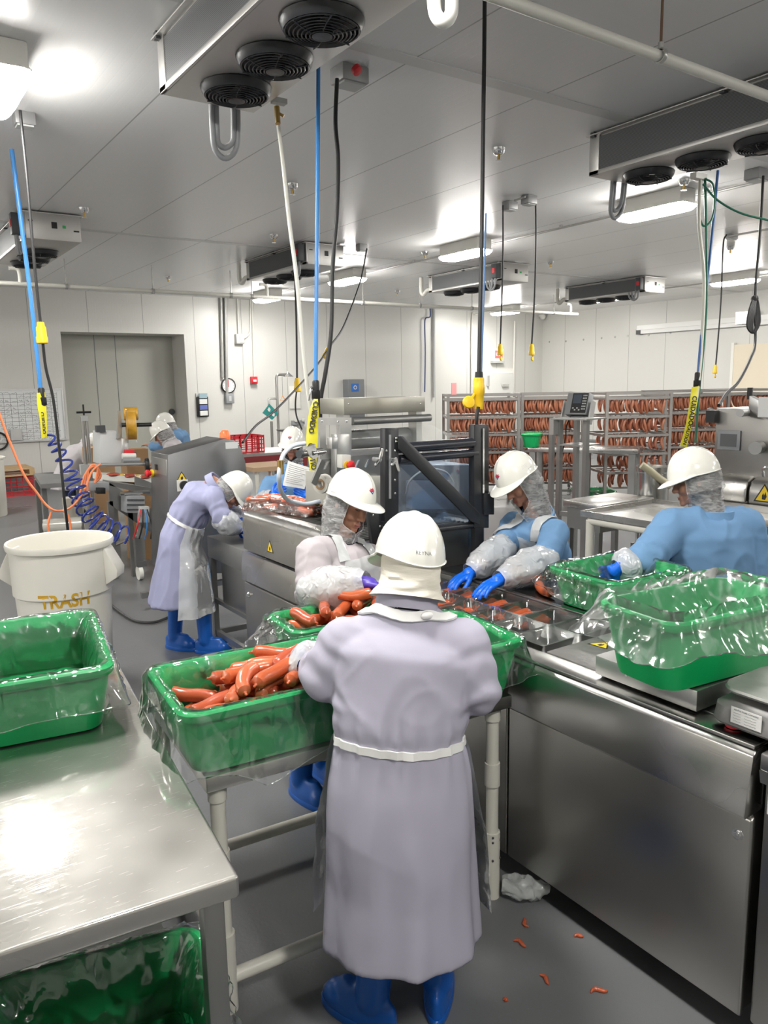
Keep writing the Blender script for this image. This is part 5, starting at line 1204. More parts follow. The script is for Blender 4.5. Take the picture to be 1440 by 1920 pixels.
# ================================================================== grey shrink-tunnel cabinet
YC = 6.6
cab = thing('shrink_cabinet', 'grey sloping-topped steel cabinet behind the stooping worker', 'cabinet', (2.9, 6.8, 0))
fp_ = [(315, 853), (423, 822), (440, 826), (452, 840), (460, 865), (465, 905), (467, 960), (467, 1075), (315, 1075)]
MB().prism([ay(a, b, YC) for a, b in fp_], (0, .46, 0)).build('housing', steel_mat('cabinet_steel', (.25, .25, .255), .4, 'X', smudge=.06), cab, bev=.004)
x0 = ay(315, 853, YC).x; z0 = ay(315, 1075, YC).z
MB().box((x0-.012, YC+.03, z0+.02), (x0, YC+.44, ay(315, 862, YC).z)).build('side_door', dsteel, cab, bev=.003)
for x in (x0+.05, x0+.95):
    for y in (YC+.05, YC+.41): MB().box((x-.025, y-.025, 0), (x+.025, y+.025, z0)).build('leg', dsteel, cab)
MB().box((x0-.3, YC+.04, .12), (x0+.95, YC+.08, .17)).build('base_rail', dsteel, cab)
q = ax(287, 887, x0-.012); MB().lathe([(.0, -.004), (.035, -.004), (.035, .02), (0, .02)], q, (-1, 0, 0), 18).build('yellow_collar', yellow, cab); MB().lathe([(.02, .02), (.022, .04), (.034, .042), (.034, .06), (.02, .072), (0, .073)], q, (-1, 0, 0), 18).build('stop_button', red, cab)
q = ay(342, 910, YC); sw = MB().cbox(q, (.10, .012, .10)).build('switch_plate', white, cab); MB().lathe([(0, 0), (.04, 0), (.042, .03), (.0, .032)], q+V((.01, -.006, 0)), (0, -1, 0), 20).build('rotary_knob', black, sw)
warn(ay(341, 898, YC)+V((0, -.002, .01)), (1, 0, 0), (0, 0, 1), .10, cab)
q = ax(297, 1012, x0-.012); lb2 = MB().cbox(q+V((-.003, 0, 0)), (.003, .09, .17)).build('warning_label', warnm, cab); MB().cbox(q+V((-.005, 0, .05)), (.002, .07, .05)).build('white_panel', paper, lb2)
q = ax(292, 851, x0-.012); MB().cbox(q+V((0, 0, -.12)), (.02, .05, .05)).build('latch', black, cab)
q = ay(422, 822, YC+.2); MB().lathe([(.05, -.03), (.05, .0), (.05, .01)], q, n=18).lathe([(.05, .01), (.048, .05), (.03, .075), (0, .08)], q, n=18).build('orange_beacon', mat('beacon_orange', (.95, .16, .05), .25, emit=.5), cab)
q = ay(434, 833, YC); MB().cbox(q+V((0, -.003, -.01)), (.12, .004, .06)).build('white_label', paper, cab)
# ================================================================== labeller, conveyor and stand at left
YL = 8.3
lab = thing('labelling_machine', 'white labelling machine with a reel of orange labels', 'machine', (ay(210, 870, YL).x, YL, 0))
def lp2(px, th, m, nm, y=YL, bev=.003): return plate(px, y, th, m, nm, lab, bev)
lp2(rectp(188, 809, 228, 870), .3, mat('labeller_white', (.62, .63, .63), .4), 'control_head')
lp2(rectp(228, 822, 241, 868), .08, alu, 'side_plate')
for px, r in ((237, .19), (254, .19)):
    q = ay(px, 797, YL-.05); MB().lathe([(.0, 0), (r*.98, 0), (r, .004), (0, .008)], q, (1, -.25, 0), 32).build('reel_disc', film_mat('reel_clear_%d' % px, white=.25, wvar=.1, gloss=.5, bump=0), lab)
q = ay(236, 797, YL-.05); MB().lathe([(.05, 0), (.155, 0), (.155, .1), (.05, .1)], q, (1, -.25, 0), 28).build('label_roll', mat('orange_labels', (.75, .33, .03), .4, var=.7, vscale=9), lab)
q = ay(232, 776, YL-.05); MB().lathe([(0, 0), (.07, 0), (.07, .14), (0, .14)], q, (1, -.25, 0), 20).build('upper_label_roll', MATS['orange_labels'], lab)
for px, py, l in ((228, 797, .07), (252, 797, .17), (234, 774, .13), (240, 782, .1)):
    q = ay(px, py, YL-.05); MB().cyl(q, q+V((l, -l*.25, 0)), .022, 12).build('spindle', black, lab)
plate([(222, 770), (226, 770), (230, 800), (224, 822), (219, 822)], YL-.03, .03, alu, 'reel_arm', lab)
lp2(rectp(235, 843, 252, 853), .1, red, 'red_motor', YL-.05); lp2(rectp(236, 848, 256, 860), .1, dgrey, 'motor_body', YL-.02)
q = ay(229, 855, YL-.06); MB().cyl(q, ay(254, 855, YL-.06), .03, 16).build('white_roller', white, lab)
q = ay(230, 863, YL-.06); MB().cyl(q, ay(262, 863, YL-.06), .03, 16).build('grey_roller', grey, lab)
MB().cyl(ay(165, 872, YL-.1), ay(275, 870, YL-.1), .02, 12).build('cross_bar', alu, lab)
q = ay(272, 872, YL-.1); MB().lathe([(0, 0), (.07, 0), (.075, .02), (.07, .04), (0, .04)], q, (1, -.2, 0), 20).build('hand_wheel', black, lab)
q = ay(188, 804, YL); MB().cbox(q, (.09, .06, .07)).build('sensor', dgrey, lab)
z8 = ay(200, 905, YL-.2).z
conv = thing('conveyor', 'steel belt conveyor with packs running under the labelling machine', 'conveyor', (ay(230, 900, YL).x, YL, 0))
cv = lambda px, y, th, m, nm, bev=.003: plate(px, y, th, m, nm, conv, bev)
cvp = [az(195, 893, .98), az(300, 915, .98)]
cxa, cya = ay(205, 910, YL-.15).x, YL-.15
MB().prism([ay(a, b, YL-.3) for a, b in ((205, 905), (285, 955), (285, 1000), (205, 945))], (0, .03, 0)).build('side_frame', dsteel, conv)
MB().prism([ay(a, b, YL-.3) for a, b in ((205, 903), (285, 915), (285, 930), (205, 910))], (0, .5, 0)).build('belt_bed', dsteel, conv)
MB().prism([ay(a, b, YL-.05) for a, b in ((190, 890), (290, 895), (290, 905), (190, 902))], (0, .35, 0)).build('white_belt', white, conv)
MB().prism([ay(a, b, YL-.2) for a, b in ((253, 893), (284, 905), (284, 925), (253, 912))], (0, .02, 0)).build('guide_plate', dsteel, conv)
for px, y in ((207, YL-.3), (243, YL-.3), (215, YL+.2), (262, YL+.2)):
    t_ = ay(px, 940, y); MB().box((t_.x-.025, y, 0), (t_.x+.025, y+.05, t_.z)).build('leg', dsteel, conv)
a, b_ = ay(207, 1000, YL-.28), ay(262, 1020, YL+.22); MB().cyl(V((a.x, a.y, .35)), V((b_.x, b_.y, .35)), .02, 8).build('stretcher', dsteel, conv)
c_ = az(263, 1087, 0); MB().cyl(c_+V((-.02, 0, .075)), c_+V((.02, 0, .075)), .075, 20).build('castor_wheel', white, conv)
MB().cbox(c_+V((.02, 0, .17)), (.09, .08, .06)).cyl(c_+V((.02, 0, .17)), c_+V((.02, 0, .6)), .02, 8).cbox(c_+V((.0, 0, .3)), (.07, .07, .3)).build('castor_fork', dsteel, conv)
gbx = cv(rectp(237, 930, 272, 962), YL-.55, .2, grey, 'gear_motor', .008)
for k in range(3): MB().prism([ay(a, b, YL-.556) for a, b in rectp(238, 936+k*9, 271, 938+k*9)], (0, -.006, 0)).build('cooling_fin', dgrey, gbx)
MB().tube([ay(225, 926, YL-.5), ay(280, 922, YL-.5)], .02, 8).build('tie_bar', chrome, conv)
vb = cv(rectp(262, 950, 280, 980), YL-.6, .08, lgrey, 'valve_block', .004)
for k, c in enumerate((red, black, blueh, black)): MB().tube(spline([ay(264+4*k, 955, YL-.62), ay(258+9*k, 985, YL-.66), ay(250+11*k, 1010, YL-.6)], 6), .008, 6).build('air_line', c, vb)
cv(rectp(182, 915, 198, 926), YL-.5, .1, black, 'drive_box')
cv(rectp(165, 905, 205, 920), YL-.45, .2, grey, 'bracket')
for k in range(7):
    q = ay(212+k*10, 890+k*.8, YL-.02+.03*(k % 3)); tag(MB().ell(q+V((0, 0, .0)), (.075, .05, .022), n=12, m=8).build('sausage_pack', mat('pack_print_%d' % k, ((.42, .08, .05), (.7, .45, .1), (.5, .3, .28))[k % 3], .25, var=.5, vscale=20)), ('flat red pack', 'flat yellow pack', 'flat pale pack', 'second red pack', 'second yellow pack', 'second pale pack', 'last red pack')[k]+' on the white labelling conveyor belt', 'pack', 'packs on the labelling conveyor')
st_ = thing('height_stand', 'tall stainless column stand with black hand wheel, beside labeller', 'stand', (az(160, 1010, 0).x, az(160, 1010, 0).y, 0))
sc_ = az(160, 1012, 0); SY = sc_.y
for px in (154, 162): MB().cyl(ay(px, 782, SY), V((ay(px, 782, SY).x, SY, 0)), .022, 12).build('column', steelZ, st_)
MB().cbox(ay(158, 880, SY), (.1, .08, .13)).build('clamp_block', lgrey, st_); MB().cbox(ay(158, 785, SY), (.08, .06, .06)).build('head_block', lgrey, st_)
q = ay(157, 773, SY); MB().cyl(q+V((-.09, 0, 0)), q+V((.09, 0, 0)), .014, 8).cyl(q-V((0, 0, .04)), q+V((0, 0, .1)), .012, 8).build('hand_wheel', black, st_)
MB().cbox((sc_.x, SY, .02), (.4, .3, .04)).build('base_plate', dsteel, st_)
# small dark table with stretch-film roll
tl = thing('side_table', 'small dull steel table left of the column stand', 'table', (az(100, 1010, 0).x, az(100, 1010, 0).y, 0))
a = az(63, 890, .92); b_ = az(150, 890, .92); f_ = az(74, 906, .92)
MB().prism([az(63, 887, .92), az(150, 890, .92), az(153, 903, .92), az(76, 908, .92)], (0, 0, -.05)).build('table_top', dsteel, tl)
for px, py in ((68, 893), (81, 905), (146, 900)):
    p = az(px, py, .92); MB().box((p.x-.025, p.y-.025, 0), (p.x+.025, p.y+.025, .88)).build('leg', dsteel, tl)
p, q = az(81, 905, .92), az(146, 900, .92); MB().box((min(p.x, q.x), min(p.y, q.y), .22), (max(p.x, q.x), max(p.y, q.y), .25)).build('lower_shelf', dsteel, tl)
p, q = az(74, 906, .92), az(146, 902, .92); p.z = q.z = .42
tag(MB().cyl(p, q, .085, 24).cyl(p-(q-p)*.02, q+(q-p)*.02, .04, 16).build('stretch_film_roll', mat('stretch_film', (.68, .66, .6), .2, coat=.6)), 'roll of stretch film held under the small dull table', 'roll')
p = az(106, 930, .6); tag(MB().cyl((p.x+.3, p.y+.5, 0), (p.x+.3, p.y+.5, .5), .13, 20).build('cardboard_tube', mat('pale_tube', (.55, .5, .42), .6)), 'upright pale tube behind the small dull table', 'tube')
cardm = mat('cardboard_box_skin', (.40, .24, .12), .8)
p = ay(182, 868, 11.6); tag(MB().box((p.x-.1, 11.6, 0), (p.x+.25, 12.0, p.z+.22)).build('cardboard_box', cardm), 'cardboard stack before the bending far left worker', 'box')
p = ay(283, 850, 8.8); tag(MB().box((p.x-.3, 8.74, 0), (p.x-.05, 8.98, p.z+.06)).build('cardboard_box', cardm), 'cardboard box top left of the grey sloping cabinet', 'box')
# red crate and packing tables behind the cabinet
YK = 9.0
p0, p1 = ay(448, 852, YK), ay(480, 852, YK)
kt = thing('red_table', 'table with red side rails behind the grey cabinet', 'table', ((p0.x+p1.x)/2, YK, 0))
a, b_ = ay(445, 852, YK), ay(530, 868, YK)
MB().box((a.x-.1, YK-.1, a.z-.03), (b_.x+.3, YK+.7, a.z)).build('table_top', dsteel, kt); MB().box((a.x-.1, YK-.13, a.z-.2), (b_.x+.3, YK-.1, a.z-.03)).build('red_rail', mat('maroon_rail', (.2, .02, .025), .4), kt)
for x in (a.x, b_.x+.25):
    for y in (YK-.05, YK+.65): MB().box((x-.03, y-.03, 0), (x+.03, y+.03, a.z-.03)).build('leg', dsteel, kt)
crate((a.x+.2, YK+.25, a.z+.002), .42, .34, .22, 'red lattice crate on the red railed table', red)
a, b_ = ay(462, 880, 8.2), ay(530, 866, 8.2)
ct = thing('packing_table', 'cardboard topped table left of the paper reader', 'table', (a.x+.3, 8.2, 0))
MB().box((a.x, 8.0, a.z-.02), (b_.x+.1, 8.6, a.z+.03)).build('cardboard_top', mat('pale_cardboard', (.46, .31, .19), .8), ct)
for x in (a.x+.06, b_.x):
    for y in (8.05, 8.55): MB().cyl((x, y, 0), (x, y, a.z-.02), .025, 10).build('leg', pvc, ct)
tag(MB().box((a.x+.12, 8.1, 0), (a.x+.55, 8.5, .55)).build('red_bin', red), 'red bin under the cardboard topped table', 'bin')
tag(MB().box((2.50, 4.78, .861), (2.72, 5.0, 1.02)).build('blue_tote', mat('blue_ribbed_tote', (.01, .16, .5), .4), bev=.01), 'small ribbed blue box under stooping worker face', 'box')
# ================================================================== tables and machines on the right
A, B = az(1092, 958, .9), az(1213, 936, .9)
t3 = thing('pipe_frame_table', 'steel tray table on white pipe frame left of blue worker', 'table', ((A.x+B.x)/2, A.y-.5, 0))
tx0, tx1, ty1, ty0 = A.x, A.x+.95, A.y, A.y-1.35
m = MB().box((tx0, ty0, .855), (tx1, ty1, .87)); m.build('tray_floor', steelY, t3)
m = MB(); m.box((tx0-.012, ty0, .855), (tx0, ty1, .905)); m.box((tx1, ty0, .855), (tx1+.012, ty1, .905)); m.box((tx0-.012, ty1, .855), (tx1+.012, ty1+.012, .905)); m.box((tx0-.012, ty0-.012, .855), (tx1+.012, ty0, .905)); m.build('tray_rim', steelY, t3)
for y in (ty0+.06, ty1-.06):
    for x in (tx0+.03, tx1-.05): MB().cyl((x, y, 0), (x, y, .83), .035, 16).build('leg', pvc, t3)
for x in (tx0+.03, tx1-.05): MB().cyl((x, ty0+.06, .825), (x, ty1-.06, .825), .035, 16).build('top_rail', pvc, t3)
for y in (ty0+.06, ty1-.06): MB().cyl((tx0+.03, y, .825), (tx1-.05, y, .825), .035, 16).build('end_rail', pvc, t3)
# plain steel stand behind it
A = az(1063, 938, .86); t5 = thing('steel_stand', 'low flat topped steel stand left of pipe frame table', 'table', (A.x+.4, A.y, 0))
MB().box((A.x, A.y-.4, .8), (A.x+.75, A.y+.05, .86)).build('top', steelY, t5, bev=.006)
MB().box((A.x+.03, A.y-.37, .6), (A.x+.72, A.y+.02, .8)).build('apron_panel', dsteel, t5)
for x in (A.x+.05, A.x+.7):
    for y in (A.y-.34, A.y): MB().box((x-.025, y-.025, 0), (x+.025, y+.025, .6)).build('leg', dsteel, t5)
MB().box((A.x+.05, A.y-.35, .3), (A.x+.7, A.y-.33, .34)).build('stretcher', dsteel, t5)
# long table before the racks
A, B = az(1196, 842, 1.0), az(990, 838, 1.0)
t4 = thing('long_table', 'long bare steel table standing before the sausage racks', 'table', ((A.x+B.x)/2, (A.y+B.y)/2, 0))
d = (A-B).normalized(); nrm = V((-d.y, d.x, 0)); L_ = (A-B).length
if nrm.dot(V((FW.x, FW.y, 0))) < 0: nrm = -nrm
Mq = Matrix(((d.x, nrm.x, 0, B.x), (d.y, nrm.y, 0, B.y), (0, 0, 1, 0), (0, 0, 0, 1)))
MB().box((0, -.02, .93), (L_, .55, 1.0), Mq).build('table_top', steelY, t4, bev=.006)
for u in (.06, L_*.5, L_-.08):
    for v in (.06, .48): MB().box((u-.045, v-.045, 0), (u+.045, v+.045, .93), Mq).build('leg', dsteel, t4)
MB().box((.06, .05, .25), (L_-.08, .08, .29), Mq).build('stretcher', dsteel, t4)
# weighing post
D = 8.4; A, B = ad(1048, 905, D), ad(1096, 930, D-.2)
wp_ = thing('scale_indicator_stand', 'steel stand carrying a tilted grey weighing display', 'scale', ((A.x+B.x)/2, (A.y+B.y)/2, 0))
ztop = ad(1070, 785, D).z
for p in (A, B, A+V((FW.x, FW.y, 0))*.4, B+V((FW.x, FW.y, 0))*.4): MB().box((p.x-.025, p.y-.025, 0), (p.x+.025, p.y+.025, ztop)).build('post', dsteel, wp_)
M8 = frame(((A.x+B.x)/2, (A.y+B.y)/2, 0), B-A if abs((B-A).z) < .01 else V((B.x-A.x, B.y-A.y, 0)), (0, 0, 1)); w_ = V((B.x-A.x, B.y-A.y, 0)).length/2
MB().box((-w_-.05, -.1, ztop), (w_+.06, .32, ztop+.015), M8).build('top_shelf', dsteel, wp_)
MB().box((-w_, -.03, ztop-.28), (w_, .3, ztop-.265), M8).build('cable_shelf', dsteel, wp_)
for zz in (.5, ): MB().box((-w_, -.02, zz), (w_, .02, zz+.05), M8).build('cross_bar', dsteel, wp_)
H8 = Matrix.Translation(ad(1086, 758, D)) @ M8.to_3x3().to_4x4() @ Matrix.Rotation(math.radians(-18), 4, 'X')
ind = MB().box((-.15, -.03, -.125), (.12, .07, .125), H8).build('display_case', grey, wp_, bev=.012)
MB().box((-.075, -.035, -.105), (.11, -.029, .115), H8).build('keypad', black, ind); MB().box((-.06, -.038, .0), (.04, -.034, .1), H8).build('screen', mat('dim_lcd', (.09, .11, .14), .15), ind)
ky = MB()
for i in range(3):
    for j in range(6): MB().box((.055+.017*i, -.0385, .08-.03*j), (.067+.017*i, -.034, .095-.03*j), H8).build('key', lgrey, ind)
for i in range(4): MB().box((-.055+.025*i, -.0385, -.06-.02*(i % 2)), (-.038+.025*i, -.034, -.045-.02*(i % 2)), H8).build('key', lgrey, ind)
for s in (-.19, .15): MB().box((s, -.02, -.21), (s+.015, .06, .04), H8).build('yoke', alu, wp_)
MB().tube(spline([ad(1070, 780, D), ad(1062, 800, D-.05), ad(1060, 825, D), ad(1052, 860, D), ad(1052, 905, D)], 6), .008, 6).build('cable', black, wp_)
p = ad(1040, 800, D-.1); MB().cbox(p, (.1, .06, .17)).build('wedge_bracket', alu, wp_)
# kettle drum and thick hose
D = 7.4; c = ad(1224, 874, D); r = 29/1440*D
kd = thing('steel_drum', 'round stainless drum behind the white cap of right worker', 'drum', (c.x, c.y, 0))
MB().lathe([(0, .35), (r*.9, .35), (r*.93, .37), (r*.95, c.z-.06), (r*1.02, c.z-.05), (r*1.03, c.z), (r*.97, c.z), (r*.92, c.z-.08), (r*.9, .4), (0, .4)], (c.x, c.y, 0), n=40).build('drum_wall', steel_mat('drum_steel', (.6, .6, .58), .2, 'Z'), kd)
for k in range(3):
    a = k*2.1; MB().cyl((c.x+.2*math.cos(a)*.8, c.y+.2*math.sin(a)*.8, 0), (c.x+.16*math.cos(a), c.y+.16*math.sin(a), .37), .02, 8).build('leg', dsteel, kd)
tag(MB().tube(spline([ad(1203, 872, D-.15), ad(1215, 880, D-.15), ad(1235, 896, D-.15), ad(1258, 912, D-.15)], 6), .035, 14).build('thick_hose', mat('beige_hose', (.52, .48, .33), .3)), 'thick beige hose end lying on the steel drum', 'hose')
kb_ = thing('steel_box_machine', 'steel boxes beneath the drum left of right worker', 'machine', (c.x, c.y-.6, 0))
p = V((c.x-.05, c.y-.5, 0)); MB().box((p.x-.2, p.y-.1, .3), (p.x+.3, p.y+.2, .72)).build('lower_box', dsteel, kb_, bev=.006)
for x in (p.x-.15, p.x+.25):
    for y in (p.y-.05, p.y+.15): MB().box((x-.03, y-.03, 0), (x+.03, y+.03, .3)).build('leg', dsteel, kb_)
# big steel machine at the right edge
X6 = 5.9
m6 = thing('portioning_machine', 'tall stainless machine with small screen at right edge', 'machine', (X6+.4, 2.9, 0))
a = ax(1343, 765, X6); b_ = ax(1440, 895, X6)
MB().box((X6, a.y-2.0, b_.z-.02), (X6+.8, a.y, a.z)).build('upper_housing', steel_mat('machine_skin', (.42, .41, .39), .36, 'Y'), m6, bev=.01)
c0, c1 = ax(1402, 890, X6-.12).y, ax(1340, 890, X6-.12).y
zb2 = ax(1400, 945, X6-.12).z
for (ya, yb) in ((c0+.01, c1+.05), (a.y-2.0, c0-.01)):
    zt2 = b_.z; MB().prism([(X6+.5, ya, zb2), (X6-.12, ya, zb2), (X6-.12, ya, zt2-.1), (X6-.09, ya, zt2-.03), (X6-.02, ya, zt2), (X6+.5, ya, zt2)], (0, yb-ya, 0)).build('rounded_cover', steelY, m6, bev=.02, seg=3)
MB().box((X6-.05, a.y-2.0, .12), (X6+.8, a.y+.03, zb2-.01)).build('lower_cabinet', steelZ, m6, bev=.006)
for y in (a.y-1.8, a.y-.2):
    for x in (X6+.1, X6+.7): MB().cyl((x, y, 0), (x, y, .13), .03, 10).build('foot', dsteel, m6)
q0, q1 = ax(1347, 806, X6-.006), ax(1387, 845, X6-.006)
sc6 = MB().box((X6-.012, q1.y, q1.z), (X6, q0.y, q0.z)).build('screen_frame', grey, m6, bev=.003)
q0, q1 = ax(1352, 813, X6-.006), ax(1381, 838, X6-.006); MB().box((X6-.015, q1.y, q1.z), (X6-.012, q0.y, q0.z)).build('screen', mat('grey_screen', (.12, .125, .13), .2), sc6)
MB().box((X6-.05, a.y-.02, a.z-.12), (X6+.02, a.y+.06, a.z-.02)).build('cable_box', black, m6)
for px, py, l in ((1400, 773, .16), (1425, 838, .14)):
    q = ax(px, py, X6); MB().cyl(q, q+V((-l, -.04, 0)), .05 if l < .15 else .03, 16).build('knob_shaft', dsteel, m6)
q = ax(1412, 756, X6-.1); MB().prism([q+V((0, 0, .06)), q+V((0, -.7, -.25)), q+V((0, -.7, -.4)), q+V((0, 0, -.04))], (-.06, 0, 0)).build('swing_arm', alu, m6, bev=.004)
MB().cyl(q+V((-.02, .02, .03)), q+V((-.02, .02, .12)), .02, 10).build('clamp_knob', black, m6)
q = ax(1425, 752, X6-.2); MB().box((q.x-.02, q.y-.5, q.z-.12), (q.x, q.y, q.z+.03)).build('label_plate', paper, m6)
warn(ax(1433, 930, X6-.122)+V((-.002, 0, 0)), (0, -1, 0), (0, 0, 1), .17, m6)
MB().tube(spline([ax(1432, 893, X6-.13), ax(1431, 880, X6-.16), ax(1438, 876, X6-.16), ax(1448, 880, X6-.14)], 5), .012, 8).build('handle', chrome, m6)
# green tubs in the background
def small_tub(c, rot, lx, ly, h, lab): return tub(c.x, c.y, c.z, rot, lx, ly, h, lab)
c = az(988, 840, 1.0)+V((.2, .1, 0)); c.z = 1.0015; tb = small_tub(c, .6, .36, .28, .2, 'small dark green tub on long table before the racks')
c = az(1080, 928, 0)-V((FW.x, FW.y, 0)).normalized()*1.05; c.z = 0; small_tub(c, -.6, .62, .44, .24, 'green tub on the floor under the weighing stand'); liner(c.x, c.y, 0, -.6, .62, .44, .24, 'clear film over the floor tub under weighing stand', seed=21, drop=.1, amp=.02)
c = ad(1460, 1120, 3.3); tag(MB().rings([[V((c.x, c.y, .957))+V((math.cos(t)*r_*(1+.1*math.sin(5*t)), math.sin(t)*r_, z)) for t in [2*math.pi*k/30 for k in range(30)]] for r_, z in ((.05, 0), (.13, .0), (.14, .08), (.1, .14), (.03, .16))]).build('film_bundle', filmm), 'bundled clear film at the right edge of machine', 'film')

# ================================================================== smokehouse racks and hanging sausages
rackm = mat('rack_steel', (.36, .345, .33), .4, .85)
hang = []
for k in range(4):
    pts = []; lean = (k-1.5)*.006
    for i in range(13):
        a = 2*math.pi*i/13
        pts.append(V((lean*math.cos(a)+.007*math.sin(a*2+k)+.009*math.cos(2*a), .034*math.sin(a), -.098+.098*math.cos(a))))
    hang.append(MB().tube(pts, .0185, 8, closed=True).mesh('hanging_sausage_%d' % k, mat('smoked_skin_%d' % k, ((.43, .16, .085), (.47, .18, .10), (.39, .135, .075), (.46, .20, .12))[k], .35, var=.2, vscale=40)))
nh = [0]
TZ = (1.69, 1.41, 1.13, .85, .57)
def rack(cpx, depth, lab, yaw=0, wdt=1.0, dp=1.0, fill=((22,)*5), solo=5, back=True, key=''):
    c = ad(cpx, 900, depth); ex = V((RT.x, RT.y, 0)).normalized(); ex = rotz(math.radians(yaw)).to_3x3() @ ex; ez = V((0, 0, 1)); ey = ez.cross(ex)
    M = Matrix(((ex.x, ey.x, 0, c.x), (ex.y, ey.y, 0, c.y), (0, 0, 1, 0), (0, 0, 0, 1)))
    t = thing('smokehouse_rack', lab, 'rack', (c.x, c.y, 0), 'smokehouse racks')
    for u in (-wdt/2, wdt/2):
        for v in (0, dp): MB().box((u-.022, v-.022, .12), (u+.022, v+.022, 1.78), M).build('post', rackm, t)
    for u in (-wdt/2, wdt/2):
        for v in (.05, dp-.05):
            p = M @ V((u, v, .06)); MB().cyl(p-ex*.018, p+ex*.018, .06, 14).build('castor', dgrey, t)
    for i, z in enumerate((1.76,)+TZ+(.2,)):
        f = MB()
        for v in (0, dp): f.box((-wdt/2, v-.015, z-.018), (wdt/2, v+.015, z+.018), M)
        for u in (-wdt/2, wdt/2): f.box((u-.015, 0, z-.018), (u+.015, dp, z+.018), M)
        f.build('tier_frame', rackm, t)
    st = MB()
    for i, z in enumerate(TZ):
        for v in (.06, .3, .55, .8):
            MB().box((-wdt/2, v-.008, z-.03), (wdt/2, v+.008, z-.014), M).build('hanging_stick', rackm, t)
    rest = MB()
    for i, z in enumerate(TZ):
        n = fill[i]
        for j in range(n):
            u = -wdt/2+.045+(wdt-.09)*(j+.5+R.uniform(-.25, .25))/n; p = M @ V((u, .06+R.uniform(-.01, .01), z-.012))
            o = bpy.data.objects.new('hanging_sausage', hang[R.randrange(4)]); o.location = p; o.rotation_euler = (R.uniform(-.06, .06), R.uniform(-.08, .08), math.atan2(ex.y, ex.x)+R.uniform(-.5, .5)); o.scale = (1, 1, R.uniform(.92, 1.1))
            if i < solo and nh[0] < 298:
                COL.objects.link(o); nh[0] += 1
                tag(o, 'smoked sausage hung on %s tier of %s' % (('the top', 'the second', 'the third', 'the fourth', 'the lowest')[i], key), 'sausage', 'sausages on the %s tier of %s' % (('top', 'second', 'third', 'fourth', 'lowest')[i], key))
            else:
                me = o.data; W_ = Matrix.LocRotScale(o.location, o.rotation_euler, o.scale); rest.add([W_ @ v.co for v in me.vertices], [tuple(f.vertices) for f in me.polygons]); bpy.data.objects.remove(o)
        if back:
            for v in (.3, .55):
                for j in range(int(max(fill)*.7)):
                    u = -wdt/2+.045+(wdt-.09)*(j+.5+R.uniform(-.3, .3))/(max(fill)*.7); p = M @ V((u, v, z-.012)); me = hang[R.randrange(4)]
                    W_ = Matrix.LocRotScale(p, V((0, 0, 0)) and None, None) if False else Matrix.Translation(p) @ Matrix.Rotation(math.atan2(ex.y, ex.x)+R.uniform(-.4, .4), 4, 'Z')
                    rest.add([W_ @ q.co for q in me.vertices], [tuple(f.vertices) for f in me.polygons])
    if rest.v:
        o = rest.build('hanging_sausages', MATS['smoked_skin_2']); tag(o, 'mass of smoked sausages hanging deeper inside %s' % key, 'sausages', kind='stuff')
    return t
rack(906, 12.4, 'leftmost smokehouse rack, sausages in dense even rows', 0, 1.12, key='the leftmost rack', fill=(25,)*5, solo=3)
rack(1034, 12.5, 'smokehouse rack behind the weighing stand', -2, .97, key='the rack behind the weighing stand', fill=(23,)*5, solo=3)
rack(1193, 11.7, 'nearest smokehouse rack, half empty, with sausages in loose pairs', 4, .98, key='the half empty rack', fill=(11, 9, 9, 8, 7), solo=5, back=True)
rack(1300, 12.8, 'smokehouse rack behind the hoses with caution tape', 3, 1.05, key='the rack behind the caution tape', fill=(23,)*5, solo=4)
rack(1405, 13.2, 'rightmost smokehouse rack, above the steel machine at right edge', 3, .95, key='the rightmost rack', fill=(20,)*5, solo=1, back=False)
p = ad(851, 727, 12.3); tag(MB().cbox((p.x, p.y, 1.86), (.1, .012, .2)).build('rack_tag', mat('pink_tag', (.8, .3, .3), .6)), 'pink tag card standing on the leftmost rack', 'tag')
# ================================================================== fittings on the back wall
WY = YB
wq = lambda px, py, y=WY: ay(px, py, y)
a, b_ = wq(-14, 733), wq(122, 822)
wb = thing('whiteboard', 'large ruled whiteboard of notes on back wall, left of door', 'whiteboard', ((a.x+b_.x)/2, WY-.02, b_.z))
MB().box((a.x, WY-.025, b_.z), (b_.x, WY-.001, a.z)).build('board', wboard_m, wb)
fr = MB(); fr.box((a.x-.03, WY-.035, a.z), (b_.x+.03, WY-.001, a.z+.03)); fr.box((a.x-.03, WY-.06, b_.z-.03), (b_.x+.03, WY-.001, b_.z)); fr.box((b_.x, WY-.035, b_.z), (b_.x+.03, WY-.001, a.z)); fr.box((a.x-.03, WY-.035, b_.z), (a.x, WY-.001, a.z)); fr.build('board_frame', alu, wb)
g = MB(); nr, nc = 13, 9
for i in range(1, nr): z = b_.z+(a.z-b_.z)*i/nr; g.box((a.x+.03, WY-.0265, z-.003), (b_.x-.1, WY-.025, z+.003))
for j in range(0, nc+1): x = a.x+.05+(b_.x-a.x-.15)*j/nc; g.box((x-.003, WY-.0265, b_.z+.03), (x+.003, WY-.025, a.z-.05))
g.build('ruled_grid', greyink, wb)
s = MB()
for i in range(nr):
    for j in range(nc):
        if R.random() < .75:
            z = b_.z+(a.z-b_.z)*(i+.4)/nr; x = a.x+.08+(b_.x-a.x-.15)*j/nc; L_ = R.uniform(.05, .13)
            s.tube([(x+L_*k/5, WY-.027, z+R.uniform(-.022, .022)) for k in range(6)], .004, 4)
s.build('handwriting', greyink, wb)
p = wq(29, 815); tag(MB().cbox((p.x, WY-.06, p.z), (.2, .1, .22)).build('wall_basket', alu), 'small grey holder fixed at the foot of the whiteboard', 'holder')
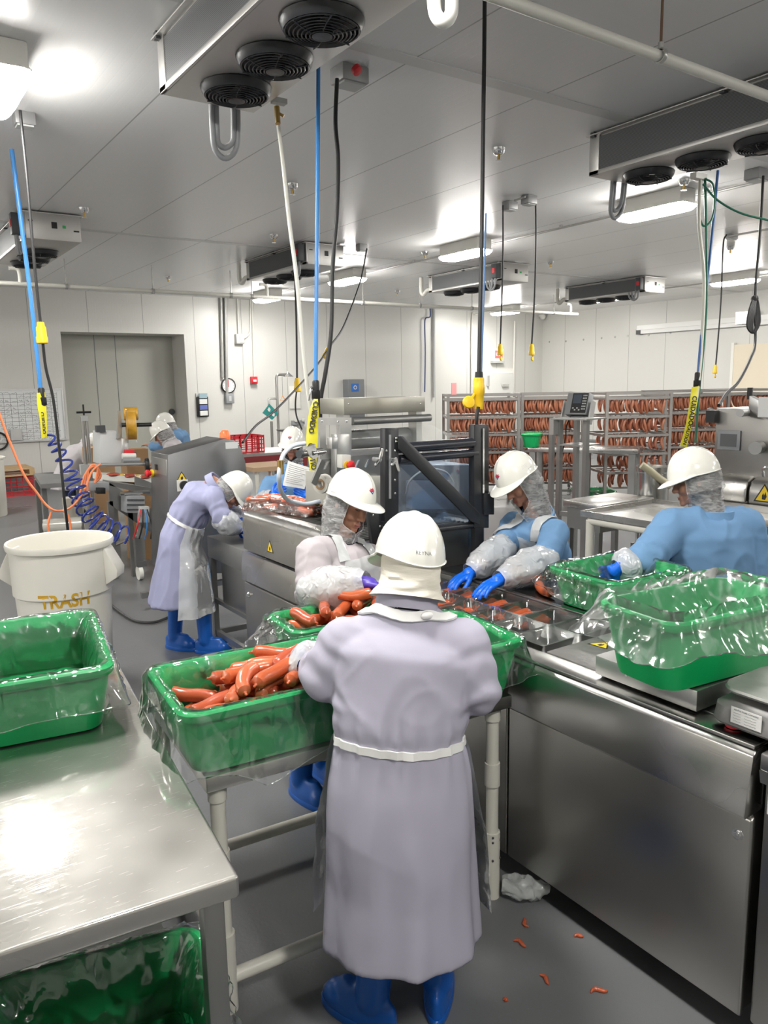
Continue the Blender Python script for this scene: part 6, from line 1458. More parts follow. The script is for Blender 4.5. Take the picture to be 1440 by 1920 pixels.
p = wq(-4, 827); tag(MB().tube([(p.x+.17*math.cos(t), WY-.05, p.z+.17*math.sin(t)) for t in [2*math.pi*k/20 for k in range(20)]], .02, 8, closed=True).build('hose_hoop', black), 'black hoop hanging on wall at the left edge', 'hoop')
a, b_ = wq(367, 740), wq(390, 781)
hd_ = thing('card_rack', 'black wall rack of leaflets between door and clock', 'rack', ((a.x+b_.x)/2, WY-.06, b_.z))
MB().box((a.x, WY-.07, b_.z), (b_.x, WY-.001, a.z-.05)).build('back_plate', black, hd_, bev=.01)
for k in range(4): z = b_.z+.03+k*.13; MB().box(((a.x+b_.x)/2-.09, WY-.11, z), ((a.x+b_.x)/2+.09, WY-.07, z+.11)).build('leaflets', (paper, mat('blue_leaflet', (.12, .16, .45), .5), paper, mat('teal_leaflet', (.3, .42, .48), .5))[k], hd_)
MB().box(((a.x+b_.x)/2-.14, WY-.03, a.z-.06), ((a.x+b_.x)/2+.14, WY-.002, a.z+.03)).build('top_card', lgrey, hd_)
p = wq(427, 723); ck = thing('wall_dial', 'round white dial with black rim hung below twin conduits', 'dial', (p.x, WY-.05, p.z))
r = .175; MB().lathe([(0, .0), (r, 0), (r, .06), (r*.9, .07), (r*.88, .05)], (p.x, WY-.001, p.z), (0, -1, 0), 36).build('rim', black, ck); MB().lathe([(0, .052), (r*.89, .05)], (p.x, WY-.001, p.z), (0, -1, 0), 32).build('dial_face', paper, ck)
tk = MB()
for k in range(12):
    a = k*math.pi/6; MB().cbox((p.x+r*.72*math.sin(a), WY-.055, p.z+r*.72*math.cos(a)), (.012, .003, .012)).build('tick', greyink, ck)
MB().box((p.x-.006, WY-.058, p.z-.03), (p.x+.006, WY-.054, p.z+.13)).build('hand', red, ck)
p = wq(428, 747); cbx = MB().cbox((p.x, WY-.06, p.z), (.2, .12, .23)).build('control_box', grey, bev=.01); tag(cbx, 'small grey box with window just under the dial', 'box'); MB().cbox((p.x, WY-.122, p.z), (.06, .004, .12)).build('window', lgrey, cbx)
def wpipe(pts, r, m, label, name='wall_conduit', yo=.05): return tag(MB().tube([V((q.x, WY-yo, q.z)) for q in pts], r, 10).build(name, m), label, 'conduit')
for k, px in enumerate((413, 421)): wpipe([wq(px-.5, 556), wq(px+9 if False else px+3, 745 if k else 708)], .035, galvp, ('left', 'right')[k]+' of twin grey conduits above the wall dial')
p = wq(447, 636); jb = thing('junction_box', 'grey junction box with clear cover, right of twin conduits', 'box', (p.x, WY-.07, p.z)); MB().cbox((p.x, WY-.06, p.z), (.2, .12, .22)).build('box_body', lgrey, jb, bev=.01); MB().cbox((p.x+.03, WY-.13, p.z), (.1, .02, .16)).build('clear_cover', white, jb)
wpipe([wq(443, 558), wq(446, 628)], .02, pipew, 'thin conduit dropping into the junction box')
wpipe(spline([wq(468, 560), wq(468, 600), wq(467, 622), wq(460, 632), wq(453, 634)], 5), .02, pipew, 'thin conduit curving sideways into the junction box')
wpipe([wq(471, 560), wq(475, 706)], .02, pipew, 'thin conduit dropping to the red fire alarm')
p = wq(474, 713); fa = thing('fire_alarm', 'small red fire alarm box on the back wall', 'alarm', (p.x, WY-.05, p.z)); MB().cbox((p.x, WY-.06, p.z), (.16, .1, .17)).build('alarm_case', red, fa, bev=.015); MB().cbox((p.x, WY-.115, p.z-.01), (.08, .01, .05)).build('white_handle', white, fa)
# safety shower
Q = lambda px, py: V((wq(px, py, 15.5).x, 15.5, wq(px, py, 15.5).z))
ss = thing('safety_shower', 'steel emergency shower with bell head before back wall', 'shower', (Q(520, 860).x, 15.5, 0))
q = Q(518, 705); MB().tube([V((q.x, 15.5, .0)), V((q.x, 15.5, q.z-.05))]+spline([V((q.x, 15.5, q.z-.05)), V((q.x+.03, 15.5, q.z+.02)), V((q.x+.12, 15.5, q.z+.03)), V((Q(540, 701).x, 15.5, q.z+.03))], 5)[1:], .03, 12).build('stand_pipe', steelZ, ss)
q = Q(540, 706); MB().lathe([(.02, .1), (.05, .06), (.13, 0), (.125, -.005), (.0, -.01)], q, n=24).build('bell_head', chrome, ss)
a, b_ = Q(529, 702), Q(530, 742); MB().cyl(a, b_, .006, 6).build('pull_rod', steel, ss); MB().tube([b_+V((.0, 0, 0)), b_+V((.06, 0, -.1)), b_+V((-.06, 0, -.1))], .012, 6, closed=True).build('pull_triangle', mat('orange_pull', (.8, .35, .06), .5), ss)
MB().tube([Q(504, 770), Q(504, 748), Q(518, 747)], .025, 8).build('eyewash_pipe', steelZ, ss); MB().cyl(V((Q(509, 800).x, 15.5, 0)), Q(509, 790), .03, 10).build('drain_post', steelZ, ss)
MB().prism([Q(a, b)+V((0, -.1, 0)) for a, b in ((488, 774), (501, 757), (518, 775), (506, 787))], (0, -.012, 0)).build('teal_sign', mat('teal_sign_face', (.02, .24, .22), .4), ss)
for px, py in ((500, 768), (508, 777)): MB().prism([Q(px+a, py+b)+V((0, -.113, 0)) for a, b in ((-3, 0), (0, -5), (3, -1), (2, 4), (-1, 3))], (0, -.004, 0)).build('white_symbol', white, ss)
MB().lathe([(.0, 0), (.12, .02), (.15, .06), (.14, .06), (0, .03)], Q(530, 810), n=20).build('eyewash_bowl', steelZ, ss)
p0, p1 = wq(647, 744, 16.9), wq(676, 711, 16.9)
gb = thing('disconnect_box', 'tall grey switch box with blue label above the unwinder hood', 'box', ((p0.x+p1.x)/2, 16.9, p0.z)); MB().box((p0.x, 16.72, wq(660, 790).z), (p1.x, WY-.001, p1.z)).build('case', mat('box_grey', (.17, .18, .19), .45), gb, bev=.015)
a, b_ = wq(660, 734, 16.7), wq(673, 719, 16.7); bl_ = MB().box((a.x, 16.712, a.z), (b_.x, 16.72, b_.z)).build('blue_label', mat('label_blue', (.02, .13, .45), .4), gb); MB().lathe([(.05, 0), (.05, .004), (.035, .004), (.035, 0)], V(((a.x+b_.x)/2, 16.712, (a.z+b_.z)/2)), (0, -1, 0), 16).build('white_dial', white, bl_)
p = wq(930, 666); es = thing('exit_sign', 'white box sign with red glowing face above cooler door', 'sign', (p.x, WY-.06, p.z)); MB().cbox((p.x, WY-.05, p.z), (.42, .1, .36)).build('sign_box', white, es, bev=.01)
MB().cbox((p.x+.02, WY-.102, p.z+.02), (.3, .004, .22)).build('red_face', mat('exit_red', (1, .12, .1), .5, emit=.9), es); text('exit_lettering', 'EXIT', .12, (p.x+.02, WY-.106, p.z+.02), (1, 0, 0), (0, 0, 1), mat('exit_letter', (1, .75, .7), .5, emit=1.0), es)
MB().cbox((p.x, WY-.07, p.z-.2), (.44, .12, .06)).build('lamp_bar', lgrey, es)
p = wq(1022, 594, 16.9); tag(MB().ell((p.x-.12, WY-.12, p.z), (.08, .1, .09)).box((p.x-.17, WY-.1, p.z), (p.x-.07, WY, p.z+.1)).build('security_camera', white), 'small white dome camera in the far room corner', 'camera')
wpipe([wq(812, 580), wq(812, 745)], .03, lgrey, 'grey conduit on back wall left of central black cord')
wpipe(spline([wq(905, 588), wq(890, 590), wq(883, 600), wq(882, 735)], 6), .022, pipew, 'pale conduit bending down left of the exit sign')
wpipe([wq(963, 602), wq(960, 735)], .03, pipew, 'pale pipe on back wall right of the exit sign')
p = tag(MB().tube(spline([V((q.x, WY-.08, q.z)) for q in (wq(803, 578), wq(803, 594), wq(795, 597), wq(793, 610), wq(794, 660), wq(793, 735))], 6), .018, 8).build('blue_wall_hose', mat('dull_blue_hose', (.05, .09, .22), .4)), 'thin dark blue hose hanging down the back wall', 'hose')
p = wq(552, 745); sw_ = tag(MB().cbox((p.x, WY-.02, p.z), (.3, .03, .55)).build('wall_plate', white, bev=.006), 'white plate on the back wall right of the shower', 'plate')
p = wq(555, 792); ew = thing('eyewash_station', 'grey twin headed eyewash fitting on the back wall', 'eyewash', (p.x, WY-.1, p.z)); MB().cbox((p.x, WY-.1, p.z), (.3, .15, .1)).build('bracket', grey, ew); [MB().lathe([(0, .05), (.05, .05), (.05, 0), (.03, -.03), (0, -.03)], (p.x+s*.1, WY-.2, p.z+.05), n=12).build('nozzle', white, ew) for s in (-1, 1)]
p = wq(739, 545, 16.9); tag(MB().cbox((wq(725, 550).x, WY-.08, wq(725, 550).z), (.9, .12, .3)).build('wall_heater', lgrey, bev=.01), 'flat grey unit high on back wall under ceiling light', 'unit')
for k, (px, py) in enumerate(((1030, 641), (1061, 640), (1094, 637), (1128, 634), (1153, 632), (1177, 630), (1216, 628), (1257, 624))):
    p = ax(px, py, XR-.001); tag(MB().lathe([(0, .012), (.025, .01), (.03, 0)], p, (-1, 0, 0), 10).build('wall_bolt', galvp), 'small bolt head in the row along right wall', 'bolt', 'bolt heads along the right wall')

# sprinklers
def spk(px, py, label):
    c = az(px, py, CZ); t = thing('fire_sprinkler', label, 'sprinkler', c, 'ceiling sprinkler heads')
    MB().lathe([(.0, 0), (.06, 0), (.055, -.02), (.04, -.05), (.03, -.055), (0, -.055)], c, n=20).build('escutcheon', chrome, t)
    MB().cyl(c-V((0, 0, .05)), c-V((0, 0, .1)), .014, 10).build('bulb_frame', brass, t); MB().lathe([(0, -.1), (.03, -.1), (.03, -.104), (0, -.104)], c, n=14).build('deflector', chrome, t)
for px, py, l in ((935, 278, 'sprinkler head in the middle of the ceiling right of black cord'), (797, 472, 'sprinkler head left of the light beside central cord'), (1032, 490, 'sprinkler head right of the two thin plug cords'), (513, 440, 'sprinkler head above the centre left cooler'), (315, 518, 'sprinkler head left, between two pipe rods'), (157, 390, 'sprinkler head at corner of the left edge cooler'), (548, 345, 'sprinkler head between the white and blue hoses'), (1283, 337, 'sprinkler head beside the right hand cooler'), (1370, 462, 'sprinkler head right of the hose bundle'), (745, 545, 'small sprinkler head above the pale pipe, centre')): spk(px, py, l)

# ================================================================== cords, hoses and their plugs
def cbox_(px, py, label, sz=(.14, .12, .09), z=CZ):
    c = az(px, py, z); t = thing('ceiling_box', label, 'box', c-V((0, 0, sz[2])), 'ceiling outlet boxes'); MB().cbox(c-V((0, 0, sz[2]/2)), sz).build('box_body', mat('outlet_grey', (.3, .3, .3), .45, .3) if 'outlet_grey' not in MATS else MATS['outlet_grey'], t, bev=.008)
    MB().cbox(c-V((0, 0, sz[2]+.006)), (sz[0]*.8, sz[1]*.8, .012)).build('cover', lgrey, t); return t
def plug(p, parent, s=1.0, cap=True, up=(0, 0, 1)):
    u = V(up).normalized(); p = V(p)
    MB().lathe([(.0, 0), (.018*s, 0), (.02*s, -.02*s), (.026*s, -.03*s), (.026*s, -.075*s), (.03*s, -.08*s), (.03*s, -.11*s), (.024*s, -.115*s), (0, -.115*s)], p, u, 18).build('yellow_connector', yellow, parent)
    if cap:
        c = p-u*.15*s+V((.012, 0, 0))*s; MB().lathe([(0, -.006*s), (.022*s, -.006*s), (.024*s, .0), (.02*s, .008*s), (0, .01*s)], c, (.3, -1, .1), 16).tube([p-u*.108*s+V((.0, 0, 0)), p-u*.125*s+V((.02*s, 0, 0)), c+V((0, 0, .02*s))], .004*s, 6).build('hinged_cap', yellow, parent)
def cord(name, label, cat, pts, r, m, grp=None, n=8): 
    t = thing(name, label, cat, pts[0], grp); MB().tube(spline(pts, n), r, 10).build('line', m, t); return t
def coupler(p, parent, s=1.0, m=black, up=(0, 0, 1)):
    MB().lathe([(0, 0), (.016*s, 0), (.022*s, -.01*s), (.022*s, -.06*s), (.028*s, -.065*s), (.028*s, -.11*s), (.02*s, -.12*s), (.02*s, -.17*s), (0, -.175*s)], p, up, 16).build('coupling', m, parent)
def ribbon(name, label, edge, words=None, nrm=None):
    """tape given by left and right edge points"""
    L_ = spline([a for a, b in edge], 6); Rr = spline([b for a, b in edge], 6); m = MB()
    m.rings([[a, a.lerp(b, .5)+V(nrm or HD(180))*.004, b] for a, b in zip(L_, Rr)], (False, False), wrap=False)
    o = tag(m.build(name, tape), label, 'tape')
    for (t, wd, sz, fl) in words or ():
        i = int(t*(len(L_)-1)); c = L_[i].lerp(Rr[i], .5)+V(nrm or HD(180))*.012; dn = (L_[min(i+2, len(L_)-1)]-L_[max(i-2, 0)]).normalized()*fl
        text('printed_word', wd, sz, c, dn, dn.cross(V(nrm or HD(180)))*-1, ink, o, .0003, bold=sz*.03)
    return o
# left side
cbox_(44, 212, 'outlet box on ceiling at the left edge under light')
c = cord('power_cord', 'black cord with yellow connector hanging down the left side', 'cord', [V((ay(40, 232, 6.17).x, 6.17, CZ-.08)), ay(41, 240, 6.17), ay(50, 330, 6.17), ay(65, 500, 6.17), ay(76, 605, 6.17)], .011, black)
plug(ay(76, 604, 6.17), c, 1.35, cap=False)
MB().tube(spline([ay(80, 640, 6.17), ay(86, 690, 6.17), ay(100, 750, 6.17), ay(112, 850, 6.17), ay(120, 930, 6.15), ay(128, 1000, 6.2), ay(133, 1040, 6.3)], 8), .011, 10).build('lower_line', black, c)
c = cord('air_hose', 'blue air hose hanging at left with black coupling', 'hose', [ay(22, 280, 7.1), ay(40, 420, 7.1), ay(58, 560, 7.1), ay(76, 728, 7.1)], .018, blueh); coupler(ay(77, 727, 7.1), c, 1.3)
ribbon('caution_tape', 'yellow caution tape knotted on the left blue hose', [(ay(69, 737, 7.08), ay(84, 735, 7.08)), (ay(70, 760, 7.06), ay(86, 752, 7.08)), (ay(75, 790, 7.06), ay(88, 785, 7.08)), (ay(78, 822, 7.06), ay(88, 820, 7.08))], words=((.75, 'CUIDADO', .04, 1),))
hp = spline([ay(85, 806, 7.1), ay(100, 830, 7.1), ay(112, 850, 7.1), ay(130, 885, 7.1), ay(142, 912, 7.08), ay(155, 940, 7.0), ay(175, 970, 6.9), ay(200, 990, 6.9), ay(235, 1006, 6.9)], 26)
he = []; nT = 15; Lh = len(hp)
for i, p in enumerate(hp):
    t = i/(Lh-1); a = 2*math.pi*nT*(t**1.25); rr = (.035+.055*min(1, t*1.5))*min(1, t*9+.15); tg = (hp[min(i+1, Lh-1)]-hp[max(i-1, 0)]).normalized(); e1 = tg.orthogonal().normalized() if i == 0 else (e1-tg*e1.dot(tg)).normalized(); e2 = tg.cross(e1); he.append(p+e1*rr*math.cos(a)+e2*rr*math.sin(a))
tag(MB().tube(he, .010, 7).build('coiled_hose', navy), 'dark blue coiled air hose from left hose to the labeller', 'hose')
tag(MB().tube(spline([ay(84, 778, 7.1), ay(86, 800, 7.1), ay(85, 806, 7.1)], 5), .01, 7).build('hose_tail', black), 'short black tail joining coiled hose to the coupling', 'hose')
tag(MB().tube(spline([ay(-5, 765, 6.6), ay(15, 820, 6.6), ay(45, 890, 6.6), ay(70, 925, 6.6), ay(85, 945, 6.6), ay(105, 958, 6.6), ay(130, 953, 6.8), ay(148, 935, 7), ay(160, 915, 7.2), ay(172, 885, 7.4), ay(188, 870, 7.6)], 8), .0095, 8).build('orange_hose', orange), 'orange hose looping from left edge to the labeller', 'hose')
tag(MB().tube(spline([ay(96, 960, 6.6), ay(90, 985, 6.6), ay(95, 1010, 6.6)], 6)+spline([ay(96, 1020, 6.6), ay(130, 1000, 6.6), ay(129, 970, 6.6), ay(118, 957, 6.6)], 6)[1:], .009, 8).build('orange_hose', orange), 'orange hose loop hanging behind the white trash can', 'hose')
for k in range(3): tag(MB().tube(spline([ay(150+k*7, 925, 7.6), ay(158+k*4, 893-k*6, 7.6), ay(172+k*3, 876-k*2, 7.6), ay(183+k*3, 880+k*6, 7.6), ay(178, 905, 7.6)], 7), .010, 8).build('orange_hose', orange), ('inner', 'middle', 'outer')[k]+' orange hose arch beside the column stand', 'hose')
tag(MB().tube(spline([az(196, 1118, .02), az(215, 1140, .02), az(250, 1163, .02), az(285, 1167, .02), az(310, 1160, .02), az(330, 1150, .02)], 7), .012, 8).build('floor_cable', black), 'black cable lying on the floor beside the trash can', 'cable')
# centre
D = 4.75; q0 = ad(524, 205, D)
c = cord('drain_hose', 'cream drain hose slanting down from the big cooler', 'hose', [ad(522, 236, D), ad(530, 300, D), ad(543, 420, D), ad(556, 520, D), ad(567, 640, D+.05), ad(578, 740, D+.1), ad(590, 810, D+.15), ad(598, 850, D+.2)], .0125, whiteh)
MB().cyl(ad(521, 232, D), ad(519, 200, D), .017, 10).cyl(ad(519, 210, D), ad(532, 218, D), .009, 8).build('brass_valve', brass, c); MB().cbox(ad(523, 190, D), (.09, .05, .03)).build('valve_bracket', galvp, c)
cbox_(655, 128, 'outlet box with red switch right of the big cooler', (.2, .16, .1)); p = az(666, 128, CZ-.1); bx = bpy.context.scene.objects['ceiling_box.001']; MB().lathe([(0, 0), (.032, 0), (.032, .03), (0, .035)], p, (.3, -.6, -.8), 16).build('red_switch', red, bx)
D = 4.85
cord('power_cord', 'thick black cord hanging right of the blue hose', 'cord', [ad(632, 148, D), ad(629, 230, D), ad(634, 300, D), ad(632, 400, D), ad(624, 500, D), ad(621, 620, D), ad(610, 700, D), ad(602, 745, D), ad(600, 800, D)], .0135, black)
D = 4.65
c = cord('air_hose', 'blue air hose hanging in centre with yellow caution tape', 'hose', [ad(597, 120, D), ad(596, 300, D), ad(594, 500, D), ad(592, 714, D)], .0125, blueh); coupler(ad(592, 713, D), c, 1.0)
MB().tube([ad(592, 722, D), ad(582, 728, D)], .008, 8).capsule(ad(582, 728, D), ad(579, 750, D), .006, .005, 8).build('valve_lever', chrome, c)
ribbon('caution_tape', 'yellow caution tape hanging down from the central blue hose', [(ad(588, 748, D-.05), ad(596, 748, D-.05)), (ad(579, 775, D-.07), ad(598, 775, D-.05)), (ad(574, 820, D-.08), ad(596, 825, D-.06)), (ad(577, 850, D-.1), ad(594, 850, D-.08)), (ad(582, 885, D-.12), ad(593, 882, D-.1)), (ad(586, 920, D-.14), ad(597, 918, D-.12)), (ad(590, 948, D-.16), ad(599, 946, D-.14))],
       words=((.22, 'CUIDADO', .042, 1), (.58, 'CAUTION', .044, 1), (.88, 'CUIDADO', .034, 1)))
cbox_(678, 458, 'outlet box on ceiling above the sagging thin cord', (.14, .12, .09))
c = cord('power_cord', 'thin black cord sagging left across the wall with yellow plug', 'cord', [ay(688, 466, 9.63), ay(675, 530, 9.6), ay(645, 610, 9.4), ay(622, 645, 9.2), ay(612, 660, 9.1), ay(590, 690, 8.9), ay(545, 740, 8.4), ay(510, 775, 8), ay(480, 798, 7.6), ay(455, 830, 7.2)], .012, black); plug(ay(618, 650, 9.15), c, 1.5, cap=False, up=(.5, 0, .9))
c = cord('power_cord', 'thin black cord with yellow plug before the emergency shower', 'cord', [V((ad(554, 545, 11).x, ad(554, 545, 11).y, CZ-.002)), ad(554, 545, 11), ad(556, 620, 11), ad(557, 709, 11)], .014, black); plug(ad(557, 709, 11), c, 1.7, cap=False); MB().tube(spline([ad(557, 727, 11), ad(554, 755, 11), ad(556, 780, 11), ad(566, 805, 10.9)], 6), .012, 8).build('lower_line', black, c)
D = 4.07
c = cord('power_cord', 'thick central black cord ending in big yellow connector', 'cord', [ad(909, -40, D), ad(908, 100, D), ad(906, 230, D), ad(904, 400, D), ad(901, 560, D), ad(898, 700, D)], .0115, black)
p = ad(898, 708, D); MB().lathe([(0, .03), (.02, .03), (.022, 0), (.026, -.002)], p, n=18).build('gland', black, c)
MB().lathe([(.0, 0), (.026, 0), (.028, -.01), (.028, -.035), (.031, -.04), (.031, -.085), (.027, -.09), (.025, -.14), (.022, -.165), (0, -.165)], p, n=24).build('yellow_connector', yellow, c)
q = ad(879, 754, D-.03); MB().lathe([(0, -.01), (.032, -.01), (.034, 0), (.03, .008), (.018, .012), (0, .012)], q, (-.35, -1, .2), 22).tube([q+V((.02, 0, .02)), ad(889, 740, D), ad(893, 738, D)], .008, 8).build('hinged_cap', yellow, c)
MB().tube(spline([ad(897, 763, D), ad(894, 785, D), ad(893, 805, D+.02)], 6), .009, 8).build('lower_line', black, c)
D = 4.35; cord('air_hose', 'thin blue hose just behind the thick central cord', 'hose', [ad(911, 400, D), ad(908, 520, D), ad(904, 640, D), ad(902, 720, D)], .006, mat('thin_blue_hose', (.06, .16, .36), .35))
for (bpx, bpy_, l, pts, lab) in ((956, 378, 'left of the two ceiling boxes right of central cord', [(943, 385), (943, 470), (941, 560), (938, 645)], 'left of two thin plug cords in front of the exit sign'), (992, 367, 'right of the two ceiling boxes right of central cord', [(1004, 367), (1005, 450), (1002, 560), (997, 645)], 'right of two thin plug cords, clear of the exit sign')):
    cbox_(bpx, bpy_, l); y = az(bpx, bpy_, CZ).y; c = cord('power_cord', lab, 'cord', [ay(a, b, y) for a, b in pts], .0095, black, 'thin plug cords'); plug(ay(*pts[-1], y), c, 1.1)
MB().cyl(az(965, 376, CZ-.03), az(985, 369, CZ-.03), .012, 8).build('link_pipe', galvp, bpy.context.scene.objects['ceiling_box.003'])
# right
D = 6.7
c = cord('water_hose', 'cream hose in the bundle hanging at right', 'hose', [ad(1313, 338, D), ad(1311, 420, D), ad(1320, 520, D), ad(1317, 620, D), ad(1311, 700, D), ad(1303, 760, D), ad(1285, 815, D-.1), ad(1277, 838, D-.1)], .0155, whiteh); MB().cbox(ad(1310, 331, D), (.16, .06, .05)).build('valve_bracket', galvp, c)
cord('water_hose', 'green hose in the bundle hanging at right', 'hose', [ad(1322, 335, D+.02), ad(1324, 440, D), ad(1325, 560, D), ad(1319, 650, D), ad(1311, 730, D+.02), ad(1304, 830, D+.02)], .011, greenh)
c = cord('air_hose', 'blue hose in bundle at right with black coupling', 'hose', [ad(1346, 320, D+.1), ad(1336, 430, D+.05), ad(1325, 540, D+.03), ad(1314, 640, D), ad(1309, 698, D)], .012, mat('mid_blue_hose', (.06, .16, .42), .35)); coupler(ad(1308, 698, D), c, 1.1)
cord('water_hose', 'green hose sagging from bundle to the right edge', 'hose', [ad(1318, 345, D), ad(1345, 375, D), ad(1390, 400, D), ad(1450, 415, D)], .009, greenh)
tag(MB().tube(spline([ad(1322, 335, D), ad(1336, 345, D), ad(1340, 375, D), ad(1335, 410, D), ad(1320, 424, D), ad(1311, 408, D)], 7), .009, 8).build('hose_loop', greenh), 'small dark hose loop at top of the right bundle', 'hose')
ribbon('caution_tape', 'yellow caution tape on the hose bundle at right', [(ad(1297, 726, D-.1), ad(1310, 724, D-.1)), (ad(1292, 760, D-.12), ad(1307, 757, D-.1)), (ad(1286, 795, D-.12), ad(1298, 793, D-.12)), (ad(1275, 836, D-.14), ad(1288, 838, D-.14))], words=((.45, 'CUIDADO', .055, 1), (.85, 'CAUTION', .04, 1)))
cbox_(1372, 440, 'small ceiling box at right above the thin plug cord', (.2, .08, .06)); y = az(1372, 440, CZ).y
c = cord('power_cord', 'thin black cord with yellow plug left of the coiled cord', 'cord', [ay(1362, 440, y), ay(1356, 460, y), ay(1352, 560, y), ay(1346, 640, y), ay(1342, 684, y)], .0105, black, n=8); plug(ay(1341, 684, y), c, 1.1)
cbox_(1420, 318, 'outlet box on ceiling at right beside cooler fans', (.2, .16, .1))
D = 7.3
c = cord('power_cord', 'black cord at right with a coiled bundle of slack', 'cord', [ad(1431, 330, D), ad(1424, 450, D), ad(1416, 548, D), ad(1416, 640, D), ad(1408, 670, D-.3), ad(1385, 715, D-.7), ad(1362, 738, D-1.0), ad(1348, 760, D-1.2)], .013, black)
bn = MB()
for k in range(7):
    a = k*.5-1.5; pts = [ad(1416+a*1.5, 555, D)+V((0, 0, 0)), ad(1409+a*3.2, 585, D-.03), ad(1406+a*3, 612, D-.02), ad(1413+a*.8, 624, D), ad(1421+a*2, 605, D+.02), ad(1420+a*1.5, 575, D+.02)]
    MB().tube(spline(pts+[pts[0]], 6), .011, 7).build('coil_turn', black, c)
MB().lathe([(.03, -.02), (.035, 0), (.03, .02)], ad(1415, 560, D), n=10).build('strap', black, c)
# ================================================================== loose sausages
SM = []
for k in range(5):
    bend = (.5, .85, .25, 1.1, .65)[k]; Ls = (.185, .19, .172, .18, .168)[k]; pts = []; rs = []
    for i in range(17):
        t = i/16; a = (t-.5)*bend; r_ = Ls/bend; pts.append(V((r_*math.sin(a), r_*(math.cos(a)-1), .002*math.sin(t*9+k))))
        e = min(t, 1-t)*Ls; rr = .0232 if e > .02 else .0232*math.sqrt(max(.03, 1-((.02-e)/.02)**2)); rs.append(rr*(1+.03*math.sin(t*7+k)))
    m = MB().tube(pts, rs, 14)
    for e in (0, -1):
        d = (pts[e]-pts[1 if e == 0 else -2]).normalized(); m.tube([pts[e]-d*.004, pts[e]+d*.004, pts[e]+d*.009, pts[e]+d*.013], [.008, .0032, .005, .002], 8)
    SM.append(m.mesh('sausage', mat('sausage_skin_%d' % k, ((.48, .10, .035), (.53, .115, .04), (.43, .085, .035), (.55, .13, .055), (.46, .09, .04))[k], .27, var=.25, vscale=22, bump=.08, bscale=90, coat=.35)))
def put(k, M, label, group):
    o = bpy.data.objects.new('sausage', SM[k]); COL.objects.link(o); o.matrix_world = M; return tag(o, label, 'sausage', group)
def settle(items, hx, hy, z0, it=240, rad=.0238):
    """push overlapping sausages apart and let them down inside a box"""
    loc = np.array([i[0] for i in items], float); N_ = len(items); off = []
    for (c, k, M3) in items:
        pp = [SM[k].vertices[0].co]*0
        bend = (.5, .85, .25, 1.1, .65)[k]; Ls = (.185, .19, .172, .18, .168)[k]; o = []
        for q in (-.42, -.21, 0, .21, .42): a = q*bend; r_ = Ls/bend; o.append(M3 @ V((r_*math.sin(a), r_*(math.cos(a)-1), 0)))
        off.append(np.array([tuple(v) for v in o]))
    for n in range(it):
        loc[:, 2] -= .0016
        for i in range(N_):
            for j in range(i+1, N_):
                d = loc[i]-loc[j]
                if d@d > .045: continue
                A = (loc[i]+off[i])[:, None]-(loc[j]+off[j])[None]; L_ = np.linalg.norm(A, axis=2); a, b = np.unravel_index(L_.argmin(), L_.shape)
                if L_[a, b] < 2*rad:
                    u = A[a, b]/max(L_[a, b], 1e-4); u[2] += .15*np.sign(loc[i][2]-loc[j][2]); s = (2*rad-L_[a, b])*.5; loc[i] += u*s; loc[j] -= u*s
        for i in range(N_):
            P_ = loc[i]+off[i]; loc[i][0] -= max(0, P_[:, 0].max()-(hx-rad))+min(0, P_[:, 0].min()+(hx-rad)); loc[i][1] -= max(0, P_[:, 1].max()-(hy-rad))+min(0, P_[:, 1].min()+(hy-rad)); loc[i][2] += max(0, z0+rad-P_[:, 2].min())
    return loc
def fill_tub(key, spec, label, group, lift=0):
    x, y, z, rot, lx, ly, h = TUBS[key]; items = []
    for (u, v, w, yaw, k) in spec:
        M3 = (Matrix.Rotation(yaw, 4, 'Z') @ Matrix.Rotation(R.uniform(-.12, .12), 4, 'Y') @ Matrix.Rotation(R.uniform(-.5, .5), 4, 'X')).to_3x3(); items.append(((u, v, w), k, M3))
    loc = settle(items, lx/2-.05, ly/2-.05, .012+lift); T = Matrix.Translation((x, y, z)) @ rotz(rot)
    for p, (c, k, M3) in zip(loc, items): put(k, T @ Matrix.Translation(tuple(p)) @ M3.to_4x4(), label, group)
sp2 = []
for L_, n in ((0, 13), (1, 13), (2, 13), (3, 13), (4, 10)):
    for i in range(n): sp2.append((R.uniform(-.22, .22), R.uniform(-.15, .15), .03+.05*L_+R.uniform(0, .02), R.choice((0, .15, -.2, .4, 3.1, 2.8, -.5, .9))+R.uniform(-.2, .2), R.randrange(5)))
fill_tub(2, sp2, 'red sausage lying loose in tub left of the nearest worker', 'sausages in the foreground tub')
sp3 = []
for L_, n in ((0, 9), (1, 9), (2, 9), (3, 6)):
    for i in range(n): sp3.append((R.uniform(-.17, .17), R.uniform(-.1, .1), .03+.05*L_+R.uniform(0, .02), R.choice((1.3, 1.7, .5, 2.2, 1.0))+R.uniform(-.3, .3), R.randrange(5)))
fill_tub(3, sp3, 'red sausage lying loose in tub below the plastic sleeve', 'sausages in the tub below the sleeve')
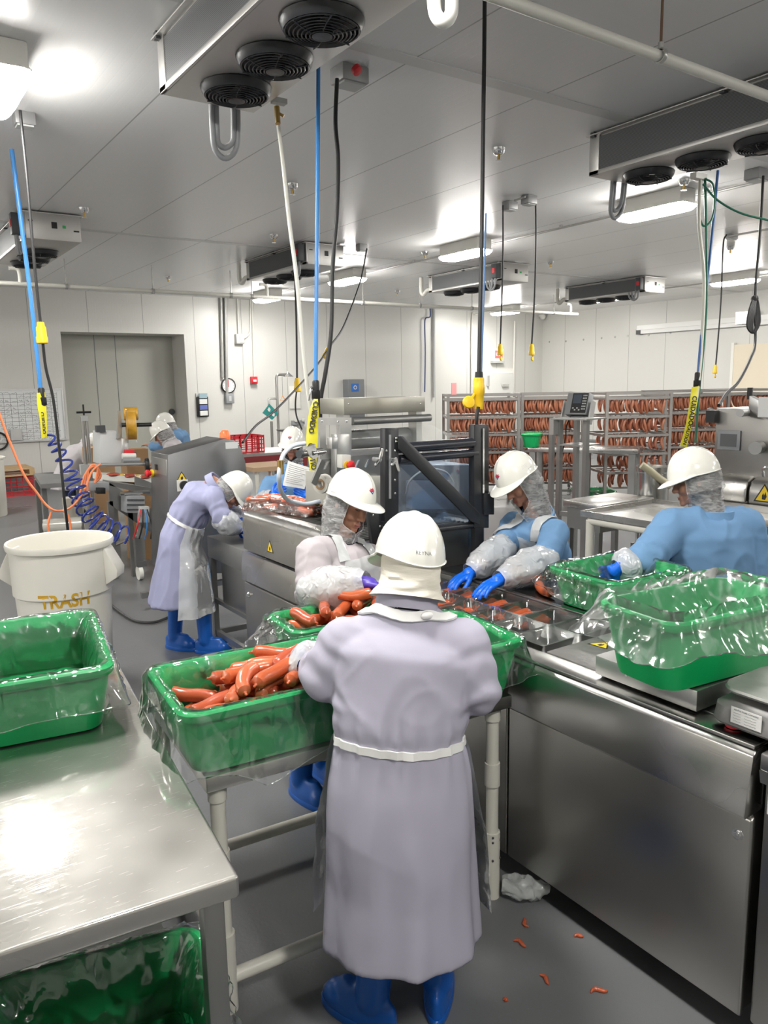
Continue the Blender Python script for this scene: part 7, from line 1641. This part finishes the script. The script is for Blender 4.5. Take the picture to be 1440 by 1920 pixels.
# sausages in the pockets
for i, n in ((1, 4), (2, 4), (3, 4), (4, 4), (5, 4)):
    for j in range(2):
        if i < 3 and j == 0: continue
        if i == 1 and j == 1: continue
        for s in range(n):
            c = V(((PX[j]+PX[j+1])/2+R.uniform(-.006, .006), PY0+(i+.5)*PYS-.052+s*.034, .906+.004*(s % 2)))
            put((2, 0)[s % 2], Matrix.Translation(c) @ rotz(math.radians(180*(s % 2)-3)) @ Matrix.Rotation(R.uniform(-.2, .2), 4, 'X'), 'red sausage laid side by side in a clear film pocket', 'sausages in the film pockets')
p = az(990, 1110, .975); put(1, Matrix.Translation((p.x+.07, p.y-.02, .982)) @ rotz(1.1), 'single sausage lying on the steel counter beside the pockets', None)
# vacuum packs on the belt
packf = film_mat('vacuum_pack_film', white=.02, wvar=.22, thr=.56, gloss=.9, bump=.8, bscale=24)
def pack(c, rot, nx, ny, label):
    t = thing('sausage_pack', label, 'pack', c, 'vacuum packs on the belt'); T = Matrix.Translation(c) @ rotz(rot)
    for i in range(nx):
        for j in range(ny):
            M = T @ Matrix.Translation(((i-(nx-1)/2)*.041, (j-(ny-1)/2)*.13+R.uniform(-.01, .01), .024+.035*((i+j) % 2 and nx > 3))) @ rotz(math.pi/2+R.uniform(-.15, .15))
            me = SM[R.randrange(5)].copy(); me.transform(M); link('packed_sausage', me, t)
    rows = []; hx, hy = nx*.0232+.035, ny*.075+.02
    for z, f in ((.001, 1.0), (.004, 1.02), (.03, .97), (.06, .9), (.075, .7), (.078, .3)):
        rows.append([T @ (p+V((0, 0, nz3((p.x, p.y, z), 20, 2).z*.008+.001))) for p in rrect(hx*f, hy*f, .04, z, 9)])
    MB().rings(rows).build('vacuum_film', packf, t); return t
p = az(508, 958, 1.17); pack((p.x+.06, p.y+.06, 1.172), .5, 5, 2, 'sealed pack of sausages on belt, nearest the paper reader')
p = az(566, 964, 1.17); pack((p.x+.04, p.y+.02, 1.172), .2, 4, 2, 'sealed pack of sausages on belt, behind the mauve worker')
